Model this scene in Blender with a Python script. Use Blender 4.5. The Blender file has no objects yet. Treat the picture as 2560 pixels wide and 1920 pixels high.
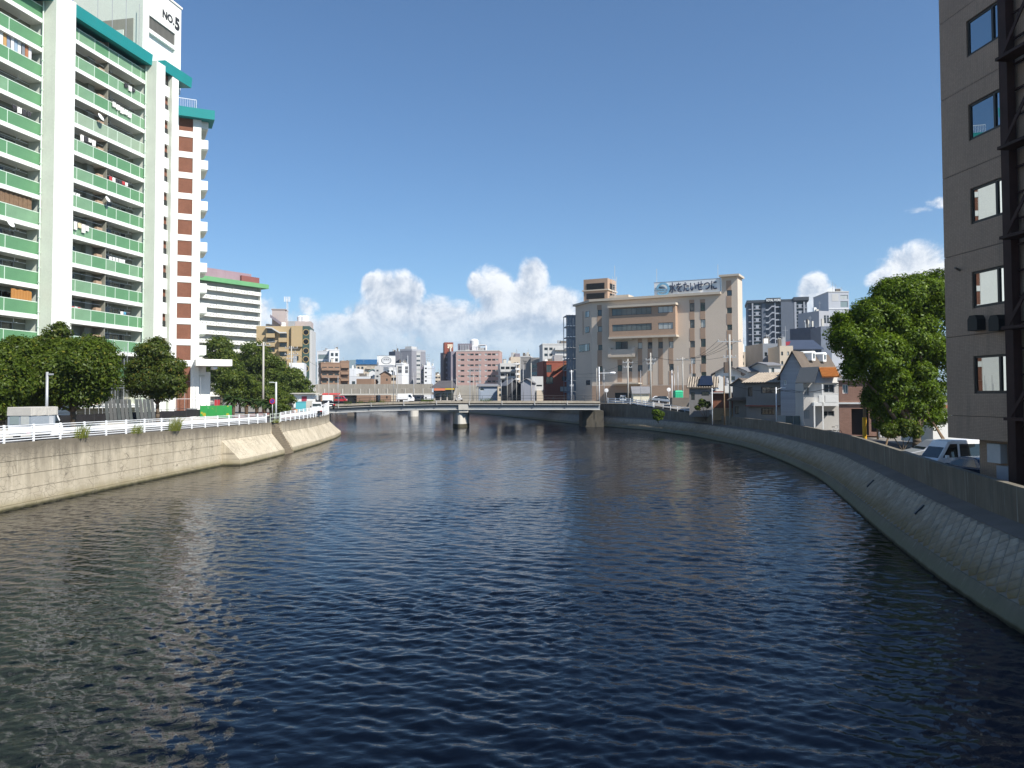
import bpy, bmesh, math, random
import numpy as np
from mathutils import Vector, Matrix
random.seed(7)
rng = np.random.default_rng(7)
sc = bpy.context.scene
col = sc.collection
rad = math.radians

# ------------------------------------------------------------------ camera
F, CX, CY, PITCH, ROLL = 2000.0, 1280.0, 922.0, 0.034, -0.003     # in pixels of the 2560 x 1920 photograph
CAM = Vector((0, 0, 6.3))
fwd = Vector((0, math.cos(PITCH), math.sin(PITCH)))
rt0 = Vector((1, 0, 0)); up0 = rt0.cross(fwd)
rgt = rt0 * math.cos(ROLL) + up0 * math.sin(ROLL)
upv = up0 * math.cos(ROLL) - rt0 * math.sin(ROLL)
cam_data = bpy.data.cameras.new('camera')
cam = bpy.data.objects.new('camera', cam_data); col.objects.link(cam)
cam.matrix_world = Matrix(((rgt.x, upv.x, -fwd.x, CAM.x), (rgt.y, upv.y, -fwd.y, CAM.y), (rgt.z, upv.z, -fwd.z, CAM.z), (0, 0, 0, 1)))
cam_data.sensor_width = 36; cam_data.lens = F / 2560 * 36
cam_data.shift_y = -(960 - CY) / 2560
cam_data.clip_start = 0.5; cam_data.clip_end = 30000
sc.camera = cam

# ------------------------------------------------------------------ light and exposure
SUN = Vector((0.54, -0.47, 0.70)).normalized()
SUN_EL = math.asin(SUN.z); SUN_AZ = math.atan2(SUN.x, SUN.y)
sun_data = bpy.data.lights.new('sun', 'SUN'); sun_data.energy = 4.8; sun_data.angle = rad(0.53); sun_data.color = (1.0, 0.945, 0.86)
sun = bpy.data.objects.new('sun', sun_data); col.objects.link(sun)
sun.rotation_euler = (-SUN).to_track_quat('-Z', 'Y').to_euler()
SKY_STRENGTH = 0.08
sc.view_settings.view_transform = 'Standard'; sc.view_settings.look = 'None'
sc.view_settings.exposure = 0.68; sc.view_settings.gamma = 1.0; sc.view_settings.use_curve_mapping = False
sc.cycles.use_denoising = True
sc.cycles.max_bounces = 8; sc.cycles.diffuse_bounces = 3; sc.cycles.glossy_bounces = 3; sc.cycles.transmission_bounces = 4; sc.cycles.volume_bounces = 1
sc.cycles.caustics_reflective = False; sc.cycles.caustics_refractive = False
sc.cycles.sample_clamp_indirect = 6.0

class NT:
    """small helper for node trees"""
    def __init__(s, tree): s.t = tree; s.n = tree.nodes; s.l = tree.links
    def node(s, typ, **kw):
        nd = s.n.new(typ)
        for k, v in kw.items(): setattr(nd, k, v)
        return nd
    def put(s, sock, v):
        if hasattr(v, 'is_output'): s.l.new(v, sock)
        elif v is not None: sock.default_value = v
    def math(s, op, a, b=None, c=None, clamp=False):
        nd = s.node('ShaderNodeMath', operation=op, use_clamp=clamp)
        for i, v in enumerate((a, b, c)):
            if v is not None: s.put(nd.inputs[i], v)
        return nd.outputs[0]
    def vmath(s, op, a, b=None, scale=None):
        nd = s.node('ShaderNodeVectorMath', operation=op)
        s.put(nd.inputs[0], a)
        if b is not None: s.put(nd.inputs[1], b)
        if scale is not None: s.put(nd.inputs[3], scale)
        return nd.outputs[1] if op in ('LENGTH', 'DOT_PRODUCT', 'DISTANCE') else nd.outputs[0]
    def mix(s, f, a, b, typ='MIX'):
        nd = s.node('ShaderNodeMix', data_type='RGBA', blend_type=typ)
        s.put(nd.inputs[0], f); s.put(nd.inputs[6], a); s.put(nd.inputs[7], b)
        return nd.outputs[2]
    def noise(s, vec, scale, detail=3.0, rough=0.5, dist=0.0):
        nd = s.node('ShaderNodeTexNoise')
        s.put(nd.inputs['Vector'], vec)
        nd.inputs['Scale'].default_value = scale; nd.inputs['Detail'].default_value = detail
        nd.inputs['Roughness'].default_value = rough; nd.inputs['Distortion'].default_value = dist
        return nd.outputs[0]
    def remap(s, v, a, b, c=0.0, d=1.0, smooth=False):
        nd = s.node('ShaderNodeMapRange', clamp=True)
        if smooth: nd.interpolation_type = 'SMOOTHSTEP'
        for i, x in enumerate((v, a, b, c, d)): s.put(nd.inputs[i], x)
        return nd.outputs[0]
    def scalev(s, vec, sx, sy, sz):
        return s.vmath('MULTIPLY', vec, (sx, sy, sz))

def px_dir(x, y):
    return (fwd + rgt * ((x - CX) / F) + upv * ((CY - y) / F)).normalized()

# ------------------------------------------------------------------ sky with a cumulus bank along the whole horizon
world = bpy.data.worlds.new('World'); sc.world = world; world.use_nodes = True
W = NT(world.node_tree); W.n.clear()
grp = bpy.data.node_groups.new('cloud_density', 'ShaderNodeTree')
grp.interface.new_socket('Vector', in_out='INPUT', socket_type='NodeSocketVector')
grp.interface.new_socket('Density', in_out='OUTPUT', socket_type='NodeSocketFloat')
G_ = NT(grp); gi = G_.node('NodeGroupInput'); go = G_.node('NodeGroupOutput')
v = gi.outputs[0]
sep = G_.node('ShaderNodeSeparateXYZ'); G_.put(sep.inputs[0], v)
el = G_.math('ARCSINE', sep.outputs[2])
az = G_.math('ARCTAN2', sep.outputs[0], sep.outputs[1])
# individual cumulus heads, (x, y, rx, ry) where they stand in the sky
HEADS = [(960, 742, 42, 46), (1010, 740, 40, 44), (930, 712, 20, 22), (990, 800, 120, 50), (1100, 830, 110, 50), (880, 860, 130, 50), (1330, 700, 36, 44), (1310, 760, 60, 60), (1240, 740, 50, 60),
         (1195, 720, 24, 30), (1390, 770, 60, 45), (1320, 830, 140, 60), (1180, 860, 160, 60), (770, 770, 40, 30), (720, 800, 60, 50), (1000, 880, 320, 50), (1300, 885, 320, 50), (860, 835, 190, 46), (1120, 805, 170, 50), (1400, 830, 150, 50), (2290, 680, 75, 62), (2345, 700, 60, 50),
         (2215, 700, 40, 26), (2035, 730, 32, 34), (2060, 760, 46, 36), (1980, 830, 200, 40), (2350, 505, 42, 16), (2290, 525, 40, 13), (660, 790, 60, 50)]
wvec = G_.node('ShaderNodeCombineXYZ'); G_.put(wvec.inputs[0], az); G_.put(wvec.inputs[1], el); wvec.inputs[2].default_value = 1.0
dens = None
for (hx, hy, rx, ry) in HEADS:
    d = px_dir(hx, hy); a0 = math.atan2(d.x, d.y); e0 = math.asin(d.z)
    weak = 0.62 if hy < 600 else (0.5 if hx < 800 else 0.0)
    sa, se = F / rx / 1.25, F / ry / 1.25
    nd = G_.node('ShaderNodeVectorMath', operation='MULTIPLY_ADD'); G_.put(nd.inputs[0], wvec.outputs[0]); nd.inputs[1].default_value = (sa, se, math.sqrt(weak)); nd.inputs[2].default_value = (-a0 * sa, -e0 * se, 0)
    q = G_.vmath('DOT_PRODUCT', nd.outputs[0], nd.outputs[0])
    dens = q if dens is None else G_.math('MINIMUM', dens, q)
dens = G_.math('SUBTRACT', 1.0, dens)
# the same bank goes on round the rest of the horizon
ring = G_.noise(G_.vmath('MULTIPLY', v, (3.0, 3.0, 5.0)), 1.6, 2.0)
band = G_.math('SUBTRACT', G_.remap(ring, 0.38, 0.66, -0.6, 1.1), G_.math('MULTIPLY', G_.math('ABSOLUTE', G_.math('SUBTRACT', el, 0.05)), 9.0))
outside = G_.remap(G_.math('ABSOLUTE', az), 0.55, 0.8)
band = G_.math('ADD', band, G_.math('MULTIPLY', G_.math('SUBTRACT', outside, 1.0), 3.0))
dens = G_.math('MAXIMUM', dens, band)
G_.put(go.inputs[0], G_.math('MAXIMUM', dens, -1.4))

tc = W.node('ShaderNodeTexCoord'); dirv = tc.outputs['Generated']
sky = W.node('ShaderNodeTexSky', sky_type='NISHITA', sun_disc=False, sun_elevation=SUN_EL, sun_rotation=SUN_AZ, altitude=0.0, air_density=1.0, dust_density=0.1, ozone_density=5.0)
gA = W.node('ShaderNodeGroup', node_tree=grp); W.put(gA.inputs[0], dirv)
def billow(vec):
    n1 = W.noise(vec, 9.0, 2.0, 0.55); n2 = W.noise(vec, 22.0, 6.0, 0.68, 0.4)
    return W.math('ADD', W.math('MULTIPLY', W.math('SUBTRACT', n1, 0.5), 1.5), W.math('MULTIPLY', W.math('SUBTRACT', n2, 0.5), 2.3))
off = W.vmath('ADD', dirv, (SUN.x * 0.020, SUN.y * 0.008, SUN.z * 0.020))
bA = billow(dirv); bB = billow(off)
cden = W.math('ADD', gA.outputs[0], bA)
mask = W.remap(cden, -0.15, 0.6, 0, 1, True)
lit = W.remap(W.math('SUBTRACT', W.math('SUBTRACT', bA, bB), W.math('MULTIPLY', gA.outputs[0], 0.22)), -0.75, 0.25, 0, 1, True)
core = W.remap(cden, 0.3, 1.6, 1.0, 0.85)
sepc = W.node('ShaderNodeSeparateXYZ'); W.put(sepc.inputs[0], dirv)
lit = W.math('MULTIPLY', lit, W.remap(sepc.outputs[2], 0.02, 0.10, 0.35, 1.0))
cloud = W.mix(lit, (3.7, 4.3, 5.3, 1), (9.6, 9.5, 9.4, 1))
cloud = W.mix(1.0, cloud, core, 'MULTIPLY')
sepw = W.node('ShaderNodeSeparateXYZ'); W.put(sepw.inputs[0], dirv)
fade = W.remap(sepw.outputs[2], 0.0, 0.10, 0.35, 0.93)                 # the bank melts into the bright horizon air
mask = W.math('MULTIPLY', mask, fade)
mask = W.math('MULTIPLY', mask, W.math('GREATER_THAN', sepw.outputs[2], -0.02))
skyc = W.mix(mask, W.mix(1.0, sky.outputs[0], (0.70, 0.89, 1.0, 1), 'MULTIPLY'), cloud)
bg = W.node('ShaderNodeBackground'); W.put(bg.inputs[0], skyc); bg.inputs[1].default_value = SKY_STRENGTH
world.cycles.sampling_method = 'MANUAL'; world.cycles.sample_map_resolution = 256
wo = W.node('ShaderNodeOutputWorld'); W.put(wo.inputs[0], bg.outputs[0])

# ------------------------------------------------------------------ picking points: a ray through the photograph, met with a depth, a height or a plane
def ray(x, y): return fwd + rgt * ((x - CX) / F) + upv * ((CY - y) / F)
def at(x, y, Y):
    r = ray(x, y); return CAM + r * (Y / r.y)
def atz(x, y, z):
    r = ray(x, y); return CAM + r * ((z - CAM.z) / r.z)
def zat(x, y, X, Y):
    """height of the picture row y above ground point (X, Y)"""
    r = ray(x, y); t = math.hypot(X, Y) / math.hypot(r.x, r.y); return CAM.z + r.z * t

# ------------------------------------------------------------------ materials
MATS = {}
def new_mat(name):
    m = bpy.data.materials.new(name); m.use_nodes = True
    t = NT(m.node_tree); bs = m.node_tree.nodes['Principled BSDF']
    return m, t, bs
def paint(name, c, rough=0.7, var=0.12, scale=0.6, streak=0.0, fine=0.06, metal=0.0, bump=0.0, spec=0.3, rnd=0.0, dirt=(0.16, 0.14, 0.11), grid=None):
    """plain coloured surface with blotches, rain streaks, fine grain and (optionally) tile joints"""
    if name in MATS: return MATS[name]
    m, t, bs = new_mat(name)
    tcn = t.node('ShaderNodeTexCoord'); o = tcn.outputs['Object']
    base = (c[0], c[1], c[2], 1)
    n = t.noise(o, scale, 4.0, 0.6)
    val = t.remap(n, 0.25, 0.75, 1 - var, 1 + var)
    nf = t.noise(o, scale * 22, 2.0)
    val = t.math('MULTIPLY', val, t.remap(nf, 0.2, 0.8, 1 - fine, 1 + fine))
    if rnd:
        oi = t.node('ShaderNodeObjectInfo'); val = t.math('MULTIPLY', val, t.remap(oi.outputs['Random'], 0, 1, 1 - rnd, 1 + rnd))
    colr = t.mix(1.0, base, val, 'MULTIPLY')
    if streak:
        s1 = t.noise(t.scalev(o, 1.0, 1.0, 0.07), 2.3, 4.0, 0.65)
        s2 = t.noise(o, 0.35, 2.0)
        f = t.math('MULTIPLY', t.remap(s1, 0.5, 0.74), t.remap(s2, 0.35, 0.65))
        colr = t.mix(t.math('MULTIPLY', f, streak), colr, (dirt[0], dirt[1], dirt[2], 1))
    if grid:
        br = t.node('ShaderNodeTexBrick'); br.offset = 0.5 if grid[4] else 0.0
        sx = t.node('ShaderNodeSeparateXYZ'); t.put(sx.inputs[0], o)
        cb = t.node('ShaderNodeCombineXYZ'); t.put(cb.inputs[0], t.math('ADD', sx.outputs[0], sx.outputs[1])); t.put(cb.inputs[1], sx.outputs[2])
        t.put(br.inputs['Vector'], cb.outputs[0])
        br.inputs['Scale'].default_value = 1.0; br.inputs['Brick Width'].default_value = grid[0]; br.inputs['Row Height'].default_value = grid[1]
        br.inputs['Mortar Size'].default_value = grid[2]; br.inputs['Mortar Smooth'].default_value = 0.1
        br.inputs['Color1'].default_value = (1, 1, 1, 1); br.inputs['Color2'].default_value = (0.84, 0.84, 0.84, 1); br.inputs['Mortar'].default_value = (grid[3],) * 3 + (1,)
        colr = t.mix(1.0, colr, br.outputs[0], 'MULTIPLY')
    t.put(bs.inputs['Base Color'], colr)
    bs.inputs['Roughness'].default_value = rough; bs.inputs['Metallic'].default_value = metal; bs.inputs['Specular IOR Level'].default_value = spec
    if bump:
        b = t.node('ShaderNodeBump'); b.inputs['Strength'].default_value = bump; b.inputs['Distance'].default_value = 0.05
        t.put(b.inputs['Height'], t.noise(o, scale * 9, 5.0, 0.65)); t.put(bs.inputs['Normal'], b.outputs[0])
    MATS[name] = m; return m
def glass(name, c=(0.03, 0.045, 0.055), rough=0.06, light=0.0, lightc=(0.45, 0.47, 0.45)):
    """window pane: dark reflecting glass, some panes paler where a curtain hangs behind"""
    if name in MATS: return MATS[name]
    m, t, bs = new_mat(name)
    oi = t.node('ShaderNodeObjectInfo')
    f = t.remap(oi.outputs['Random'], 1 - light, 1 - light + 0.02) if light else 0.0
    k = t.remap(t.math('FRACT', t.math('MULTIPLY', oi.outputs['Random'], 7.3)), 0, 1, 0.55, 1.5)
    cc = t.mix(1.0, (c[0], c[1], c[2], 1), k, 'MULTIPLY')
    t.put(bs.inputs['Base Color'], t.mix(f, cc, (lightc[0], lightc[1], lightc[2], 1)))
    bs.inputs['Roughness'].default_value = rough; bs.inputs['Specular IOR Level'].default_value = 0.8
    MATS[name] = m; return m
def leafmat(name, a, b, sun=(0.16, 0.2, 0.03)):
    if name in MATS: return MATS[name]
    m, t, bs = new_mat(name); t.n.remove(bs)
    ge = t.node('ShaderNodeNewGeometry'); tcn = t.node('ShaderNodeTexCoord')
    r = ge.outputs['Random Per Island']
    n = t.noise(tcn.outputs['Object'], 0.9, 2.0)
    f = t.math('ADD', t.math('MULTIPLY', r, 0.55), t.math('MULTIPLY', t.remap(n, 0.3, 0.7), 0.45))
    cc = t.mix(f, (*a, 1), (*b, 1)); cc = t.mix(t.remap(r, 0.9, 1.0, 0, 0.5), cc, (*sun, 1))  # a random few leaves lean to the third, yellower colour
    d = t.node('ShaderNodeBsdfDiffuse'); t.put(d.inputs[0], cc)
    tr = t.node('ShaderNodeBsdfTranslucent'); t.put(tr.inputs[0], t.mix(0.5, cc, (0.2, 0.3, 0.03, 1)))
    gl = t.node('ShaderNodeBsdfGlossy'); gl.inputs[1].default_value = 0.45; gl.inputs[0].default_value = (0.5, 0.55, 0.5, 1)
    m1 = t.node('ShaderNodeMixShader'); m1.inputs[0].default_value = 0.27; t.put(m1.inputs[1], d.outputs[0]); t.put(m1.inputs[2], tr.outputs[0])
    m2 = t.node('ShaderNodeMixShader'); m2.inputs[0].default_value = 0.022; t.put(m2.inputs[1], m1.outputs[0]); t.put(m2.inputs[2], gl.outputs[0])
    t.put(t.n['Material Output'].inputs[0], m2.outputs[0])
    MATS[name] = m; return m

# ------------------------------------------------------------------ mesh building
class MB:
    def __init__(s): s.v = []; s.f = []
    def poly(s, pts):
        k = len(s.v); s.v += [tuple(p) for p in pts]; s.f.append(tuple(range(k, k + len(pts)))); return s
    def box(s, x0, y0, z0, x1, y1, z1):
        k = len(s.v)
        s.v += [(x0, y0, z0), (x1, y0, z0), (x1, y1, z0), (x0, y1, z0), (x0, y0, z1), (x1, y0, z1), (x1, y1, z1), (x0, y1, z1)]
        s.f += [tuple(k + i for i in q) for q in ((0, 3, 2, 1), (4, 5, 6, 7), (0, 1, 5, 4), (1, 2, 6, 5), (2, 3, 7, 6), (3, 0, 4, 7))]
        return s
    def hexa(s, a, b):
        """two quads a (4 pts) and b (4 pts) joined into a closed block"""
        k = len(s.v); s.v += [tuple(p) for p in a] + [tuple(p) for p in b]
        s.f += [tuple(k + i for i in q) for q in ((3, 2, 1, 0), (4, 5, 6, 7), (0, 1, 5, 4), (1, 2, 6, 5), (2, 3, 7, 6), (3, 0, 4, 7))]
        return s
    def extr(s, pts, vec):
        k = len(s.v); n = len(pts); vec = Vector(vec)
        s.v += [tuple(p) for p in pts] + [tuple(Vector(p) + vec) for p in pts]
        s.f.append(tuple(range(k + n - 1, k - 1, -1))); s.f.append(tuple(range(k + n, k + 2 * n)))
        for i in range(n):
            j = (i + 1) % n; s.f.append((k + i, k + j, k + n + j, k + n + i))
        return s
    def tube(s, p, q, r, n=8, r2=None, cap=True):
        p = Vector(p); q = Vector(q); r2 = r if r2 is None else r2
        d = (q - p).normalized(); a = d.orthogonal().normalized(); b = d.cross(a)
        k = len(s.v)
        for c, rr in ((p, r), (q, r2)):
            for i in range(n):
                t = 2 * math.pi * i / n; s.v.append(tuple(c + a * (math.cos(t) * rr) + b * (math.sin(t) * rr)))
        for i in range(n):
            j = (i + 1) % n; s.f.append((k + i, k + j, k + n + j, k + n + i))
        if cap:
            s.f.append(tuple(range(k + n - 1, k - 1, -1))); s.f.append(tuple(range(k + n, k + 2 * n)))
        return s
    def path(s, pts, r, n=6):
        for a, b in zip(pts[:-1], pts[1:]): s.tube(a, b, r, n)
        return s
    def lathe(s, prof, c=(0, 0, 0), n=16, sx=1.0, sy=1.0):
        k = len(s.v); m = len(prof)
        for (r, z) in prof:
            for i in range(n):
                t = 2 * math.pi * i / n; s.v.append((c[0] + math.cos(t) * r * sx, c[1] + math.sin(t) * r * sy, c[2] + z))
        for a in range(m - 1):
            for i in range(n):
                j = (i + 1) % n; s.f.append((k + a * n + i, k + a * n + j, k + (a + 1) * n + j, k + (a + 1) * n + i))
        s.f.append(tuple(range(k + n - 1, k - 1, -1))); s.f.append(tuple(range(k + (m - 1) * n, k + m * n)))
        return s
    def mesh(s, name, mat, smooth=False):
        me = bpy.data.meshes.new(name); me.from_pydata(s.v, [], s.f); me.update()
        if smooth:
            me.polygons.foreach_set('use_smooth', [True] * len(me.polygons))
        if mat: me.materials.append(mat)
        return me
    def build(s, name, mat, parent=None, loc=None, rz=0.0, smooth=False, bevel=0.0):
        return link(name, s.mesh(name, mat, smooth), parent, loc, rz, bevel)
def link(name, me, parent=None, loc=None, rz=0.0, bevel=0.0):
    o = bpy.data.objects.new(name, me); col.objects.link(o)
    if parent: o.parent = parent
    if loc is not None: o.location = loc
    if rz: o.rotation_euler = (0, 0, rz)
    if bevel:
        b = o.modifiers.new('bevel', 'BEVEL'); b.width = bevel; b.segments = 2; b.limit_method = 'ANGLE'; b.angle_limit = rad(35)
    return o
def tag(o, label, cat=None, group=None, kind=None):
    if label: o['label'] = label
    if cat: o['category'] = cat
    if group: o['group'] = group
    if kind: o['kind'] = kind
    return o
def thing(name, label, cat, loc=(0, 0, 0), rz=0.0, group=None):
    o = bpy.data.objects.new(name, None); col.objects.link(o)
    o.location = loc; o.rotation_euler = (0, 0, rz); o.empty_display_size = 0.5
    return tag(o, label, cat, group, 'thing')
def struct(name, mb, mat, label=None, smooth=False):
    o = mb.build(name, mat, smooth=smooth); o['kind'] = 'structure'
    if label: o['label'] = label
    return o
def bpart(name, mat, parent, *b):
    return MB().box(*b).build(name, mat, parent)
CACHE = {}
def shared(key, name, mat, parent, loc, fn, rz=0.0):
    """one mesh for alike pieces"""
    if key not in CACHE:
        mb = MB(); fn(mb); CACHE[key] = mb.mesh(name, mat)
    return link(name, CACHE[key], parent, loc, rz)
def copy_tree(o, parent=None):
    c = o.copy(); col.objects.link(c); c.parent = parent
    for ch in list(o.children): copy_tree(ch, c)
    return c
def text_mesh(name, body, size, mat, parent, loc, rot=(math.pi / 2, 0, 0), depth=0.04, sx=1.0, bold=0.0, align='CENTER'):
    cu = bpy.data.curves.new(name, 'FONT'); cu.body = body; cu.size = size; cu.extrude = depth; cu.align_x = align; cu.offset = bold
    tmp = bpy.data.objects.new(name, cu); col.objects.link(tmp)
    bpy.context.view_layer.update()
    me = bpy.data.meshes.new_from_object(tmp.evaluated_get(bpy.context.evaluated_depsgraph_get()))
    bpy.data.objects.remove(tmp); bpy.data.curves.remove(cu)
    me.materials.clear(); me.materials.append(mat)
    o = link(name, me, parent, loc); o.rotation_euler = rot; o.scale = (sx, 1, 1); return o

# ------------------------------------------------------------------ facades
class Fac:
    """a building with a local frame: x along the front (to the right seen from outside), y into the building, z up"""
    def __init__(s, name, label, cat, X, Y, d, z0=4.5, group=None):
        d = Vector((d[0], d[1])).normalized(); s.d = d; s.n = Vector((-d.y, d.x)); s.p = Vector((X, Y)); s.z0 = z0
        s.root = thing(name, label, cat, (X, Y, z0), math.atan2(d.y, d.x), group)
    def uv(s, x, y, off=0.0):
        r = ray(x, y); t = (s.p.dot(s.n) + off) / (r.x * s.n.x + r.y * s.n.y)
        P = CAM + r * t; return (Vector((P.x, P.y)) - s.p).dot(s.d), P.z - s.z0
    def u(s, x, y=960, off=0.0): return s.uv(x, y, off)[0]
    def z(s, x, y, off=0.0): return s.uv(x, y, off)[1]
    def rect(s, x0, y0, x1, y1, off=0.0):
        ym = (y0 + y1) / 2; xm = (x0 + x1) / 2
        return s.u(x0, ym, off), s.z(xm, y1, off), s.u(x1, ym, off), s.z(xm, y0, off)
    def wpos(s, u, v, z): return (s.p.x + s.d.x * u + s.n.x * v, s.p.y + s.d.y * u + s.n.y * v, s.z0 + z)
def wall_mesh(mb, u0, u1, z0, z1, dep, holes, rec=0.2, y=0.0):
    """block with its front at y, pierced by openings rec deep"""
    us = sorted({u0, u1, *[h[0] for h in holes], *[h[2] for h in holes]}); zs = sorted({z0, z1, *[h[1] for h in holes], *[h[3] for h in holes]})
    us = [a for a in us if u0 <= a <= u1]; zs = [a for a in zs if z0 <= a <= z1]
    for a, b in zip(us[:-1], us[1:]):
        cu = (a + b) / 2; run = None
        for c, d in zip(zs[:-1], zs[1:]):
            cz = (c + d) / 2
            inh = any(h[0] < cu < h[2] and h[1] < cz < h[3] for h in holes)
            if inh:
                if run is not None: mb.poly([(a, y, run), (b, y, run), (b, y, c), (a, y, c)]); run = None
            elif run is None: run = c
        if run is not None: mb.poly([(a, y, run), (b, y, run), (b, y, z1), (a, y, z1)])
    for (a, c, b, d) in holes:
        Yb = y + rec
        mb.poly([(a, y, c), (a, Yb, c), (b, Yb, c), (b, y, c)]); mb.poly([(a, y, d), (b, y, d), (b, Yb, d), (a, Yb, d)])
        mb.poly([(a, y, c), (a, y, d), (a, Yb, d), (a, Yb, c)]); mb.poly([(b, y, c), (b, Yb, c), (b, Yb, d), (b, y, d)])
        mb.poly([(a, Yb, c), (a, Yb, d), (b, Yb, d), (b, Yb, c)])
    Y1 = y + dep
    mb.poly([(u0, Y1, z0), (u0, y, z0), (u0, y, z1), (u0, Y1, z1)]); mb.poly([(u1, y, z0), (u1, Y1, z0), (u1, Y1, z1), (u1, y, z1)])
    mb.poly([(u1, Y1, z0), (u0, Y1, z0), (u0, Y1, z1), (u1, Y1, z1)]); mb.poly([(u0, y, z1), (u1, y, z1), (u1, Y1, z1), (u0, Y1, z1)])
def window(root, u0, z0, u1, z1, y=0.0, rec=0.2, fr=0.06, split=1, frame=None, pane=None, sill=None, hsplit=1):
    """frame ring with mullions sitting in its opening, one pane child"""
    frame = frame or MATS['frame_dark']; pane = pane or MATS['glass']
    w = round(u1 - u0, 2); h = round(z1 - z0, 2); fr = min(fr, w / 5, h / 5)
    def mkf(mb):
        mb.box(0, 0, 0, fr, .08, h); mb.box(w - fr, 0, 0, w, .08, h); mb.box(fr, 0, 0, w - fr, .08, fr); mb.box(fr, 0, h - fr, w - fr, .08, h)
        for i in range(1, split): mb.box(w * i / split - fr * .4, .01, fr, w * i / split + fr * .4, .07, h - fr)
        for i in range(1, hsplit): mb.box(fr, .012, h * i / hsplit - fr * .4, w - fr, .068, h * i / hsplit + fr * .4)
        if sill: mb.box(-.05, -.1 - rec, -.08, w + .05, .05, -.003)
    o = shared(('wf', w, h, fr, split, hsplit, frame.name, bool(sill), rec), 'window', frame, root, (u0 + .002, y + rec - .1, z0 + .002), mkf)
    shared(('wp', w, h, pane.name), 'pane', pane, o, (0, 0, 0), lambda mb: mb.box(fr * .5, .03, fr * .5, w - fr * .5, .055, h - fr * .5))
    return o

# ------------------------------------------------------------------ common materials
paint('frame_dark', (0.035, 0.033, 0.032), 0.45, 0.05); paint('frame_white', (0.72, 0.73, 0.72), 0.5, 0.05); paint('frame_grey', (0.35, 0.36, 0.37), 0.4, 0.05)
glass('glass', (0.035, 0.05, 0.06), 0.05, 0.22); glass('glass_dark', (0.018, 0.022, 0.026), 0.06); glass('glass_blue', (0.05, 0.12, 0.15), 0.05); glass('glass_pale', (0.16, 0.2, 0.2), 0.08, 0.35)
CONC = paint('concrete', (0.34, 0.32, 0.28), 0.9, 0.14, 0.5, 0.5, bump=0.15)
CONC_L = paint('concrete_light', (0.52, 0.5, 0.45), 0.88, 0.12, 0.4, 0.4, bump=0.1)
CONC_D = paint('concrete_dark', (0.155, 0.135, 0.115), 0.92, 0.2, 0.6, 0.6, bump=0.2)
WHITE = paint('white_paint', (0.80, 0.81, 0.79), 0.55, 0.04, 0.4, 0.06)
WHITE_R = paint('white_railing', (0.82, 0.84, 0.86), 0.4, 0.05, 0.8, 0.05)
GREYM = paint('grey_metal', (0.38, 0.39, 0.40), 0.45, 0.08, 0.8, metal=0.3)
DARKM = paint('dark_metal', (0.05, 0.05, 0.052), 0.5, 0.1)
ASPH = paint('asphalt', (0.075, 0.073, 0.072), 0.95, 0.2, 0.3, bump=0.1)
GROUND = paint('ground_concrete', (0.22, 0.205, 0.18), 0.95, 0.2, 0.12, bump=0.1)
REDPAVE = paint('red_paving', (0.22, 0.085, 0.07), 0.9, 0.2, 0.8, grid=(0.4, 0.2, 0.012, 0.6, 1))
POLEC = paint('concrete_pole', (0.40, 0.385, 0.35), 0.9, 0.1, 1.0, 0.3)
BARK = paint('bark', (0.11, 0.085, 0.06), 0.95, 0.3, 2.0, bump=0.5)
RUST = paint('rust_paint', (0.035, 0.015, 0.013), 0.7, 0.35, 1.5)

# ------------------------------------------------------------------ banks of the river
YS = np.arange(-80.0, 501.0, 1.0)
def curve(pts, sig=2.5):
    a = np.array(pts, float); xs = np.interp(YS, a[:, 1], a[:, 0])
    k = np.arange(-12, 13); g = np.exp(-0.5 * (k / sig) ** 2); g /= g.sum()
    xs = np.convolve(np.pad(xs, 12, mode='edge'), g, mode='valid')
    return lambda y: float(np.interp(y, YS, xs))
RWAT = curve([(10.3, -80), (11.8, 5), (12.6, 15), (13.3, 21), (14.2, 26.1), (15.7, 32.3), (16.9, 37.1), (19.6, 47), (23.2, 60.8), (25.6, 75), (27.6, 90), (28.4, 99), (28.0, 124), (24.8, 145), (20.0, 160), (15.4, 171.8), (1.7, 233.7), (-7.7, 269.7), (-22, 312), (-50, 370), (-110, 450), (-150, 500)])
LTOP = curve([(-30, -80), (-28.8, 26), (-28.3, 44), (-27.6, 59), (-26.7, 74), (-26.2, 89), (-26.4, 105), (-27.7, 119), (-29.5, 130), (-33, 140), (-40, 151), (-53, 205), (-63, 265), (-86, 325), (-130, 390), (-230, 450), (-300, 500)], 2.0)
LBAS = curve([(-29.8, -80), (-28.6, 26), (-28.1, 44), (-27.4, 58.8), (-24.7, 74), (-24.7, 88.9), (-25.4, 105.8), (-26.6, 122), (-28.4, 134), (-31.5, 143), (-38, 152), (-51, 205), (-61, 265), (-84, 325), (-128, 390), (-228, 450), (-298, 500)], 2.0)
def lerp(a, b, t): return a + (b - a) * t
def zL(Y): return float(np.interp(Y, [-80, 95, 125, 150, 480], [3.6, 3.5, 3.85, 4.7, 4.7]))
def zLT(Y): return float(np.interp(Y, [-80, 44, 60, 77, 93, 128, 152], [3.78, 3.74, 3.65, 3.55, 3.45, 3.5, 4.5]))
def zR(Y): return float(np.interp(Y, [-80, 55, 70, 108, 132, 156, 480], [2.0, 2.0, 2.3, 2.4, 3.3, 4.6, 4.6]))
def zPT(Y): return float(np.interp(Y, [-80, 70, 128, 140, 150, 158, 480], [3.24, 3.25, 3.35, 3.65, 4.1, 4.7, 4.9]))
def nrmR(Y):
    d = Vector((RWAT(Y + 1) - RWAT(Y - 1), 2.0)).normalized(); return Vector((d.y, -d.x))      # towards the right bank
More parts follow.
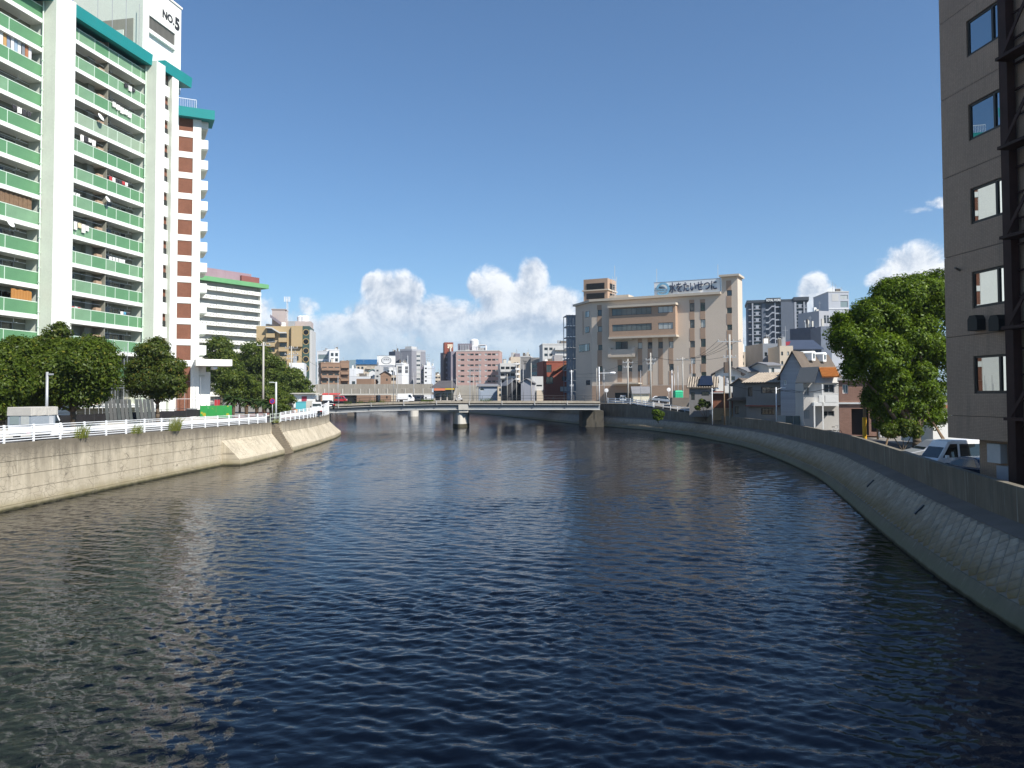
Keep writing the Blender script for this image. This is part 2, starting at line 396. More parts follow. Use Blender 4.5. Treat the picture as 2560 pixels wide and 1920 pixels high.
def rp(Y, o, z):
    n = nrmR(Y); return (RWAT(Y) + n.x * o, Y + n.y * o, z)

# water: a real rippled surface, finer where the river is nearer --------------------
m, t, bs = new_mat('river_water')
tcn = t.node('ShaderNodeTexCoord'); o = tcn.outputs['Object']
a3 = t.noise(t.scalev(o, 0.75, 1.0, 1.0), 5.0, 3.0, 0.55, 0.4)
bmp = t.node('ShaderNodeBump'); bmp.inputs['Distance'].default_value = 1.0; bmp.inputs['Strength'].default_value = 1.0; t.put(bmp.inputs['Height'], t.math('MULTIPLY', a3, 0.012))
t.put(bs.inputs['Normal'], bmp.outputs[0])
sp = t.node('ShaderNodeSeparateXYZ'); t.put(sp.inputs[0], o)
t.put(bs.inputs['Roughness'], t.remap(sp.outputs[1], 30, 170, 0.05, 0.16))      # ripples too small for the mesh
bs.inputs['Base Color'].default_value = (0.0012, 0.0026, 0.0066, 1); bs.inputs['IOR'].default_value = 1.333; bs.inputs['Specular IOR Level'].default_value = 0.22
WATER = m
wg = np.random.default_rng(21); NW = 64
wl = np.where(np.arange(NW) < 46, 0.18 * (0.62 / 0.18) ** wg.random(NW), 0.62 + 0.8 * wg.random(NW)); wa = math.radians(80) + wg.normal(size=NW) * 0.75; wk = 2 * math.pi / wl
wamp = np.where(wl < 0.62, 0.0043, 0.0030) * wl * (0.6 + 0.8 * wg.random(NW)); wph = wg.random(NW) * 6.283
def wave_z(X, Y, s):
    Z = np.zeros_like(X)
    for i in range(NW):
        if wl[i] < 2.6 * s: continue
        ph = wk[i] * (X * math.cos(wa[i]) + Y * math.sin(wa[i])) + wph[i] + 0.9 * np.sin(0.31 * X + 0.23 * Y + i)
        Z += wamp[i] * np.sin(ph)
    gust = 0.9 + 0.28 * np.sin(0.11 * X + 0.05 * Y) * np.sin(0.07 * Y - 0.04 * X + 1.0) + 0.2 * np.sin(0.37 * X - 0.13 * Y + 2.0) * np.sin(0.19 * Y + 0.21 * X)
    return Z * gust
vs, fs, k0 = [], [], 0
for (ya, yb, s) in ((-80, 8, 2.0), (8, 26, 0.07), (26, 50, 0.11), (50, 110, 0.22), (110, 176, 0.40), (176, 330, 1.2), (330, 500, 5.0)):
    ny = int(math.ceil((yb - ya) / s)) + 1; ys_ = np.linspace(ya, yb, ny); yy = np.arange(ya, yb + 1)
    xa = min(min(LBAS(q) for q in yy), min(LTOP(q) for q in yy)) - .6; xb = max(RWAT(q) for q in yy) + 1.0; nx = int(math.ceil((xb - xa) / s)) + 1
    Xg, Yg = np.meshgrid(np.linspace(xa, xb, nx), ys_); Zg = wave_z(Xg, Yg, s) if s < 3 else Xg * 0
    vs.append(np.stack([Xg, Yg, Zg], -1).reshape(-1, 3)); idx = (np.arange(ny * nx).reshape(ny, nx) + k0)
    fs.append(np.stack([idx[:-1, :-1], idx[:-1, 1:], idx[1:, 1:], idx[1:, :-1]], -1).reshape(-1, 4)); k0 += ny * nx
vs = np.vstack(vs).astype(np.float32); fs = np.vstack(fs).astype(np.int32); me = bpy.data.meshes.new('river')
me.vertices.add(len(vs)); me.vertices.foreach_set('co', vs.ravel()); me.loops.add(fs.size); me.loops.foreach_set('vertex_index', fs.ravel())
me.polygons.add(len(fs)); me.polygons.foreach_set('loop_start', np.arange(0, fs.size, 4, dtype=np.int32)); me.polygons.foreach_set('use_smooth', np.ones(len(fs), dtype=bool)); me.update(); me.materials.append(WATER)
river = link('river', me); tag(river, 'dark blue rippled river water between the two embankments', None, None, 'structure')

# ground sheets -------------------------------------------------------------
def ground(rows, side):
    mb = MB(); offs = [0, 0.35, 3, 8, 20, 60, 200, 1000, 8200]
    for a, b in zip(rows[:-1], rows[1:]):
        for p, q in zip(offs[:-1], offs[1:]):
            if side < 0:
                ea = LTOP(a) - .28; eb = LTOP(b) - .28; f = zL; sg = -1
            else:
                ea = rp(a, 2.6, 0)[0]; eb = rp(b, 2.6, 0)[0]; f = zR; sg = 1
            pts = [(ea + sg * p, a, f(a)), (ea + sg * q, a, f(a)), (eb + sg * q, b, f(b)), (eb + sg * p, b, f(b))]
            mb.poly(pts if sg > 0 else pts[::-1])
    return mb
rows = [-80, -40] + list(range(-20, 200, 4)) + list(range(200, 481, 20))
struct('ground', ground(rows, -1), GROUND, 'ground of the bank on the apartment side')
struct('ground', ground(rows, 1), GROUND, 'ground of the bank on the house side')
mb = MB()
mb.poly([(-8400, 480, 4.4), (8400, 480, 4.4), (8400, 8600, 4.4), (-8400, 8600, 4.4)])
struct('ground', mb, GROUND, 'far city ground beyond the river bend')
mb = MB().poly([(-8400, 480, -1), (8400, 480, -1), (8400, 480, 4.4), (-8400, 480, 4.4)])
struct('terrain', mb, CONC, 'bank closing the far river bend')

# roads -------------------------------------------------------------------------
def strip(side, y0, y1, o0, o1, dz, step=3.0):
    mb = MB(); n = max(1, int((y1 - y0) / step))
    for i in range(n):
        a = y0 + (y1 - y0) * i / n; b = y0 + (y1 - y0) * (i + 1) / n
        if side < 0: mb.poly([(LTOP(a) - o1, a, zL(a) + dz), (LTOP(a) - o0, a, zL(a) + dz), (LTOP(b) - o0, b, zL(b) + dz), (LTOP(b) - o1, b, zL(b) + dz)])
        else: mb.poly([rp(a, o0, zR(a) + dz), rp(a, o1, zR(a) + dz), rp(b, o1, zR(b) + dz), rp(b, o0, zR(b) + dz)])
    return mb
struct('road', strip(-1, -60, 158, 0.9, 6.6, 0.03), ASPH, 'asphalt road behind the white fence')
struct('road', strip(1, -60, 112, 3.2, 7.4, 0.03), ASPH, 'narrow road behind the shaded parapet')
struct('pavement', strip(-1, 52, 122, 7.0, 10.5, 0.05), REDPAVE, 'red paved footway beside the road')
mb = MB()
for i in range(40):
    a = -20 + i * 4.0
    for (p, q) in ((6.6, 6.8),):
        mb.box(LTOP(a) - q, a, zL(a) - .1, LTOP(a) - p, a + 3.98, zL(a) + .17)
struct('kerb', mb, CONC_L, 'concrete kerb along the road')
struct('road_marking', strip(-1, -30, 150, 6.3, 6.42, 0.045), WHITE, 'white edge line on the road')

# left embankment -------------------------------------------------------------
m, t, bs = new_mat('embankment')
tcn = t.node('ShaderNodeTexCoord'); o = tcn.outputs['Object']; sp = t.node('ShaderNodeSeparateXYZ'); t.put(sp.inputs[0], o)
base = t.mix(t.remap(t.noise(o, 0.35, 5.0, 0.6), 0.3, 0.7), (0.42, 0.365, 0.27, 1), (0.58, 0.515, 0.395, 1))
st = t.noise(t.scalev(o, 1, 1.0, 0.16), 1.1, 5.0, 0.72)
base = t.mix(t.math('MULTIPLY', t.remap(st, 0.44, 0.68), t.remap(sp.outputs[2], 0.5, 3.0, 0.15, 0.8)), base, (0.17, 0.15, 0.115, 1))
st2 = t.noise(t.scalev(o, 1, 1.6, 0.05), 2.6, 3.0, 0.6)
base = t.mix(t.math('MULTIPLY', t.remap(st2, 0.58, 0.7), 0.55), base, (0.60, 0.54, 0.42, 1))
top = t.math('MULTIPLY', t.remap(t.math('ADD', sp.outputs[2], t.math('MULTIPLY', t.noise(t.scalev(o, 1, 1, .3), 1.2, 4.0, .7), 1.3)), 3.05, 4.1), 0.9)
base = t.mix(top, base, (0.15, 0.13, 0.10, 1))
alg = t.remap(t.math('ADD', sp.outputs[2], t.math('MULTIPLY', t.noise(o, 0.8, 4.0), 0.5)), 0.25, 0.95, 0.85, 0)
base = t.mix(alg, base, (0.19, 0.165, 0.075, 1))
wet = t.remap(t.math('ADD', sp.outputs[2], t.math('MULTIPLY', t.noise(o, 2.0, 3.0), 0.12)), 0.12, 0.26, 0.9, 0)
base = t.mix(wet, base, (0.035, 0.035, 0.018, 1))
# shallow interlocking pattern cast into the face
vor = t.node('ShaderNodeTexVoronoi', feature='DISTANCE_TO_EDGE'); t.put(vor.inputs['Vector'], t.scalev(o, 0.0, 1.0, 1.7)); vor.inputs['Scale'].default_value = 1.9
jn = t.remap(vor.outputs['Distance'], 0.0, 0.035)
base = t.mix(t.math('MULTIPLY', t.math('SUBTRACT', 1.0, jn), t.remap(t.noise(o, 0.8, 3.0), 0.40, 0.56, 0.0, 0.8)), base, (0.12, 0.105, 0.08, 1))
t.put(bs.inputs['Base Color'], base); bs.inputs['Roughness'].default_value = 0.92; bs.inputs['Specular IOR Level'].default_value = 0.2
b = t.node('ShaderNodeBump'); b.inputs['Strength'].default_value = 0.35; b.inputs['Distance'].default_value = 0.03
t.put(b.inputs['Height'], t.math('ADD', jn, t.math('MULTIPLY', t.noise(o, 5.0, 5.0, 0.7), 0.7))); t.put(bs.inputs['Normal'], b.outputs[0])
EMB = m
lw = thing('river_wall', 'sunlit stained concrete river wall below the white fence', 'wall')
def wall_strip(mb, y0, y1, fa, fb, step=2.0):
    """curved block between two edge lines fa(Y), fb(Y) -> (x, z) front bottom / front top, 0.35 m thick inwards"""
    n = max(1, int(round((y1 - y0) / step)))
    for i in range(n):
        a = y0 + (y1 - y0) * i / n; b = y0 + (y1 - y0) * (i + 1) / n
        (xa, za), (xA, zA) = fa(a), fb(a); (xb, zb), (xB, zB) = fa(b), fb(b); k = len(mb.v)
        mb.v += [(xa, a, za), (xb, b, zb), (xB, b, zB), (xA, a, zA), (xa - .3, a, za), (xb - .3, b, zb), (xB - .3, b, zB), (xA - .3, a, zA)]
        q = [(0, 1, 2, 3), (3, 2, 6, 7), (1, 0, 4, 5)]
        if i == 0: q.append((0, 3, 7, 4))
        if i == n - 1: q.append((2, 1, 5, 6))
        mb.f += [tuple(k + j for j in f) for f in q]
mb = MB()    # backing behind the panels
wall_strip(mb, -78, 87.4, lambda Y: (LTOP(Y) - .06, -1.2), lambda Y: (LTOP(Y) - .06, zLT(Y) - .01)); mb.build('backing', EMB, lw); mb = MB(); wall_strip(mb, 91.0, 480, lambda Y: (LTOP(Y) - .06, -1.2), lambda Y: (LTOP(Y) - .06, zLT(Y) - .01))
mb.build('backing', EMB, lw)
def fr_at(z, Y): return LTOP(Y) + lerp(0.16, 0.0, min(1, max(0, z / 3.5)))
cuts = [-78, -40, -20, -8, 4, 14, 23, 32, 41, 50, 61, 73.6]
for a, b in zip(cuts[:-1], cuts[1:]):
    for z0, z1 in ((-1.2, 0.26), (0.285, 1.05), (1.075, 1.87), (1.895, 2.7), (2.725, None)):
        mb = MB(); top_f = (lambda Y: (fr_at(3.4, Y), zLT(Y))) if z1 is None else (lambda Y, z1=z1: (fr_at(z1, Y), z1))
        wall_strip(mb, a + .012, b - .012, lambda Y, z0=z0: (fr_at(z0, Y) + (.1 if z0 < 0 else 0), z0), top_f if z0 >= 0 else (lambda Y: (fr_at(.26, Y) + .1, .26)))
        mb.build('panel', EMB, lw)
cuts = [73.62, 80.5, 87.4, None, 91.0, 98, 106, 114, 122, 130, 138, 147, 170, 210, 260, 320, 400, 480]
for a, b in zip(cuts[:-1], cuts[1:]):
    if a is None or b is None: continue
    mb = MB(); wall_strip(mb, a + .012, b - .012, lambda Y: (LTOP(Y), 2.32), lambda Y: (LTOP(Y), zLT(Y)), 1.0); mb.build('panel', EMB, lw)
    mb = MB(); wall_strip(mb, a + .006, b - .006, lambda Y: (LBAS(Y) - .12, 0.55), lambda Y: (LTOP(Y) + .04, 2.29), 1.0); mb.build('sloped_panel', EMB, lw)
    mb = MB(); wall_strip(mb, a, b, lambda Y: (LBAS(Y) + .05, -1.2), lambda Y: (LBAS(Y) - .1, 0.53), 1.0); mb.build('footing', EMB, lw)
mb = MB()     # end face of the sloped part
Y = 73.61; mb.extr([(LTOP(Y) - .2, Y, -1.2), (LBAS(Y) + .05, Y, -1.2), (LBAS(Y) - .12, Y, .55), (LTOP(Y) + .04, Y, 2.3), (LTOP(Y) - .2, Y, 2.3)], (0, .25, 0)); mb.build('end_face', EMB, lw)
STEPC = paint('step_concrete', (0.20, 0.165, 0.115), 0.95, 0.2, 0.8, 0.6, bump=0.2)
for i in range(15):
    z1 = 0.12 + i * 0.24; xb = lerp(LBAS(89) - .05, LTOP(89) - .5, i / 14.0)
    mb = MB().box(LTOP(89) - 1.0 - 0.002 * i, 87.42, z1 - .22 if i else -1, xb, 90.98, z1); mb.build('step', STEPC, lw)
for Y in (87.3, 91.02):   # stair cheeks
    MB().extr([(LTOP(Y) - .3, Y, -1), (LBAS(Y), Y, -1), (LBAS(Y) - .1, Y, .55), (LTOP(Y) + .05, Y, 2.31), (LTOP(Y) + .02, Y, zLT(Y) + .004), (LTOP(Y) - .3, Y, zLT(Y) + .004)], (0, .1 if Y < 89 else -.0 + .1, 0)).build('stair_cheek', EMB, lw)

# right embankment ------------------------------------------------------------
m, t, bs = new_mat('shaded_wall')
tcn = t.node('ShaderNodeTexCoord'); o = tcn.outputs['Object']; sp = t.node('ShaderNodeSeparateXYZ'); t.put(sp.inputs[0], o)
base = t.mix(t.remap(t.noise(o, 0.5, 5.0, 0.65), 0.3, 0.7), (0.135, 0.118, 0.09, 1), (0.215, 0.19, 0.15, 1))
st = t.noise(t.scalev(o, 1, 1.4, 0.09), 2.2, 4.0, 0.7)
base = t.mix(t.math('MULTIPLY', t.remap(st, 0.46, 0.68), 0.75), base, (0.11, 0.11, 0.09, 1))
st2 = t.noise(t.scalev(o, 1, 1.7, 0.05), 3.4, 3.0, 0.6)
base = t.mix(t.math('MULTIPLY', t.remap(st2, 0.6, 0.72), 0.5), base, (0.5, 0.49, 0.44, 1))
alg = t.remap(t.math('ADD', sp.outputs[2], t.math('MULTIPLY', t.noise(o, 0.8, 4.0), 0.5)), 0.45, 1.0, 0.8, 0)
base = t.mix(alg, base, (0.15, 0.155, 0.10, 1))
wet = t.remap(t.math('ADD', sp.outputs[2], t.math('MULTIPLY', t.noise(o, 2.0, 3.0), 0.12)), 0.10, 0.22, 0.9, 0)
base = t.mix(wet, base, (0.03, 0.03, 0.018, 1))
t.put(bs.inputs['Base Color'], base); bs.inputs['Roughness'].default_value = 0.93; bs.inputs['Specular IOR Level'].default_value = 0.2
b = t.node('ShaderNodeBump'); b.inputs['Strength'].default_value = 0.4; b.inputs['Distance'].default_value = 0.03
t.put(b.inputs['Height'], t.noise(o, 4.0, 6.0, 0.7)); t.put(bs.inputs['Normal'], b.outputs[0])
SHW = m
m, t, bs = new_mat('revetment_stone')
tcn = t.node('ShaderNodeTexCoord'); o = tcn.outputs['Object']; oi = t.node('ShaderNodeObjectInfo'); ge = t.node('ShaderNodeNewGeometry')
sp = t.node('ShaderNodeSeparateXYZ'); t.put(sp.inputs[0], ge.outputs['Position'])
rr = t.math('FRACT', t.math('ADD', oi.outputs['Random'], ge.outputs['Random Per Island']))
base = t.mix(rr, (0.30, 0.26, 0.20, 1), (0.385, 0.34, 0.265, 1))
base = t.mix(1.0, base, t.remap(t.noise(o, 3.0, 5.0, 0.7), 0.2, 0.8, 0.7, 1.2), 'MULTIPLY')
alg = t.remap(t.math('ADD', sp.outputs[2], t.math('MULTIPLY', t.noise(ge.outputs['Position'], 0.9, 4.0), 0.8)), 1.0, 1.75, 0.85, 0)
base = t.mix(alg, base, (0.17, 0.125, 0.05, 1))
t.put(bs.inputs['Base Color'], base); bs.inputs['Roughness'].default_value = 0.95; bs.inputs['Specular IOR Level'].default_value = 0.2
b = t.node('ShaderNodeBump'); b.inputs['Strength'].default_value = 0.5; b.inputs['Distance'].default_value = 0.03
t.put(b.inputs['Height'], t.noise(o, 7.0, 5.0, 0.7)); t.put(bs.inputs['Normal'], b.outputs[0])
STONE = m
rw = thing('river_wall', 'shaded curving concrete parapet wall with stone slope below', 'wall')
def rsweep(mb, y0, y1, prof, step=2.0, ztop=None):
    n = max(1, int(round((y1 - y0) / step)))
    for i in range(n):
        a = y0 + (y1 - y0) * i / n; b = y0 + (y1 - y0) * (i + 1) / n
        pa = [rp(a, o_, zPT(a) if z_ is None else z_) for o_, z_ in prof]; pb = [rp(b, o_, zPT(b) if z_ is None else z_) for o_, z_ in prof]
        for j in range(len(prof) - 1): mb.poly([pa[j], pa[j + 1], pb[j + 1], pb[j]])
        if i == 0: mb.poly(pa[::-1])
        if i == n - 1: mb.poly(pb)
cuts = [-78, -30, -5, 6, 15, 22, 29, 37, 45, 54, 63, 72, 81, 90, 100, 110, 120, 130, 140, 150, 160, 172, 190, 220, 260, 320, 400, 480]
for a, b in zip(cuts[:-1], cuts[1:]):
    st_ = 1.5 if b < 180 else 10
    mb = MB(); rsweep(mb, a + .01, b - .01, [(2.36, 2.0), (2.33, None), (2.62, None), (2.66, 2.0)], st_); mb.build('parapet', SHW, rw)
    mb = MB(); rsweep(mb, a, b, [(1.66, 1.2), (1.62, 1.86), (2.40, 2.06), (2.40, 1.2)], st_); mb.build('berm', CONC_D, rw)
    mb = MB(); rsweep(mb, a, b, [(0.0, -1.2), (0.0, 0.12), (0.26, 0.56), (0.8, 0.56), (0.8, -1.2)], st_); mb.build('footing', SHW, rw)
mb = MB(); rsweep(mb, -78, 480, [(0.27, 0.3), (0.30, 0.545), (1.63, 1.845), (1.66, 1.2)], 3.0); mb.build('slope_backing', paint('stone_joint', (0.20, 0.18, 0.145), 0.95, 0.2, 1.0), rw)
# stones laid on edge as diamonds up the slope: the near ones one by one, the rest joined
def slope_pt(Y, s, h):
    """point on the slope: Y along the bank, s 0..1 up the slope, h out of the face"""
    n = nrmR(Y); o_ = lerp(0.30, 1.63, s); z_ = lerp(0.545, 1.845, s)
    up = Vector((-0.70 * n.x, -0.70 * n.y, 0.71)); return Vector((RWAT(Y) + n.x * o_, Y + n.y * o_, z_)) + up * h
NR, DY = 6, 0.36
def stone(mb, Y, r, rg):
    s0 = (r + .5) / NR; hy = DY * .93; hs = .93 / NR; c = 0.015 + rg.random() * .03; j = lambda k: (rg.random() - .5) * k
    lo = max(0.0, s0 - hs); hi = min(1.0, s0 + hs)
    outer = [(Y - hy, s0), (Y + j(.05), lo), (Y + hy, s0), (Y + j(.05), hi)]
    A = [slope_pt(y, s_, 0.0) for y, s_ in outer]; B = [slope_pt(lerp(Y, y, .8), lerp(s0, s_, .8), c * .8) for y, s_ in outer]; T = slope_pt(Y + j(.1), s0, c + .02)
    k = len(mb.v); mb.v += [tuple(p) for p in A + B + [T]]
    for i in range(4):
        i2 = (i + 1) % 4; mb.f.append((k + i2, k + i, k + 4 + i, k + 4 + i2)); mb.f.append((k + 4 + i2, k + 4 + i, k + 8))
cells = []
Yc = 12.0; k = 0
while Yc < 178:
    for r in range(NR): cells.append((Yc + (DY if r % 2 else 0), r))
    Yc += 2 * DY
rg = random.Random(3); rest = MB(); cnt = 0
for Y, r in cells:
    if 19.5 < Y and cnt < 290:
        mb = MB(); stone(mb, Y, r, rg); mb.build('stone', STONE, rw); cnt += 1
    else: stone(rest, Y, r, rg)
rest_o = rest.build('stones', STONE, rw); rest_o['kind'] = 'stuff'
# dark drain slots in the stone slope
for (Y, s0) in ((34.5, .62), (45.5, .55)):
    p = slope_pt(Y, s0, .09); MB().hexa([slope_pt(Y - .05, s0 - .13, .03), slope_pt(Y + .10, s0 - .13, .03), slope_pt(Y + .2, s0 + .16, .03), slope_pt(Y + .05, s0 + .16, .03)], [slope_pt(Y - .05, s0 - .13, .09), slope_pt(Y + .10, s0 - .13, .09), slope_pt(Y + .2, s0 + .16, .09), slope_pt(Y + .05, s0 + .16, .09)]).build('drain_outlet', DARKM, rw)

# mountains and air --------------------------------------------------------------
FOREST = paint('forest', (0.05, 0.075, 0.04), 0.95, 0.3, 0.004)
def ridge(name, label, Yc, pts, dep, seed):
    g = np.random.default_rng(seed); mb = MB(); xs = np.linspace(pts[0][0], pts[-1][0], 70); prev = None
    for i, x in enumerate(xs):
        y = np.interp(x, [p[0] for p in pts], [p[1] for p in pts]); P = at(x, y, Yc); zt = P.z + g.normal() * 3
        row = [(P.x, Yc - dep, 4.0), (P.x, Yc - dep * .45, zt * .55 + g.normal() * 8), (P.x, Yc, zt), (P.x, Yc + dep * .5, zt * .6), (P.x, Yc + dep, 4.0)]
        if prev:
            for j in range(4): mb.poly([prev[j], row[j], row[j + 1], prev[j + 1]])
        prev = row
    return struct(name, mb, FOREST, label, smooth=True)
ridge('mountains', 'blue far mountain ridge behind the city', 6500, [(-2600, 930), (-600, 905), (300, 925), (640, 915), (800, 905), (850, 895), (900, 898), (940, 896), (990, 905), (1050, 915), (1075, 925), (1100, 932), (1140, 945), (1230, 955), (1500, 950), (2200, 940), (3600, 925), (5200, 960)], 900, 5)
m, t, bs = new_mat('haze_air'); t.n.remove(bs)
pv = t.node('ShaderNodeVolumePrincipled'); pv.inputs['Color'].default_value = (0.68, 0.84, 1.0, 1); pv.inputs['Density'].default_value = 0.00011; pv.inputs['Anisotropy'].default_value = 0.2
t.put(t.n['Material Output'].inputs['Volume'], pv.outputs[0])
hz = MB().box(-8800, -900, -2.4, 8800, 8800, 360).build('haze', m); tag(hz, 'thin bluish air over the city', None, None, 'stuff')

# ================================================================== trees
def leaf_mesh(name, blobs, nleaf, size, mat, seed, sub=34, sub_r=0.34, droop=0.15, inner=0.3):
    """crown of many leaf-sized folded faces gathered in clumps over the surface of each blob (dx, dy, dz, rx, ry, rz)"""
    g = np.random.default_rng(seed); B = np.array(blobs, float)
    wgt = (B[:, 3] * B[:, 4] * B[:, 5]) ** (2 / 3); wgt /= wgt.sum()
    C = []; Rr = []; Nn = []
    for bi, b in enumerate(B):
        k = max(5, int(sub * len(B) * wgt[bi]))
        d = g.normal(size=(k, 3)); d /= np.linalg.norm(d, axis=1)[:, None]; d[:, 2] = np.where(d[:, 2] < -0.45, -d[:, 2], d[:, 2])
        rr = 0.62 + 0.38 * g.random(k) ** 0.5
        C.append(b[:3] + d * rr[:, None] * b[3:6] * 0.86); Rr.append((0.6 + 0.8 * g.random(k)) * sub_r * min(b[3:6])); Nn.append(d)
    C = np.vstack(C); Rr = np.concatenate(Rr); Nn = np.vstack(Nn)
    w = Rr ** 2; w /= w.sum(); idx = g.choice(len(C), nleaf, p=w)
    d = g.normal(size=(nleaf, 3)); d /= np.linalg.norm(d, axis=1)[:, None]
    rad_ = g.random(nleaf) ** 0.4
    P = C[idx] + d * (rad_ * Rr[idx])[:, None] * np.array([1.15, 1.15, 0.85])
    ni = int(nleaf * inner); bi = g.choice(len(B), ni, p=wgt); P[:ni] = B[bi, :3] + d[:ni] * (g.random(ni) ** 0.45 * 0.93)[:, None] * B[bi, 3:6]   # leaves inside, between the clumps
    nrm = d * 0.8 + Nn[idx] * 0.5 + np.array([0, 0, 0.35]) + g.normal(size=(nleaf, 3)) * 0.45; nrm /= np.linalg.norm(nrm, axis=1)[:, None]
    a = np.cross(nrm, g.normal(size=(nleaf, 3))); a /= np.linalg.norm(a, axis=1)[:, None]; b_ = np.cross(nrm, a)
    s = (size * (0.6 + 0.8 * g.random(nleaf)))[:, None]
    V = np.stack([P - a * s, P + b_ * s * 0.45 - nrm * s * 0.12, P + a * s - nrm * s * droop, P - b_ * s * 0.45 - nrm * s * 0.12], 1).reshape(-1, 3)
    me = bpy.data.meshes.new(name); me.vertices.add(len(V)); me.vertices.foreach_set('co', V.astype(np.float32).ravel())
    me.loops.add(nleaf * 4); me.loops.foreach_set('vertex_index', np.arange(nleaf * 4, dtype=np.int32))
    me.polygons.add(nleaf); me.polygons.foreach_set('loop_start', np.arange(0, nleaf * 4, 4, dtype=np.int32))
    me.update(); me.validate(); me.materials.append(mat); return me
def limb(mb, p, q, r0, r1, seed, seg=5, wob=0.12):
    g = random.Random(seed); p = Vector(p); q = Vector(q); L = (q - p).length; pts = []
    for i in range(seg + 1):
        t_ = i / seg; w_ = 0 if i in (0,) else wob * L * .25
        pts.append((p.lerp(q, t_) + Vector((g.uniform(-w_, w_), g.uniform(-w_, w_), 0)), lerp(r0, r1, t_)))
    for (a, ra), (b, rb) in zip(pts[:-1], pts[1:]): mb.tube(a, b, ra, 8, rb)
def tree(name, label, X, Y, z, blobs, nleaf, size, mat, seed, tr=0.2, group=None, forks=5, lean=(0, 0), **kw):
    r = thing(name, label, 'tree', (X, Y, z), 0, group)
    mb = MB(); g = random.Random(seed)
    zc = min(b[2] - b[5] * .35 for b in blobs); zc = max(zc, 1.2)
    fk = (lean[0] * .6, lean[1] * .6, zc * .75); limb(mb, (0, 0, -.2), fk, tr, tr * .8, seed)
    for i in range(forks):
        b = blobs[i % len(blobs)]; limb(mb, fk, (b[0] + g.uniform(-.3, .3) * b[3], b[1] + g.uniform(-.3, .3) * b[4], b[2] + b[5] * g.uniform(0, .5)), tr * .55, tr * .12, seed + i, 5, .25)
    mb.build('trunk', BARK, r, smooth=True)
    link('crown', leaf_mesh('crown', blobs, nleaf, size, mat, seed, **kw), r)
    return r
LF_A = leafmat('leaf_broad', (0.022, 0.040, 0.005), (0.094, 0.134, 0.013), (0.25, 0.20, 0.03))
LF_B = leafmat('leaf_glossy', (0.022, 0.042, 0.009), (0.090, 0.115, 0.016), (0.26, 0.16, 0.03))
LF_C = leafmat('leaf_camphor', (0.015, 0.038, 0.003), (0.125, 0.195, 0.010), (0.28, 0.33, 0.03))
LF_D = leafmat('leaf_far', (0.032, 0.056, 0.011), (0.110, 0.145, 0.020), (0.20, 0.18, 0.03))
LF_G = leafmat('grass_blade', (0.12, 0.15, 0.03), (0.26, 0.27, 0.07), (0.36, 0.33, 0.12))

# ================================================================== apartment block with the green balconies
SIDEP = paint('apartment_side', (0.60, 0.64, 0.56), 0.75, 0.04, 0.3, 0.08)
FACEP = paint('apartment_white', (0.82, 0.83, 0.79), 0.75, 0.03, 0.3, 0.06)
TEAL = paint('teal_eave', (0.018, 0.25, 0.25), 0.6, 0.06, 0.4, 0.08)
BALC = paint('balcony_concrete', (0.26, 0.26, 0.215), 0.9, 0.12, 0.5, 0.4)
BRICK = paint('brick_tile', (0.22, 0.095, 0.060), 0.85, 0.15, 0.8, fine=0.3, grid=(0.22, 0.075, 0.010, 0.75, 1))
GREENS = [paint('green_panel', (0.115, 0.265, 0.135), 0.4, 0.12, 0.5, 0.0), paint('green_panel_faded', (0.18, 0.32, 0.195), 0.5, 0.15, 0.6, 0.0), paint('green_panel_pale', (0.28, 0.37, 0.27), 0.5, 0.12, 0.6, 0.0)]
PANELF = paint('panel_frame', (0.60, 0.72, 0.62), 0.5, 0.05)
TANBOX = paint('tan_board', (0.42, 0.30, 0.21), 0.8, 0.1)
A = Fac('apartment_block', 'tall white apartment block with green balcony panels, marked NO.5', 'building', -41.8, 75.7, (0.194, 1.0), 3.45)
R0 = A.root; ZB = 3.45; FH = 2.765
slab = [13.5 - ZB + FH * k for k in range(-3, 11)]           # undersides of the balcony floors
RB = 1.35                                                     # balconies stand this far behind the pillar faces
roof_z = 43.8 - ZB
bpart('body', BALC, R0, -22.0, RB + 1.45, 0, 13.0, 15, roof_z - .4)
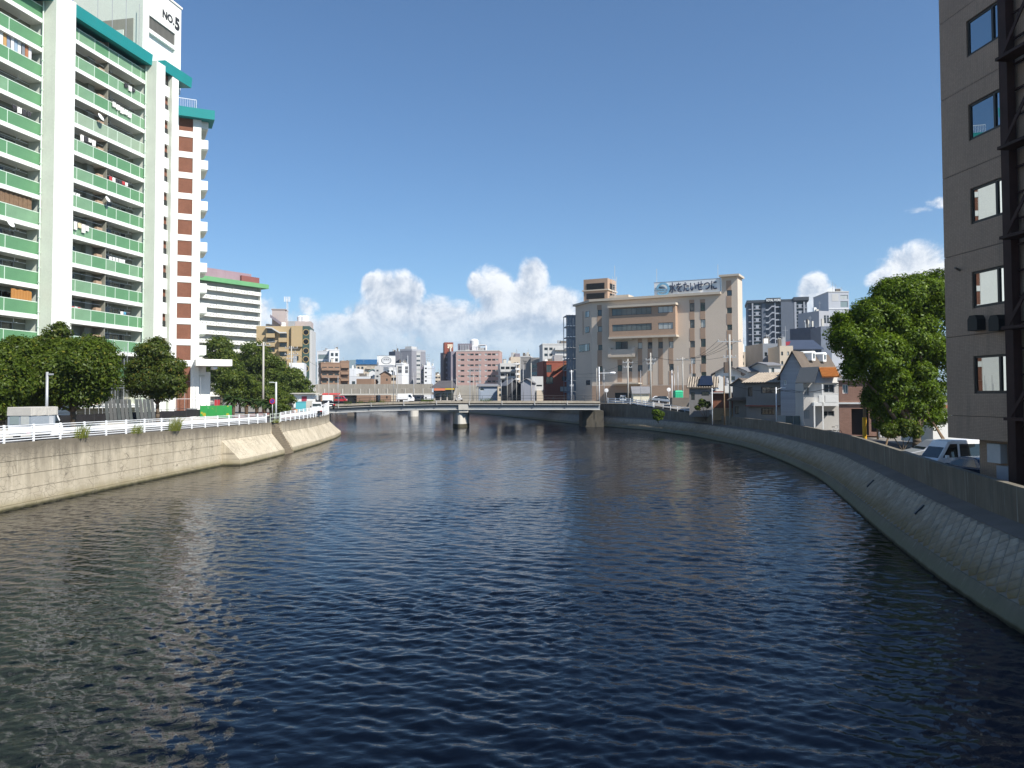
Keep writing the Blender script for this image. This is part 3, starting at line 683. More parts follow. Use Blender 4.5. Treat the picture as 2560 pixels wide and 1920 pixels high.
# two broad pillars clad with one panel a storey
for (u0, u1) in ((-2.48, 0.0), (12.4, 13.93), (-21.0, -18.6)):
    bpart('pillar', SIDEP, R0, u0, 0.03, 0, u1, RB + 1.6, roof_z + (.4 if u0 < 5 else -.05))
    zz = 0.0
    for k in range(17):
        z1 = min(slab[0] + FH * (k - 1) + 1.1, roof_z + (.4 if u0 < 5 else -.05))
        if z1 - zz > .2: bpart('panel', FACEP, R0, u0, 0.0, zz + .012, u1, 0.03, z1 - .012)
        zz = z1
def bay(u0, u1, posts, parts_u, left):
    for k, zs in enumerate(slab):
        bpart('balcony_slab', FACEP, R0, u0, RB, zs, u1, RB + 1.5, zs + .36)
        if k == len(slab) - 1 and False: continue
        zb = zs + .38
        if zs > 2:
            for p, q in zip(posts[:-1], posts[1:]):
                mt = GREENS[0]
                if not left and k == 10: mt = GREENS[2]
                elif not left and p < 2.5: mt = GREENS[1]
                elif not left and k > 10 and p > 6: mt = GREENS[1]
                elif (k * 5 + int(p * 3)) % 11 == 0: mt = GREENS[1]
                w = round(q - p, 2)
                po = shared(('gp', w, mt.name), 'railing_panel', mt, R0, (p, RB + .06, zb + .05), lambda mb: mb.box(.035, 0, 0, w - .035, .03, 1.08))
                shared(('gpf', w), 'frame', PANELF, po, (0, 0, 0), lambda mb: (mb.box(-.03, -.02, -.05, .03, .05, 1.16), mb.box(.03, -.015, 1.09, w - .03, .045, 1.16), mb.box(.03, -.012, -.05, w - .03, .04, 0)))
        # inside of the balcony: windows, partition, washing brackets
        zi = zs + .36
        for (wu0, wu1) in parts_u:
            wn = shared(('bw', round(wu1 - wu0, 2)), 'balcony_window', MATS['frame_grey'], R0, (wu0, RB + 1.38, zi + .02), lambda mb: [mb.box((wu1 - wu0) * j / 4 - .03, 0, 0, (wu1 - wu0) * j / 4 + .03, .06, 1.95) for j in range(5)] + [mb.box(0, 0, 1.95, wu1 - wu0, .06, 2.02), mb.box(0, 0, -.02, wu1 - wu0, .06, .06)])
            shared(('bwp', round(wu1 - wu0, 2)), 'pane', MATS['glass_dark'], wn, (0, .03, 0), lambda mb: mb.box(0, 0, 0, wu1 - wu0, .02, 1.96))
        shared(('brk',), 'washing_bracket', MATS['frame_white'], R0, (lerp(u0, u1, .1), RB + .75, zs - .0), lambda mb: (mb.box(-.025, -.02, -.5, .025, .02, -.002), mb.box(-.02, -.35, -.5, .02, .35, -.46)))
        shared(('brk',), 'washing_bracket', MATS['frame_white'], R0, (lerp(u0, u1, .62), RB + .75, zs - .0), lambda mb: None)
        shared(('brk',), 'washing_bracket', MATS['frame_white'], R0, (lerp(u0, u1, .87), RB + .75, zs - .0), lambda mb: None)
    for k, zs in enumerate(slab):
        for (p, q, yy) in ((.08, .5, .45), (.58, .95, .75)):
            if (k * 7 + int(p * 10)) % 3: MB().tube((lerp(u0, u1, p), RB + yy, zs - .48), (lerp(u0, u1, q), RB + yy, zs - .48), .022, 5).build('drying_pole', MATS['frame_white'], R0)
bay(0.0, 12.4, [0.03, 2.1, 4.35, 6.45, 7.9, 10.1, 11.6, 12.36], [(0.8, 3.6), (7.6, 11.2)], False)
bay(-18.6, -2.48, [-18.5, -15.6, -12.6, -9.5, -6.4, -2.55], [(-17, -12.5), (-9, -4)], True)
for k, zs in enumerate(slab):
    zi = zs + .36
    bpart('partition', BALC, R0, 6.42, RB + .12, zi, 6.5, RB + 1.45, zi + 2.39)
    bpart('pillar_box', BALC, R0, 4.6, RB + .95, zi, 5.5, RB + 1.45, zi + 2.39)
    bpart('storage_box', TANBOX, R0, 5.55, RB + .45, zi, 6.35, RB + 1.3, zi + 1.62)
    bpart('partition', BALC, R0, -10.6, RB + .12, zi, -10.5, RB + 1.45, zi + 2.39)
for u in (-2.65, 12.28):
    mb = MB(); mb.tube((u, RB - .08, 0), (u, RB - .08, roof_z - .6), .07, 8)
    for k in range(26): mb.box(u - .11, RB - .17, 1 + k * 1.38, u + .11, RB - .02, 1.06 + k * 1.38)
    mb.build('downpipe', PANELF, R0)
# teal eaves
ez0, ez1 = 43.25 - ZB, 44.45 - ZB
for (u0, u1, y0) in ((-18.6, -2.48, 0.35), (0.0, 12.4, 0.62), (13.93, 19.2, 0.15)):
    MB().extr([(u0, y0, ez0), (u0, y0 - .12, ez1), (u0, RB + 2.0, ez1 + .1), (u0, RB + 2.0, ez0 + .25)], (u1 - u0, 0, 0)).build('eave', TEAL, R0)
bpart('roof_slab', BALC, R0, -22.2, RB + 1.4, roof_z - .4, 18.6, 15.2, roof_z + .35)
# window bay beyond the second pillar
bpart('wall', FACEP, R0, 13.93, 0.8, 0, 16.74, 1.98, roof_z - .45); bpart('wall', FACEP, R0, 13.93, 1.985, 0, 18.3, 13, roof_z - .45)
bpart('pier', SIDEP, R0, 15.55, 0.22, 0, 16.75, 2.0, roof_z - .5); bpart('pier_face', FACEP, R0, 15.55, 0.19, 0, 16.75, 0.22, roof_z - .5)
for k, zs in enumerate(slab):
    bpart('spandrel', FACEP, R0, 13.94, 0.42, zs - .5, 15.35, 0.795, zs + .75)
    bpart('brick_panel', BRICK, R0, 13.97, 0.74, zs + 1.5, 15.5, 0.797, zs + 2.24)
    window(R0, 14.0, zs + .77, 15.5, zs + 1.48, y=0.78, rec=0.0, frame=MATS['frame_dark'], pane=MATS['glass_dark'])
# lift tower with the number
tw0, tw1, ty = 12.7, 19.8, 2.0; tz = 53.3 - ZB
sl = A.rect(364.5, 43, 431.6, 104, ty); pn = A.rect(364.5, 108, 428, 160, ty)
mb = MB(); wall_mesh(mb, tw0, tw1, roof_z - 1, tz, 9.0, [(tw0 + 1.05, tz - 5.05, tw1 - 1.15, tz - 3.55), (tw0 + 1.05, roof_z - .3, tw1 - 1.15, tz - 5.5)], 0.35, ty); mb.build('tower_wall', FACEP, R0)
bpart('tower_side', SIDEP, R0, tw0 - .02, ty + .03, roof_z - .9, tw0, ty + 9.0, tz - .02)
mb = MB(); mb.box(tw0 + 1.06, ty + .3, tz - 5.04, tw1 - 1.16, ty + .34, tz - 3.56); mb.build('vent_backing', DARKM, R0)
for i in range(22): u = tw0 + 1.15 + i * (tw1 - tw0 - 2.3) / 21; bpart('vent_slat', paint('slat_grey', (.22, .22, .2), .6), R0, u - .03, ty + .12, tz - 5.03, u + .03, ty + .2, tz - 3.57)
bpart('tower_cap', FACEP, R0, tw0 - .12, ty - .12, tz, tw1 + .12, ty + 9.1, tz + .22)
# opening on the tower side with a stair landing
bpart('landing_recess', BALC, R0, tw0 - .06, ty + 1.2, roof_z + .8, tw0 - .022, ty + 5.2, roof_z + 5.2); bpart('stair_wall', SIDEP, R0, tw0 - 1.2, ty + 1.6, roof_z + .4, tw0 - 1.1, ty + 6, roof_z + 3.4)
mb = MB()
for i in range(4): mb.tube((tw0 - .4 - i * 2.2, ty + .2, roof_z), (tw0 - .4 - i * 2.2, ty + .2, roof_z + 6.5), .03, 6)
mb.build('roof_mast', GREYM, R0)
INK = paint('sign_black', (0.03, 0.032, 0.035), 0.6, 0.05)
text_mesh('lettering', 'NO.', 1.25, INK, R0, (tw1 - 2.55, ty - .02, tz - 2.6), depth=.015, align='CENTER', bold=.05)
text_mesh('lettering', '5', 1.95, INK, R0, (tw1 - .8, ty - .02, tz - 2.85), depth=.015, bold=.09)

ez0, ez1 = 43.25 - ZB, 44.45 - ZB
# wing with the brick strip, set back and turned towards the bridge
Bw = Fac('apartment_wing', 'white apartment wing with column of brick panels under teal roof edge', 'building', -43.0, 105.0, (0.90, 0.437), 3.45)
Rb = Bw.root; uL, uB, uP = Bw.u(444, 600), Bw.u(480, 600), Bw.u(500, 600)
bpart('body', FACEP, Rb, uL - 4, 0.12, 0, uP, 12, roof_z - .3)
bpart('pier', FACEP, Rb, uB, -0.05, 0, uP + .02, 0.6, roof_z - .3); bpart('pier', FACEP, Rb, uL - 4, -0.05, 0, uL - .02, 0.6, roof_z - .35)
for k in range(-3, 11):
    zt = Bw.z(462, 400 + 180 / 3.95, 0) + FH * (k - 6) - .0
    if zt > ez0 + .4: continue
    bpart('brick_panel', BRICK, Rb, uL + .02, 0.05, zt - 1.95, uB - .03, 0.12, zt)
    bpart('band', FACEP, Rb, uL, -0.02, zt + .01, uB, 0.12, zt + .8)
    # balcony ends that stick out past the corner
    bpart('balcony', FACEP, Rb, uP + .02, 0.5, zt - 1.15, uP + .95, 5.5, zt + .05); bpart('balcony_slab', SIDEP, Rb, uP + .02, 0.6, zt - 1.28, uP + .8, 5.5, zt - 1.16)
    bpart('window', MATS['frame_dark'], Rb, uP, 1.0, zt + .1, uP + .05, 3.4, zt + 1.5)
bpart('base_wall', FACEP, Rb, uP, 0.9, 0, uP + 1.55, 8, 6.2)
bpart('brick_panel', BRICK, Rb, uL - .9, 0.02, 0, uB - .03, 0.1, 4.9)
za = Bw.z(520, 916); bpart('porch_roof', FACEP, Rb, uB + .45, -2.6, za, uB + 4.9, 1.2, za + .85); bpart('porch_beam', FACEP, Rb, uB + 2.6, -2.2, za - .42, uB + 3.1, 1.2, za - .003)
MB().extr([(uL - 4, -1.0, ez0), (uL - 4, -1.12, ez1), (uL - 4, 3, ez1), (uL - 4, 3, ez0)], (uP - uL + 5.6, 0, 0)).build('eave', TEAL, Rb)
mb = MB()
for i in range(15): mb.tube((uL - 1 + i * .22, -.6, ez1), (uL - 1 + i * .22, -.6, ez1 + 1.2), .018, 5)
mb.box(uL - 1, -.63, ez1 + 1.2, uL + 2.1, -.57, ez1 + 1.26); mb.box(uL + 2.05, -.6, ez1, uL + 2.1, 2, ez1 + 1.25); mb.build('roof_railing', WHITE_R, Rb)

# dishes and washing on the balconies -------------------------------------------
def dish(u, z, label, off=RB - .25, s=.42):
    r = thing('satellite_dish', label, 'satellite dish', A.wpos(u, off, z), math.atan2(A.d.y, A.d.x) - .5, 'satellite dishes on balcony rails')
    prof = [(0.0, 0.0), (s * .5, .03), (s * .85, .085), (s, .12)]
    mb = MB().lathe([(max(a, .01), b) for a, b in prof] + [(s * .97, .135), (s * .5, .05), (.01, .02)], n=16); o_ = mb.build('reflector', WHITE, r, smooth=True); o_.rotation_euler = (rad(62), 0, rad(35))
    MB().path([(0, 0, 0), (.1, .25, -.25), (.1, .3, -.6)], .03, 6).build('mount', GREYM, r); MB().tube((0, 0, 0), (.3, -.42, .12), .015, 5).build('feed_arm', GREYM, r)
def zr(k): return slab[k] + .36 + 1.2
dish(A.u(245, 290, RB), A.z(245, 292, RB - .2), 'white satellite dish on a faded balcony rail high up')
dish(A.u(18, 556, RB), A.z(18, 558, RB - .2), 'white satellite dish at the left edge on a green balcony')
dish(A.u(262, 497, RB), A.z(262, 498, RB - .2), 'tilted satellite dish beside a partition at mid height', s=.34)
CL = [paint('cloth_white', (.78, .78, .76), .9, .08), paint('cloth_dark', (.05, .05, .06), .9, .1), paint('cloth_yellow', (.72, .62, .42), .9, .05), paint('cloth_blue', (.10, .32, .5), .9, .1), paint('cloth_red', (.45, .06, .07), .9, .1)]
def washing(x, y, n, label, cs, w=.5, h=.65, sag=0.0, off=RB - .12):
    u, z = A.uv(x, y, off); r = thing('washing', label, 'laundry', A.wpos(u, off, z), math.atan2(A.d.y, A.d.x), 'washing hung out on the balconies')
    MB().tube((-.2, 0, 0), (n * w + .2, 0, -sag), .02, 5).build('pole', GREYM, r)
    g = random.Random(int(x * 7 + y))
    for i in range(n):
        hh = h * g.uniform(.7, 1.2); mb = MB(); zt = -sag * i / max(1, n); pts = []
        for j in range(5): pts.append((i * w + w * .86 * j / 4, (.06 if j % 2 else -.04) + g.uniform(-.02, .02)))
        for (a, ya), (b, yb) in zip(pts[:-1], pts[1:]): mb.hexa([(a, ya - .012, zt), (b, yb - .012, zt), (b, yb + .012, zt), (a, ya + .012, zt)], [(a + .02, ya * 1.6 - .012, zt - hh), (b, yb * 1.6 - .012, zt - hh), (b, yb * 1.6 + .012, zt - hh), (a + .02, ya * 1.6 + .012, zt - hh)])
        mb.build('cloth', CL[cs[i % len(cs)]], r)
washing(280, 252, 5, 'bright white washing draped over a high balcony rail', [0, 0, 0], .62, .55, .3, RB - .1)
washing(272, 439, 6, 'mixed dark and red washing above a green balcony rail', [4, 0, 1, 1], .5, .5, 0, RB + .3)
washing(183, 552, 4, 'white and yellow washing hung over a lower balcony rail', [0, 2, 0], .55, .7, .1, RB - .1)
washing(272, 640, 5, 'row of white shirts behind a green balcony rail', [0], .5, .5, 0, RB + .35)
washing(178, 478, 2, 'white sheet behind the rail next to the pillar', [0], .6, .5, 0, RB + .3)
washing(300, 778, 3, 'blue and white washing on the lowest full balcony', [0, 3, 1], .5, .4, 0, RB + .3)
washing(178, 765, 3, 'red and white washing near the pillar low down', [4, 0], .4, .45, 0, RB + .3)
washing(4, 765, 3, 'small washing at the left edge low down', [0, 4], .4, .4, 0, RB + .3)
washing(311, 205, 3, 'black and white cloth hung from a balcony near the top', [1, 0], .6, .5, .2, RB - .1)
# reed screens and a board on the near balconies
for (x0, y0, x1, y1, mt, lb) in ((0, 482, 80, 515, 'reed', 'sagging brown reed screen on a left edge balcony'), (28, 725, 80, 752, 'board', 'orange brown board standing behind a left edge balcony rail')):
    mt = paint('reed_screen', (.20, .13, .08), .95, .3, 3.0) if mt == 'reed' else paint('orange_board', (.42, .20, .06), .8, .15)
    q = A.rect(x0, y0, x1, y1, RB + .2); r = thing('balcony_screen', lb, 'screen', A.wpos(q[0], RB + .2, q[1] - .7), math.atan2(A.d.y, A.d.x), 'screens on the left edge balconies')
    n = 14
    for i in range(n): w = (q[2] - q[0]) / n; MB().box(i * w + .004, (.03 if i % 2 else 0), 0, (i + 1) * w - .004, .05 + (.03 if i % 2 else 0), (q[3] - q[1]) + .7 + .04 * math.sin(i * 1.3)).build('slat', mt, r)
# glazed-in balcony with stored boards, third storey from the top on the left edge
q = A.rect(0, 62, 82, 140, RB + .25); r = thing('enclosed_balcony', 'balcony closed with upright white and grey boards, upper left', 'screen', A.wpos(q[0], RB + .25, q[1]), math.atan2(A.d.y, A.d.x))
for i, c_ in enumerate([(.7, .7, .65), (.5, .3, .12), (.25, .3, .4), (.75, .75, .75), (.3, .4, .5), (.7, .72, .7), (.2, .22, .25), (.35, .15, .08), (.6, .6, .62)]):
    w = (q[2] - q[0]) / 9; MB().box(i * w, .02 * (i % 3), 0, i * w + w * .8, .06 + .02 * (i % 3), q[3] - q[1] - .1 * (i % 2)).build('board', paint('board%d' % i, c_, .7), r)

washing(200, 335, 4, 'white washing behind the faded panels near the top', [0, 1, 0], .55, .55, 0, RB + .3)
washing(30, 260, 4, 'dark washing behind an upper left edge rail', [1, 0, 1], .55, .5, 0, RB + .3)

# ================================================================== left bank: fence, truck, trees
def zfence(Y): return zLT(Y)
fence = thing('guard_fence', 'white metal guard fence on top of the sunlit river wall', 'fence')
def fpt(Y, z, o_=0.12): return (LTOP(Y) - o_, Y, z)
def fence_h(Y): return float(np.interp(Y, [-80, 90, 93, 112, 126, 150], [1.02, 1.02, 1.15, 1.5, 1.95, 1.95]))
posts = []
Y = -12.0
while Y < 86.5: posts.append(Y); Y += 2.58
posts2 = list(np.arange(91.2, 125, 2.1)) + [126.4, 128.2, 130, 131.8]
RAILS = [(.95, .022), (.82, .022), (.60, .095), (.42, .05), (.26, .022), (.12, .022)]
for grp_, last in ((posts, 87.0), (posts2, 131.8)):
    for i, Y in enumerate(grp_):
        h = fence_h(Y); x, _, z = fpt(Y, zLT(Y)); MB().box(x - .055, Y - .055, z - .08, x + .055, Y + .055, z + h).build('post', WHITE_R, fence, bevel=.012)
        if i + 1 < len(grp_):
            Y2 = grp_[i + 1]
            for (fz, hr) in RAILS:
                h2 = fence_h(Y2); p = fpt(Y, zLT(Y) + fz * h); q = fpt(Y2, zLT(Y2) + fz * h2)
                hh = hr * (1.0 if h < 1.05 else 1.25) * (h if hr > .04 else 1)
                a = Vector(p); b = Vector(q); a.y += .05; b.y -= .05
                MB().hexa([(a.x - .03, a.y, a.z - hh), (a.x + .03, a.y, a.z - hh), (a.x + .03, a.y, a.z + hh), (a.x - .03, a.y, a.z + hh)], [(b.x - .03, b.y, b.z - hh), (b.x + .03, b.y, b.z - hh), (b.x + .03, b.y, b.z + hh), (b.x - .03, b.y, b.z + hh)]).build('rail', WHITE_R, fence)
gate = thing('stair_gate', 'pale pipe gate closing the gap above the river steps', 'gate', fpt(87.4, zLT(89)))
PALEG = paint('pale_gate', (.55, .62, .52), .6, .08)
for i in range(3): MB().tube((0, 0, .15 + i * .38), (0.0, 3.4, .15 + i * .38), .03, 6).build('rail', PALEG, gate)
for y_ in (0, 1.7, 3.4): MB().tube((0, y_, -.1), (0, y_, 1.0), .04, 6).build('post', PALEG, gate)

def wheel(parent, x, y, z, r, w):
    o_ = MB().lathe([(r * .62, -w / 2), (r * .96, -w / 2), (r, -w * .35), (r, w * .35), (r * .96, w / 2), (r * .62, w / 2)], n=20).build('wheel', paint('tyre', (.022, .022, .023), .9, .1), parent, (x, y, z), smooth=False)
    o_.rotation_euler = (math.pi / 2, 0, 0)
    MB().lathe([(.04, -w * .42), (r * .6, -w * .42), (r * .63, -w * .5), (r * .63, w * .5), (r * .6, w * .42), (.04, w * .42)], n=14).build('rim', paint('rim_silver', (.45, .46, .48), .35, .05, metal=.7), o_)
def vehicle(name, label, X, Y, z, yaw, L, Wd, H, side, house, body, cat='car', belt=None, glassm=None, wr=.29, wx=None, group=None, mirror=True, plate=True, inset=.09, taillow=None):
    """car from a side outline (x, z) and a glasshouse outline; x forward, y to the left"""
    r = thing(name, label, cat, (X, Y, z), yaw, group); glassm = glassm or MATS['car_glass']; w = Wd / 2
    mb = MB(); n = len(side)
    rows = [(-w * .96, 0), (-w, .0), (w, 0), (w * .96, 0)]
    # lower body, slightly barrelled in plan so that the ends are rounded
    secs = []
    for f in (-1, -.86, .86, 1):
        sc_ = 1.0 if abs(f) < .9 else .965; secs.append([(x * sc_, f * w, z_ if abs(f) < .9 else lerp(z_, belt or z_, 0) * .985 + .012) for x, z_ in side])
    k0 = len(mb.v)
    for s_ in secs: mb.v += s_
    for a in range(3):
        for i in range(n):
            j = (i + 1) % n; mb.f.append((k0 + a * n + i, k0 + (a + 1) * n + i, k0 + (a + 1) * n + j, k0 + a * n + j))
    mb.f.append(tuple(range(k0, k0 + n))); mb.f.append(tuple(range(k0 + 4 * n - 1, k0 + 3 * n - 1, -1)))
    mb.build('body', body, r, bevel=.035)
    # glasshouse
    gh = MB(); m_ = len(house); zt = max(p[1] for p in house); zb = min(p[1] for p in house)
    def hw(z_): return w * .955 - inset * (z_ - zb) / max(.01, zt - zb) * w * 1.6
    L_ = [(x, -hw(z_), z_) for x, z_ in house]; R_ = [(x, hw(z_), z_) for x, z_ in house]
    gh.v = L_ + R_
    for i in range(m_):
        j = (i + 1) % m_; gh.f.append((i, i + m_, j + m_, j))
    gh.f.append(tuple(range(m_))); gh.f.append(tuple(range(2 * m_ - 1, m_ - 1, -1)))
    cab = gh.build('cabin', body, r, bevel=.04)
    return r, hw, zb, zt
paint('car_white', (.80, .81, .82), .25, .02, spec=.6); paint('car_silver', (.42, .44, .46), .28, .03, metal=.4, spec=.6); paint('car_navy', (.012, .025, .055), .2, .05, spec=.7)
paint('car_black', (.012, .012, .014), .22, .05, spec=.7); paint('car_red', (.42, .02, .03), .25, .05, spec=.6); paint('lamp_red', (.45, .02, .02), .25, .02); paint('lamp_clear', (.7, .72, .72), .15, .02); paint('plastic_black', (.02, .02, .02), .6, .05)
glass('car_glass', (.02, .028, .032), .04)
def side_glass(r, hw, pts, zb, zt, sgn, fr=.0):
    """dark window laid on the sloping side of a cabin"""
    k = []
    for x, z_ in pts: k.append((x, sgn * (hw(z_) + .006), z_))
    mb = MB(); mb.extr(k if sgn < 0 else k[::-1], (0, -sgn * .02, 0)); return mb.build('side_window', MATS['car_glass'], r)
def end_glass(r, hw, x0, z0, x1, z1, name='windscreen', inset=.07):
    d = Vector((z1 - z0, 0, -(x1 - x0))).normalized() * (.012 if x0 > x1 else -.012)
    if name != 'windscreen': d = -d if d.x > 0 else d
    elif d.x < 0: d = -d
    a = hw(z0) - inset; b = hw(z1) - inset
    q = [(x0, -a, z0), (x0, a, z0), (x1, b, z1), (x1, -b, z1)]; q2 = [tuple(Vector(p) + d) for p in q]
    return MB().hexa(q, q2).build(name, MATS['car_glass'], r)
def kei_van(name, label, X, Y, z, yaw, body, group=None, L=3.4, H=1.88, Wd=1.48):
    f = L / 2
    r, hw, zb, zt = vehicle(name, label, X, Y, z, yaw, L, Wd, H, [(-f, .25), (f - .05, .25), (f, .45), (f - .02, .85), (f - .25, 1.0), (-f + .02, 1.0), (-f, .9)], [(-f + .02, .98), (f - .28, .98), (f - .95, H - .06), (f - 1.15, H), (-f + .25, H), (-f + .08, H - .08)], body, 'van', 1.0, group=group)
    for s_ in (-1, 1):
        side_glass(r, hw, [(f - .55, 1.06), (f - 1.02, H - .2), (f - 1.42, H - .2), (f - 1.42, 1.06)], zb, zt, s_); side_glass(r, hw, [(f - 1.55, 1.06), (f - 1.55, H - .2), (-f + .2, H - .2), (-f + .14, 1.06)], zb, zt, s_)
        MB().box(f - .75, s_ * (Wd / 2 + .02), 1.0, f - .6, s_ * (Wd / 2 + .2), 1.2).build('mirror', body, r, bevel=.03)
        MB().box(-f - .01, s_ * (Wd / 2 - .04), .7, -f + .05, s_ * (Wd / 2 - .2), 1.0).build('tail_lamp', MATS['lamp_red'], r); MB().box(f - .08, s_ * (Wd / 2 - .04), .62, f + .012, s_ * (Wd / 2 - .34), .82).build('headlight', MATS['lamp_clear'], r)
        wheel(r, f - .55, s_ * (Wd / 2 - .08), .28, .28, .16); wheel(r, -f + .55, s_ * (Wd / 2 - .08), .28, .28, .16)
    end_glass(r, hw, f - .32, 1.04, f - .93, H - .12); end_glass(r, hw, -f + .02, 1.1, -f + .09, H - .18, 'rear_window')
    MB().box(f - .02, -Wd / 2 + .08, .27, f + .04, Wd / 2 - .08, .42).build('bumper', body, r, bevel=.02); MB().box(-f - .04, -Wd / 2 + .08, .27, -f + .02, Wd / 2 - .08, .42).build('bumper', body, r, bevel=.02)
    return r
def sedan(name, label, X, Y, z, yaw, body, group=None, L=4.4, H=1.46, Wd=1.72, wagon=False):
    f = L / 2; tail = -f + (.35 if wagon else 1.0)
    r, hw, zb, zt = vehicle(name, label, X, Y, z, yaw, L, Wd, H, [(-f, .3), (f - .1, .28), (f, .5), (f - .06, .72), (f - 1.05, .92), (-f + .1, .96), (-f, .85)], [(tail - .3, .94), (f - 1.05, .9), (f - 1.8, H - .05), (f - 2.0, H), (tail + .5, H), (tail + .25, H - .06)], body, 'car', .93, group=group, inset=.14)
    for s_ in (-1, 1):
        side_glass(r, hw, [(f - 1.3, .98), (f - 1.88, H - .13), (f - 2.3, H - .1), (f - 2.3, .98)], zb, zt, s_); side_glass(r, hw, [(f - 2.38, .98), (f - 2.38, H - .1), (tail + .42, H - .12), (tail + .1, .98)], zb, zt, s_)
        MB().box(f - 1.5, s_ * (Wd / 2), .93, f - 1.36, s_ * (Wd / 2 + .17), 1.06).build('mirror', body, r, bevel=.03)
        MB().box(-f - .01, s_ * (Wd / 2 - .05), .68, -f + .08, s_ * (Wd / 2 - .35), .86).build('tail_lamp', MATS['lamp_red'], r); MB().box(f - .12, s_ * (Wd / 2 - .06), .56, f + .005, s_ * (Wd / 2 - .42), .7).build('headlight', MATS['lamp_clear'], r)
        wheel(r, f - .85, s_ * (Wd / 2 - .09), .31, .31, .19); wheel(r, -f + .85, s_ * (Wd / 2 - .09), .31, .31, .19)
    end_glass(r, hw, f - 1.12, .95, f - 1.8, H - .1); end_glass(r, hw, tail - .22, 1.0, tail + .28, H - .12, 'rear_window')
    MB().box(-.25, 0, 0, .25, .02, .15).build('number_plate', WHITE, r, (-f - .03, 0, .55)).rotation_euler = (0, 0, math.pi / 2)
    return r
def small_truck(name, label, X, Y, z, yaw, body, box=None, group=None, L=3.4, Wd=1.48):
    f = L / 2; H = 1.78
    r, hw, zb, zt = vehicle(name, label, X, Y, z, yaw, L, Wd, H, [(f - 1.25, .25), (f - .05, .25), (f, .45), (f - .01, .85), (f - .12, .98), (f - 1.25, .98)], [(f - 1.25, .96), (f - .14, .96), (f - .55, H - .06), (f - .7, H), (f - 1.22, H), (f - 1.25, H - .1)], body, 'truck', 1.0, group=group)
    for s_ in (-1, 1):
        side_glass(r, hw, [(f - .35, 1.02), (f - .68, H - .2), (f - 1.12, H - .2), (f - 1.12, 1.02)], zb, zt, s_); MB().box(f - .5, s_ * (Wd / 2), 1.0, f - .38, s_ * (Wd / 2 + .18), 1.22).build('mirror', MATS['plastic_black'], r)
        wheel(r, f - .5, s_ * (Wd / 2 - .08), .28, .28, .15); wheel(r, -f + .7, s_ * (Wd / 2 - .08), .28, .28, .15); MB().box(f - .06, s_ * (Wd / 2 - .05), .55, f + .01, s_ * (Wd / 2 - .35), .72).build('headlight', MATS['lamp_clear'], r)
        MB().box(-f - .02, s_ * (Wd / 2 - .05), .5, -f + .02, s_ * (Wd / 2 - .3), .6).build('tail_lamp', MATS['lamp_red'], r)
    end_glass(r, hw, f - .17, 1.02, f - .54, H - .12); end_glass(r, hw, f - 1.25, 1.15, f - 1.25, H - .2, 'rear_window')
    MB().box(-f, -Wd / 2 + .05, .42, f - 1.28, Wd / 2 - .05, .6).build('chassis', MATS['plastic_black'], r); MB().box(-f, -Wd / 2, .6, f - 1.28, Wd / 2, .68).build('bed', body, r)
    for s_ in (-1, 1): MB().box(-f, s_ * Wd / 2 - .02, .68, f - 1.28, s_ * Wd / 2 + .02, .96).build('bed_side', body, r)
    MB().box(-f - .02, -Wd / 2, .68, -f + .02, Wd / 2, .96).build('tailgate', body, r)
    return r, f, Wd
roadang = math.atan2(1, .045)
tX, tY = LTOP(52) - 2.9, 52.0
tr, f_, w_ = small_truck('small_truck', 'small white truck with grey tarpaulin box behind the fence', tX, tY, zL(50) + .03, roadang, MATS['car_white'])
TARP = paint('tarpaulin', (.46, .44, .40), .85, .08, 1.2, .2, bump=.25); BOXP = paint('box_panel', (.30, .34, .38), .6, .08)
MB().hexa([(-f_ - .05, -.76, .98), (f_ - 1.0, -.76, .98), (f_ - 1.0, .76, .98), (-f_ - .05, .76, .98)], [(-f_ - .05, -.76, 1.62), (f_ - 1.0, -.76, 1.62), (f_ - 1.0, .76, 1.62), (-f_ - .05, .76, 1.62)]).build('box_panels', BOXP, tr)
mb = MB(); n = 8
for i in range(n):
    a = lerp(-f_ - .1, f_ - .72, i / n); b = lerp(-f_ - .1, f_ - .72, (i + 1) / n); s1 = .02 * math.sin(i * 2.1); s2 = .02 * math.sin((i + 1) * 2.1)
    mb.hexa([(a, -.80 - s1, 1.58 + s1), (b, -.80 - s2, 1.58 + s2), (b, .80 + s2, 1.58), (a, .80 + s1, 1.58)], [(a, -.77, 2.14 + s1 * .5), (b, -.77, 2.14 + s2 * .5), (b, .77, 2.14), (a, .77, 2.14)])
mb.build('tarpaulin', TARP, tr, bevel=.03)
for (a, b) in ((-.62, -.1), (.02, .6)): MB().box(-f_ - .07, a, 1.05, -f_ - .052, b, 1.56).build('box_window', MATS['glass_pale'], tr)
MB().box(f_ - 1.65, -.775, 1.02, f_ - 1.2, -.762, 1.52).build('box_door', paint('box_door', (.5, .52, .54), .6), tr)

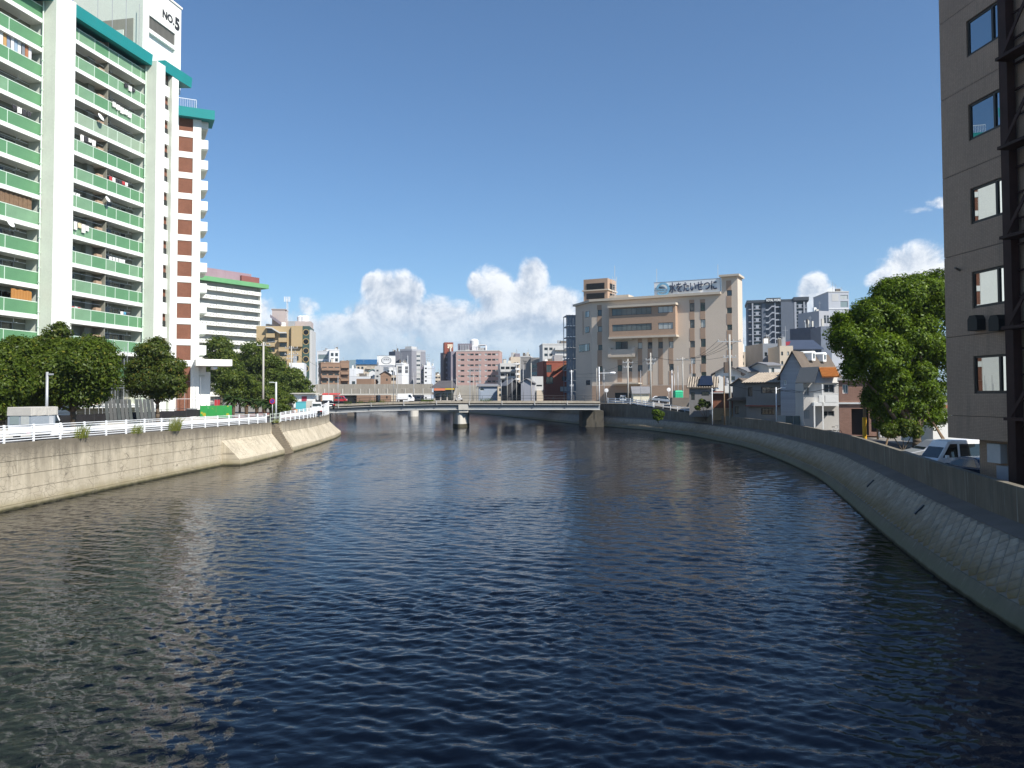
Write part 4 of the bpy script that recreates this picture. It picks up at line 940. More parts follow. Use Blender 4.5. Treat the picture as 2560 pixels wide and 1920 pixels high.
# trees along the block ---------------------------------------------------------
def px_tree(name, label, xc, Y, blobs_px, nleaf, size, mat, seed, zg, **kw):
    """blobs as (x, y, rx, ry) seen in the photograph at depth Y (+ optional depth shift)"""
    P = at(xc, 960, Y); k = Y / F; bl = []
    for b in blobs_px:
        dy = b[4] if len(b) > 4 else 0.0; Q = at(b[0], b[1], Y + dy); rx = b[2] * (Y + dy) / F; rz = b[3] * (Y + dy) / F
        bl.append((Q.x - P.x, dy, Q.z - zg, rx, (rx + rz) / 2, rz))
    return tree(name, label, P.x, Y, zg, bl, nleaf, size, mat, seed, **kw)
px_tree('broadleaf_tree', 'large dark green tree behind the small truck', 185, 62, [(120, 940, 105, 70), (215, 930, 75, 80), (60, 900, 80, 60, 3), (150, 890, 60, 50, 2), (250, 920, 50, 70, 1), (180, 985, 80, 45), (90, 1000, 80, 40, 1), (225, 985, 50, 40)], 60000, .13, LF_A, 11, zL(60), tr=.25, forks=7)
px_tree('broadleaf_tree', 'dark tree with pointed top in front of the white pillar', 133, 70, [(140, 845, 36, 44), (120, 880, 45, 45), (170, 890, 44, 48), (225, 880, 40, 45, 2), (235, 930, 44, 50, 2)], 30000, .14, LF_B, 12, zL(70), tr=.22)
px_tree('broadleaf_tree', 'low bushy tree at the left picture edge', 5, 56, [(-20, 930, 70, 70), (30, 960, 60, 60), (-10, 1010, 70, 50), (50, 880, 55, 40, 5)], 26000, .13, LF_A, 13, zL(56), tr=.18)
px_tree('magnolia_tree', 'rounded glossy tree standing in front of the second pillar', 395, 76, [(385, 890, 50, 40), (360, 940, 48, 50), (420, 940, 42, 50), (388, 960, 60, 42), (395, 862, 24, 22), (340, 965, 30, 35), (440, 965, 26, 36), (400, 985, 45, 22)], 46000, .13, LF_B, 14, zL(76), tr=.2, forks=6)
px_tree('broadleaf_tree', 'round green tree beside the porch of the wing', 553, 150, [(545, 880, 38, 40), (560, 920, 44, 44), (535, 940, 40, 40)], 16000, .24, LF_D, 15, zL(140), tr=.25, group='trees behind the palms')
px_tree('broadleaf_tree', 'wide dark tree behind the concrete utility pole', 640, 160, [(635, 895, 44, 44), (600, 920, 44, 40), (670, 920, 50, 42), (700, 950, 50, 36), (650, 955, 60, 36)], 24000, .24, LF_D, 16, zL(150), tr=.3, group='trees behind the palms')
px_tree('broadleaf_tree', 'green tree in front of the striped green tower', 745, 150, [(735, 950, 34, 30), (715, 975, 46, 30), (765, 975, 24, 26), (740, 990, 36, 22)], 14000, .22, LF_D, 17, zL(150), tr=.22, group='trees behind the palms')
px_tree('broadleaf_tree', 'flat layered dark tree right behind the palms', 600, 122, [(590, 950, 50, 24), (625, 965, 40, 20), (565, 975, 34, 24), (660, 990, 56, 26), (700, 1000, 46, 22), (600, 985, 50, 24)], 20000, .17, LF_D, 18, zL(120), tr=.2, group='trees behind the palms')
# cycads
LF_P = leafmat('palm_frond', (0.015, 0.035, 0.012), (0.045, 0.075, 0.02), (0.16, 0.13, 0.04))
def cycad(label, X, Y, z, h, R_, seed, n=34):
    g = random.Random(seed); r = thing('cycad', label, 'palm', (X, Y, z), 0, 'palms in the bed beside the green hoarding')
    MB().lathe([(.24, -.1), (.22, h * .3), (.26, h * .6), (.2, h)], n=10).build('trunk', paint('palm_trunk', (.10, .07, .045), .95, .3, 4.0, bump=.6), r, smooth=True)
    mb = MB()
    for i in range(n):
        a = g.uniform(0, 2 * math.pi); e = g.uniform(-.35, 1.1); L = R_ * g.uniform(.75, 1.1); prev = None
        for j in range(7):
            t_ = j / 6; rr = L * t_; zz = h + L * (math.sin(e) * t_ - .55 * t_ * t_); c = Vector((math.cos(a) * rr * math.cos(e * .6), math.sin(a) * rr * math.cos(e * .6), zz))
            sd = Vector((-math.sin(a), math.cos(a), 0)) * (.24 * math.sin(math.pi * min(1, t_ * .9 + .12))); dr = Vector((0, 0, -.09))
            cur = (c - sd + dr, c, c + sd + dr)
            if prev:
                mb.poly([prev[0], prev[1], cur[1], cur[0]]); mb.poly([prev[1], prev[2], cur[2], cur[1]])
            prev = cur
    mb.build('fronds', LF_P, r)
    mb = MB()
    for i in range(14):
        a = g.uniform(0, 6.28); L = R_ * .5; mb.hexa([(.15 * math.cos(a), .15 * math.sin(a), h - .05), (.15 * math.cos(a + .5), .15 * math.sin(a + .5), h - .05), (.18 * math.cos(a + .5), .18 * math.sin(a + .5), h - .15), (.18 * math.cos(a), .18 * math.sin(a), h - .15)], [(.4 * math.cos(a), .4 * math.sin(a), h - L * .9), (.4 * math.cos(a + .3), .4 * math.sin(a + .3), h - L * .9), (.42 * math.cos(a + .3), .42 * math.sin(a + .3), h - L), (.42 * math.cos(a), .42 * math.sin(a), h - L)])
    mb.build('dead_fronds', paint('dead_frond', (.26, .18, .08), .95, .2), r)
for i, (x, y, Y, h, R_, lb) in enumerate(((583, 1022, 100, 2.5, 1.5, 'tallest cycad palm, next to the green hoarding'), (616, 1024, 104, 2.1, 1.2, 'second cycad palm from the green hoarding'), (642, 1024, 106, 2.0, 1.15, 'third cycad palm from the green hoarding'), (662, 1024, 104, 1.9, 1.2, 'cycad palm just before the concrete pole'), (678, 1022, 102, 1.7, 1.1, 'last cycad palm, with yellowing fronds'))):
    P = at(x, y, Y); cycad(lb, P.x, Y, zL(Y), h, R_, 30 + i)
# hedge and bush
def bush(name, label, x, Y, blobs_px, n, size, mat, seed, zg, cat='bush', group=None):
    P = at(x, 1000, Y); bl = []
    for b in blobs_px: Q = at(b[0], b[1], Y); k = Y / F; bl.append((Q.x - P.x, 0, Q.z - zg, b[2] * k, b[2] * k, b[3] * k))
    r = thing(name, label, cat, (P.x, Y, zg), 0, group); link('foliage', leaf_mesh('foliage', bl, n, size, mat, seed), r)
    mb = MB()
    for i in range(4): limb(mb, (0, 0, -.1), (bl[i % len(bl)][0], bl[i % len(bl)][1] + .1 * i, bl[i % len(bl)][2]), .04, .015, seed + i, 3)
    mb.build('stem', BARK, r); return r
bush('shrub', 'clipped green shrub beside the rusty fence panel', 705, 96, [(700, 1020, 18, 14), (715, 1024, 14, 12), (690, 1030, 14, 10)], 5000, .11, LF_D, 41, zL(96))
# grass tufts on the wall
def tuft(label, X, Y, z, n, h, seed, mat=None, spread=.25, lean=(0.35, 0)):
    g = random.Random(seed); r = MB()
    for i in range(n):
        a = g.uniform(0, 6.28); R_ = spread * math.sqrt(g.random()); bx, by = math.cos(a) * R_, math.sin(a) * R_ * 1.6; hh = h * g.uniform(.5, 1.1); w = .012
        dx, dy = lean[0] * hh * g.uniform(.2, 1.3) + g.uniform(-.2, .2) * hh, g.uniform(-.35, .35) * hh
        r.poly([(bx - w, by, 0), (bx + w, by, 0), (bx + dx * .4 + w, by + dy * .4, hh * .6), (bx + dx * .4 - w, by + dy * .4, hh * .6)]); r.poly([(bx + dx * .4 - w, by + dy * .4, hh * .6), (bx + dx * .4 + w, by + dy * .4, hh * .6), (bx + dx, by + dy, hh)])
    o_ = r.build('grass_tuft', mat or LF_G, None, (X, Y, z)); return tag(o_, label, None, 'grass tufts along the river walls', 'stuff')
for i, (x, y, n, h, sp, lb) in enumerate(((362, 1082, 90, .8, .4, 'smaller pale grass tuft against the fence'), (405, 1074, 200, 1.15, .55, 'tallest yellow green grass tuft leaning over the wall'), (66, 1095, 50, .8, .3, 'dry reddish grass tuft below the small truck'), (4, 1095, 90, 1.0, .4, 'pale grass at the left picture edge on the wall'), (727, 1056, 60, .5, .35, 'green weeds at the head of the river steps'))):
    P = atz(x, y, zLT(55)); Y = P.y if i < 4 else 89.0; tuft(lb, LTOP(Y) - .1, Y, zLT(Y) - .05, n, h, 50 + i, None, sp)

# things in the yard behind the road ----------------------------------------------
def pole(name, label, X, Y, z, h, r0, mat, cat='pole', group=None, r1=None):
    r = thing(name, label, cat, (X, Y, z), 0, group); MB().tube((0, 0, -.2), (0, 0, h), r0, 10, r1 or r0 * .75).build('shaft', mat, r, smooth=True); return r
P = at(117, 1000, 56); r = pole('street_lamp', 'grey street lamp pole rising behind the truck', P.x, 56, zL(56), zat(117, 930, P.x, 56) - zL(56), .11, GREYM, 'street lamp', r1=.09)
h = zat(117, 930, P.x, 56) - zL(56); MB().box(-.03, -.06, h - .22, .42, .06, h - .1).build('lamp_head', GREYM, r)
# black netting fence along the yard
nf = thing('netting_fence', 'low dark netting fence in front of the yard', 'fence'); NET = paint('black_net', (.022, .022, .024), .9, .2, 2.0)
for i in range(15):
    Y = 60 + i * 3.2; X = LTOP(Y) - 11.2; MB().tube((X, Y, zL(Y)), (X, Y, zL(Y) + 1.5), .03, 6).build('post', DARKM, nf)
    if i < 14:
        Y2 = Y + 3.2; X2 = LTOP(Y2) - 11.2; MB().tube((X, Y, zL(Y) + 1.45), (X2, Y2, zL(Y2) + 1.45), .02, 5).build('rail', DARKM, nf)
        z0, z1 = (.45, 1.3) if i % 5 else (.5, 1.42)
        MB().hexa([(X, Y, zL(Y) + z0), (X2, Y2, zL(Y2) + z0), (X2 - .02, Y2, zL(Y2) + z0), (X - .02, Y, zL(Y) + z0)], [(X + .04, Y, zL(Y) + z1), (X2 + .03, Y2, zL(Y2) + z1 - .06), (X2 + .01, Y2, zL(Y2) + z1 - .06), (X + .02, Y, zL(Y) + z1)]).build('netting', NET, nf)
# low kerb wall behind the road, beside the yard
yw = thing('yard_wall', 'low pale concrete wall behind the road', 'wall')
for i in range(16):
    Y = 40 + i * 3.2; MB().box(LTOP(Y) - 7.6, Y, zL(Y) - .1, LTOP(Y) - 7.35, Y + 3.18, zL(Y) + .62).build('segment', CONC_L, yw)
# scaffold panels leaning on one another
LEAN = [paint('scaffold_panel', (.085, .09, .09), .5, .2, 2.0, .3), paint('scaffold_panel_dark', (.06, .07, .07), .6, .2, 2.0)]
for j, (x0, lb, n) in enumerate(((268, 'stack of grey scaffold boards leaning beside the dark tree', 7), (345, 'second stack of scaffold boards leaning behind the netting', 5))):
    P = at(x0, 1030, 71); r = thing('board_stack', lb, 'boards', (P.x, 71, zL(71)), .25)
    for i in range(n): MB().hexa([(i * .32, 0, 0), (i * .32 + .27, 0, 0), (i * .32 + .27, .05, 0), (i * .32, .05, 0)], [(i * .32 - .45, .8, 2.6), (i * .32 - .18, .8, 2.6), (i * .32 - .18, .85, 2.6), (i * .32 - .45, .85, 2.6)]).build('board', LEAN[0 if i % 3 else 1], r)
# scaffold frame against the block
SCAF = paint('scaffold_steel', (.42, .44, .46), .4, .1, metal=.4)
sf = thing('scaffold', 'thin steel scaffold standing against the lower storeys', 'scaffold', A.root.location, A.root.rotation_euler.z)
for i in range(8):
    u = -.2 + i * 1.85
    for y_ in (-.3, .7): MB().tube((u, y_, 0), (u, y_, 8.6 if i % 2 else 8.0), .03, 6).build('standard', SCAF, sf)
    if i < 7:
        for z_ in (1.9, 3.8, 5.7, 7.5): MB().tube((u, -.3, z_), (u + 1.85, -.3, z_), .025, 5).build('ledger', SCAF, sf)
sf2 = thing('scaffold', 'scaffold poles in front of the brick wing', 'scaffold', Bw.root.location, Bw.root.rotation_euler.z)
for i in range(5):
    MB().tube((uL - .9 + i * .95, -1.2, 0), (uL - .9 + i * .95, -1.2, 5.6), .03, 6).build('standard', SCAF, sf2)
    if i < 4:
        for z_ in (1.3, 2.6): MB().tube((uL - .9 + i * .95, -1.2, z_), (uL + .05 + i * .95, -1.2, z_), .025, 5).build('ledger', SCAF, sf2)
# green hoarding with painted sunflowers, traffic cone, banners
hd = Fac('hoarding', 'bright green hoarding sheet with yellow flowers behind mesh fence', 'hoarding', *at(500, 1020, 96).to_2d(), (1.0, .12), zL(96)); u1 = hd.u(580, 1020)
m, t, bs = new_mat('hoarding_print'); tcn = t.node('ShaderNodeTexCoord')
vo = t.node('ShaderNodeTexVoronoi'); t.put(vo.inputs['Vector'], t.scalev(tcn.outputs['Object'], 1, 0, 1)); vo.inputs['Scale'].default_value = 1.25
fl = t.remap(vo.outputs['Distance'], .25, .3, 1, 0); ce = t.remap(vo.outputs['Distance'], .09, .12, 1, 0)
cc = t.mix(t.math('MULTIPLY', fl, t.remap(t.noise(tcn.outputs['Object'], .7, 1.0), .42, .46)), (.03, .30, .07, 1), (.40, .40, .03, 1)); t.put(bs.inputs['Base Color'], t.mix(t.math('MULTIPLY', ce, .0), cc, (.2, .1, .03, 1))); bs.inputs['Roughness'].default_value = .6
for i in range(4): MB().box(u1 * i / 4 + .01, 0, .25, u1 * (i + 1) / 4 - .01, .03, 1.75).build('sheet', m, hd.root)
for i in range(6): MB().tube((u1 * i / 5, .05, -.1), (u1 * i / 5, .05, 1.9), .03, 6).build('post', DARKM, hd.root)
def cone(label, X, Y, z, group=None):
    r = thing('traffic_cone', label, 'traffic cone', (X, Y, z)); MB().box(-.19, -.19, 0, .19, .19, .04).build('base', paint('cone_orange', (.75, .13, .02), .5), r); MB().lathe([(.14, .04), (.03, .72)], n=12).build('body', paint('cone_orange', (.75, .13, .02), .5), r); return r
P = at(513, 1032, 92); cone('orange traffic cone in front of the green hoarding', P.x, 92, zL(92))
for (x, lb) in ((536, 'red banner standing behind the green hoarding'), (543, 'second red banner nearest the cycad palm')):
    P = at(x, 1000, 99); r = thing('banner', lb, 'banner', (P.x, 99, zL(99)), 0, 'red banners'); MB().tube((0, 0, 0), (0, 0, 2.5), .02, 5).build('pole', GREYM, r); MB().hexa([(0, -.01, .9), (.34, .02, .9), (.34, .04, .9), (0, .01, .9)], [(0, -.01, 2.4), (.34, -.03, 2.4), (.34, -.01, 2.4), (0, .01, 2.4)]).build('cloth', paint('banner_red', (.5, .05, .06), .8), r)
# no-parking sign, road lamp, rusty panel, orange barrier, small sheds near the bridge
P = at(681, 1035, 92); h = zat(681, 1003, P.x, 92) - zL(92); r = pole('no_parking_sign', 'round no-parking sign on a grey post', P.x, 92, zL(92), h + .2, .05, GREYM, 'sign', r1=.05)
o_ = MB().lathe([(.05, -.01), (.33, -.01), (.33, .01), (.05, .01)], n=20).build('disc', paint('sign_red', (.5, .03, .05), .5), r, (0, -.07, h)); o_.rotation_euler = (math.pi / 2, 0, 0)
o_ = MB().lathe([(.02, -.014), (.23, -.014), (.23, .02), (.02, .02)], n=20).build('disc_face', paint('sign_blue', (.03, .06, .35), .5), r, (0, -.075, h)); o_.rotation_euler = (math.pi / 2, 0, 0)
MB().box(-.22, -.115, -.025, .22, -.097, .025).build('bar', MATS['sign_red'], r, (0, 0, h)).rotation_euler = (0, rad(45), 0)
P = at(742, 1040, 86.9); r = pole('street_lamp', 'tall pale lamp post beside the river steps', LTOP(91) - .9, 92, zL(91), zat(740, 955, LTOP(91) - .9, 92) - zL(91), .12, paint('pale_steel', (.5, .53, .54), .5, .05), 'street lamp', r1=.1)
h = zat(740, 955, LTOP(91) - .9, 92) - zL(91); MB().tube((0, 0, h - .12), (-.55, 0, h - .02), .05, 6).build('arm', MATS['pale_steel'], r); MB().box(-.75, -.1, h - .09, -.3, .1, h + .02).build('lamp_head', MATS['pale_steel'], r)
P = at(724, 1030, 99); r = thing('panel_fence', 'short rusty corrugated fence panel beside the shrub', 'fence', (P.x, 99, zL(99)), .1)
for i in range(7): MB().box(-1.0 + i * .24, .03 * (i % 2), 0, -.77 + i * .24, .03 + .03 * (i % 2), 1.2).build('sheet', paint('rust_sheet', (.17, .06, .045), .8, .2), r)
P = at(737, 1026, 101); r = thing('barrier', 'orange construction barrier board by the lamp post', 'barrier', (P.x, 101, zL(101)))
MB().box(-.35, 0, .35, .35, .03, .75).build('board', paint('barrier_orange', (.75, .32, .03), .6), r); MB().box(-.35, 0, .8, .35, .03, 1.15).build('board', MATS['barrier_orange'], r)
for x_ in (-.3, .3): MB().tube((x_, .05, 0), (x_, .05, 1.2), .025, 5).build('leg', GREYM, r)
P = at(752, 1008, 128); r = thing('utility_cabinet', 'turquoise cabinet beside the bridge approach', 'cabinet', (P.x, 128, zL(128)), .1); MB().box(-.8, 0, 0, .8, .9, 1.5).build('body', paint('turquoise', (.10, .42, .48), .6), r, bevel=.03); MB().box(.82, .02, 0, 1.7, .9, 1.7).build('side_body', CONC_L, r); MB().box(-.85, -.05, 1.51, .85, .95, 1.58).build('lid', MATS['turquoise'], r)
P = at(757, 1000, 140); r = thing('shop', 'tiny white kiosk with flat roof beside the bridge approach', 'kiosk', (P.x, 140, zL(140))); MB().box(-1.6, 0, 0, 1.6, 2.5, 2.4).build('wall', WHITE, r); MB().box(-2.0, -.6, 2.41, 2.3, 2.6, 2.6).build('roof', CONC_L, r); MB().box(-.2, -.03, .2, .7, 0, 2.0).build('door', paint('door_red', (.35, .05, .08), .6), r)
# vehicles on the approach
def on_left(x, y, Y): P = at(x, y, Y); return P.x, Y, zL(Y) + .03
X_, Y_, z_ = on_left(792, 1030, 113); small_truck('small_truck', 'small white flatbed truck driving towards the bridge', X_, Y_, z_, rad(104), MATS['car_white'])
X_, Y_, z_ = on_left(832, 1016, 134); sedan('parked_car', 'dark car beside the end of the white fence', X_ - 1.0, Y_, z_, rad(118), MATS['car_black'], H=1.5)
X_, Y_, z_ = on_left(820, 1006, 142); r, f_, w_ = small_truck('box_truck', 'white box truck near the fence end', X_, Y_, z_, rad(100), MATS['car_white'], L=4.0, Wd=1.6); MB().box(-f_, -.86, .98, f_ - 1.3, .86, 2.05).build('cargo_box', WHITE, r, bevel=.02)

# ================================================================== mid and far city
def roof_clutter(f, seed):
    g = random.Random(seed); mt = [MATS['concrete_light'], MATS['grey_metal'], MATS['white_paint'], MATS['concrete_dark']]
    for i in range(g.randint(2, 4)):
        w = min(f.w * .22, g.uniform(1.0, 2.6)); a = g.uniform(.08, .7) * f.w; d = g.uniform(1.0, max(1.2, f.dep * .5)); h = g.uniform(.7, 2.2); MB().box(a, d, f.h + .003, a + w, d + w * .8, f.h + h).build('roof_unit', g.choice(mt), f.root)
    for i in range(g.randint(1, 3)): a = g.uniform(.1, .9) * f.w; h = g.uniform(2.0, 4.5); MB().tube((a, 2 + i, f.h), (a, 2 + i, f.h + h), .05, 5).tube((a - .6, 2 + i, f.h + h * .8), (a + .6, 2 + i, f.h + h * .8), .03, 4).build('roof_mast', MATS['grey_metal'], f.root)
def block(name, label, xl, xr, ytop, Y, deg, dep, wall, z0=4.4, holes=(), cat='building', group=None, rec=.2, ybase=None):
    """box building: its front-left edge stands at picture column xl and depth Y, the front turned by deg"""
    P = at(xl, 960, Y); d = (math.cos(rad(deg)), math.sin(rad(deg))); f = Fac(name, label, cat, P.x, P.y, d, z0, group)
    f.w = f.u(xr); f.h = f.z((xl + xr) / 2, ytop); f.holes = list(holes) if not callable(holes) else holes(f)
    mb = MB(); wall_mesh(mb, 0, f.w, 0, f.h, dep, f.holes, rec); f.wall = mb.build('wall', wall, f.root); f.dep = dep
    if cat == 'building' and f.h > 9: roof_clutter(f, sum(map(ord, label)))
    return f
def rows_holes(cols, n, z0f, z1f, hf):
    """window openings: cols as (f0, f1) shares of the width, n storeys between two shares of the height"""
    def fn(f):
        out = []; dz = (z1f - z0f) * f.h / n
        for k in range(n):
            for a, b in cols: out.append((a * f.w, z0f * f.h + dz * (k + .5) - dz * hf / 2, b * f.w, z0f * f.h + dz * (k + .5) + dz * hf / 2))
        return out
    return fn
def fill(f, frame=None, pane=None, split=1, rec=.2):
    for h in f.holes: window(f.root, h[0], h[1], h[2], h[3], 0, rec, .08, split, frame, pane)
def parapet(f, mat, t_=.3, h=.5, o_=.1):
    MB().box(-o_, -o_, f.h + .002, f.w + o_, t_, f.h + h).box(-o_, t_, f.h + .002, t_, f.dep, f.h + h).box(f.w - t_, t_, f.h + .002, f.w + o_, f.dep, f.h + h).build('parapet', mat, f.root)
def balconies(f, u0, u1, zs, d_, h, mat, slabm=None, seg=1):
    for z_ in zs:
        for i in range(seg):
            a = lerp(u0, u1, i / seg); b = lerp(u0, u1, (i + 1) / seg)
            MB().box(a + .02, -d_, z_, b - .02, -d_ + .12, z_ + h).box(a + .02, -d_ + .12, z_, b - .02, 0, z_ + .15).box(a + .02, -d_ + .12, z_ + .15, a + .12, 0, z_ + h).box(b - .12, -d_ + .12, z_ + .15, b - .02, 0, z_ + h).build('balcony', mat, f.root)
C_W = paint('city_white', (.66, .67, .68), .8, .05, .2, .12); C_G = paint('city_grey', (.33, .34, .37), .8, .06, .2, .12); C_B = paint('city_beige', (.50, .43, .34), .85, .06, .2, .15); C_P = paint('city_pink', (.42, .285, .255), .8, .06, .2, .08)
C_BR = paint('city_brown', (.27, .175, .12), .85, .08, .2, .12); C_TAN = paint('city_tan', (.40, .305, .175), .85, .05, .2, .1); C_GREEN = paint('city_green', (.045, .085, .075), .7, .06, .2); C_PUR = paint('city_mauve', (.20, .18, .21), .85, .05); C_DK = paint('city_dark', (.085, .06, .062), .8, .08)
C_RED = paint('city_red', (.25, .075, .05), .8, .08, .3, .1); C_LG = paint('city_light_grey', (.50, .50, .49), .85, .05, .2, .15)

# second white apartment slab
P = at(519, 960, 258); f = Fac('apartment_slab', 'white apartment slab with wavy white balconies and green roof edge', 'building', P.x, P.y, (.66, 1.0), 4.4)
f.w = f.u(653, 800); zt = f.z(519, 702); f.h = zt; f.dep = 13
MB().box(-14, 1.5, 0, f.w, 13, zt).build('wall', paint('slab_inside', (.45, .45, .42), .9, .15, .3), f.root)
BAL = paint('slab_balcony', (.76, .76, .70), .8, .05, .3, .15); BALI = paint('slab_inset', (.42, .42, .38), .8, .05)
fl = (zt - 2.0) / 13
for k in range(13):
    z_ = zt - 1.9 - fl * (k + .0) - .9; seg = 7
    for i in range(-4, seg):
        a = f.w * i / seg; b = f.w * (i + 1) / seg; y0 = (-.25 if i % 2 else .1)
        o_ = MB().box(a, y0, z_, b, y0 + .14, z_ + 1.25).box(a, y0 + .14, z_, b, 1.6, z_ + .22).build('balcony', BAL, f.root)
        wv_ = b - a; [MB().box(a + wv_ * q0, y0 - .02, z_ + .38, a + wv_ * (q0 + .2), y0 - .004, z_ + .95).build('inset', BALI, o_) for q0 in (.16, .6)]
    MB().box(f.w - .25, .2, z_ + 1.25, f.w, 1.5, z_ + fl).build('end_wall', BAL, f.root)
MB().box(-14, -1.2, zt - .1, f.w + 2.2, 14, zt + 1.35).build('roof_edge', paint('green_edge', (.13, .33, .15), .7, .08, .3, .1), f.root)
MB().box(-10, .6, zt + 1.36, f.w * .82, 13, zt + 4.4).build('roof_screen', paint('mauve_screen', (.30, .21, .24), .8, .1, .3, .3), f.root); MB().box(f.w * .6, -.2, zt + 1.37, f.w * .95, 8, zt + 3.4).build('roof_screen', paint('rust_screen', (.22, .08, .07), .8, .1), f.root)

# tan and green block
def tanb(f):
    out = []
    return out
f = block('apartment_building', 'tan apartment block with dark green strip of round windows', 640, 756, 815.5, 245, 8, 14, C_TAN)
MB().box(f.w + .01, -.25, 0, f.u(773), 13, f.h + .1).build('green_strip', C_GREEN, f.root); MB().box(f.u(773) + .01, .2, 0, f.u(779), 12, f.h - 1).build('side_wing', C_LG, f.root)
uc = (f.w + f.u(773)) / 2
for y in (709 / 4.148, 805 / 4.148, 900 / 4.148, 988 / 4.148, 1085 / 4.148):
    z_ = f.z(764, 660 + y); o_ = MB().lathe([(.7, -.05), (1.0, -.05), (1.0, .05), (.7, .05)], n=18).build('round_window', paint('brass_ring', (.35, .26, .12), .5), f.root, (uc, -.26, z_)); o_.rotation_euler = (math.pi / 2, 0, 0)
    o2 = MB().lathe([(.02, -.07), (.78, -.07), (.78, .07), (.02, .07)], n=18).build('pane', MATS['glass_dark'], o_)
ub = [f.u(480 + q / 4.148) for q in (770, 860, 985, 1030, 1135)]
MB().box(ub[3], -1.0, f.z(755, 867), f.w - .02, -.01, f.h + .05).build('bay', C_TAN, f.root)
for k in range(6):
    z_ = f.z(680, 660 + (765 + 0) / 4.148) - k * 2.85
    MB().box(ub[0], -1.3, z_, ub[1], -.02, z_ + 1.25).build('balcony', C_TAN, f.root); MB().box(ub[0] + 3.8, -1.7, z_ - 1.4, ub[2], -.02, z_ - .1).build('balcony', C_TAN, f.root)
    window(f.root, ub[0] + .2, z_ + 1.3, ub[1] - .1, z_ + 2.6, -.24, .2, frame=MATS['frame_dark'], pane=MATS['glass_dark']); window(f.root, ub[2] - 2.2, z_ - .05, ub[2] - .1, z_ + 1.3, -.24, .2, frame=MATS['frame_dark'], pane=MATS['glass_dark'])
    if k in (2, 3): window(f.root, f.u(736), z_ - 1.2, f.u(746), z_ + .1, -.24, .2, frame=MATS['frame_dark'], pane=MATS['glass_dark'])
MB().extr([(f.u(665), -1.6, f.z(665, 818)), (f.u(680), -1.6, f.z(680, 819)), (f.u(700), -1.6, f.z(700, 831)), (f.u(716), -1.6, f.z(716, 831)), (f.u(716), -1.6, f.z(716, 834)), (f.u(699), -1.6, f.z(699, 834)), (f.u(679), -1.6, f.z(679, 822)), (f.u(665), -1.6, f.z(665, 821))], (0, 1.58, 0)).build('zigzag_canopy', C_LG, f.root)
PENT = paint('penthouse', (.42, .36, .34), .85, .05)
MB().box(f.u(675), 3, f.h, f.u(708), 9, f.z(690, 774, 3)).build('penthouse', PENT, f.root); MB().box(f.u(673), 2.8, f.z(690, 774, 3), f.u(710), 9.2, f.z(690, 772, 3)).build('penthouse_roof', PENT, f.root); MB().box(f.u(708) + .01, 4, f.h, f.u(773), 11, f.z(740, 803, 4)).build('penthouse', PENT, f.root)
mb = MB(); a = (f.u(672), 1.5, f.z(672, 792)); b = (f.u(700), 1.5, f.z(700, 812)); mb.hexa([a, (a[0], 2.6, a[2]), (b[0], 2.6, b[2]), b], [(p[0], p[1], p[2] + .9) for p in (a, (a[0], 2.6, a[2]), (b[0], 2.6, b[2]), b)]); mb.build('roof_stair', C_PUR, f.root)
for i, (x, r_) in enumerate(((744, 1.0), (753, 1.2), (760, .8))): MB().lathe([(r_, 0), (r_, 1.5), (r_ * .6, 1.9), (.1, 2.0)], (f.u(x), 6, f.z(745, 803, 4)), 12).build('water_tank', C_W, f.root)
mb = MB(); xm = f.u(711); zb_ = f.z(711, 802)
for (dx, dy) in ((-.35, 0), (.35, 0), (0, .6)): mb.tube((xm + dx, 5 + dy, zb_), (xm + dx * .5, 5 + dy * .5, f.z(711, 742)), .06, 5)
for k in range(7): mb.tube((xm - .35, 5, zb_ + k * 1.0), (xm + .35, 5, zb_ + k * 1.0 + .9), .035, 4)
mb.build('antenna_mast', C_W, f.root)
for dx in (-.8, -.3, .3, .8): MB().box(xm + dx - .12, 4.6, f.z(711, 750), xm + dx + .12, 4.8, f.z(711, 737)).build('antenna_panel', C_W, f.root)
# white shed roof in front of it
f = block('shed', 'white flat-roofed shed below the tan apartment block', 722, 760, 907, 215, 10, 8, C_W)

f = block('office_building', 'white office block with square window pairs on the far left of the viaduct', 823, 848, 876, 420, 14, 14, C_W, holes=rows_holes([(.14, .42), (.58, .86)], 9, 0, .97, .62)); fill(f, pane=MATS['glass_dark'], split=2); parapet(f, C_W)
f2 = block('office_building', 'pale glazed block joined to the square-windowed white office', 792, 822.6, 879, 424, -3, 12, C_W, holes=rows_holes([(.1, .9)], 7, .02, .96, .7)); fill(f2, pane=MATS['glass_pale'], split=4); parapet(f2, C_W)
f = block('apartment_building', 'brown brick apartment block with stepped balconies', 802, 851, 909, 330, 18, 12, C_BR, holes=rows_holes([(.06, .3), (.38, .62), (.7, .94)], 5, .02, .95, .6)); fill(f, pane=MATS['glass_dark'])
balconies(f, f.w * .02, f.w * .98, [f.h * (k / 5) + .25 for k in range(1, 5)], 1.2, 1.1, C_BR, seg=3); parapet(f, C_BR)
f = block('apartment_building', 'taller brown apartment wing beside the stepped brown block', 851.5, 873, 905, 344, 14, 12, C_BR, holes=rows_holes([(.1, .9)], 6, .02, .95, .5)); fill(f, pane=MATS['glass_dark'], split=3); balconies(f, .1, f.w - .1, [f.h * (k / 6) + .2 for k in range(1, 6)], 1.0, 1.1, C_BR); parapet(f, C_BR)
f = block('warehouse', 'low white hall beside the brown apartments', 873.5, 890, 921, 400, 0, 20, C_W); f = block('warehouse', 'long low white roofed hall behind the viaduct', 874, 930, 941, 380, -4, 20, C_W, holes=rows_holes([(.1, .25), (.35, .5), (.6, .75)], 1, .5, .9, .5)); fill(f)
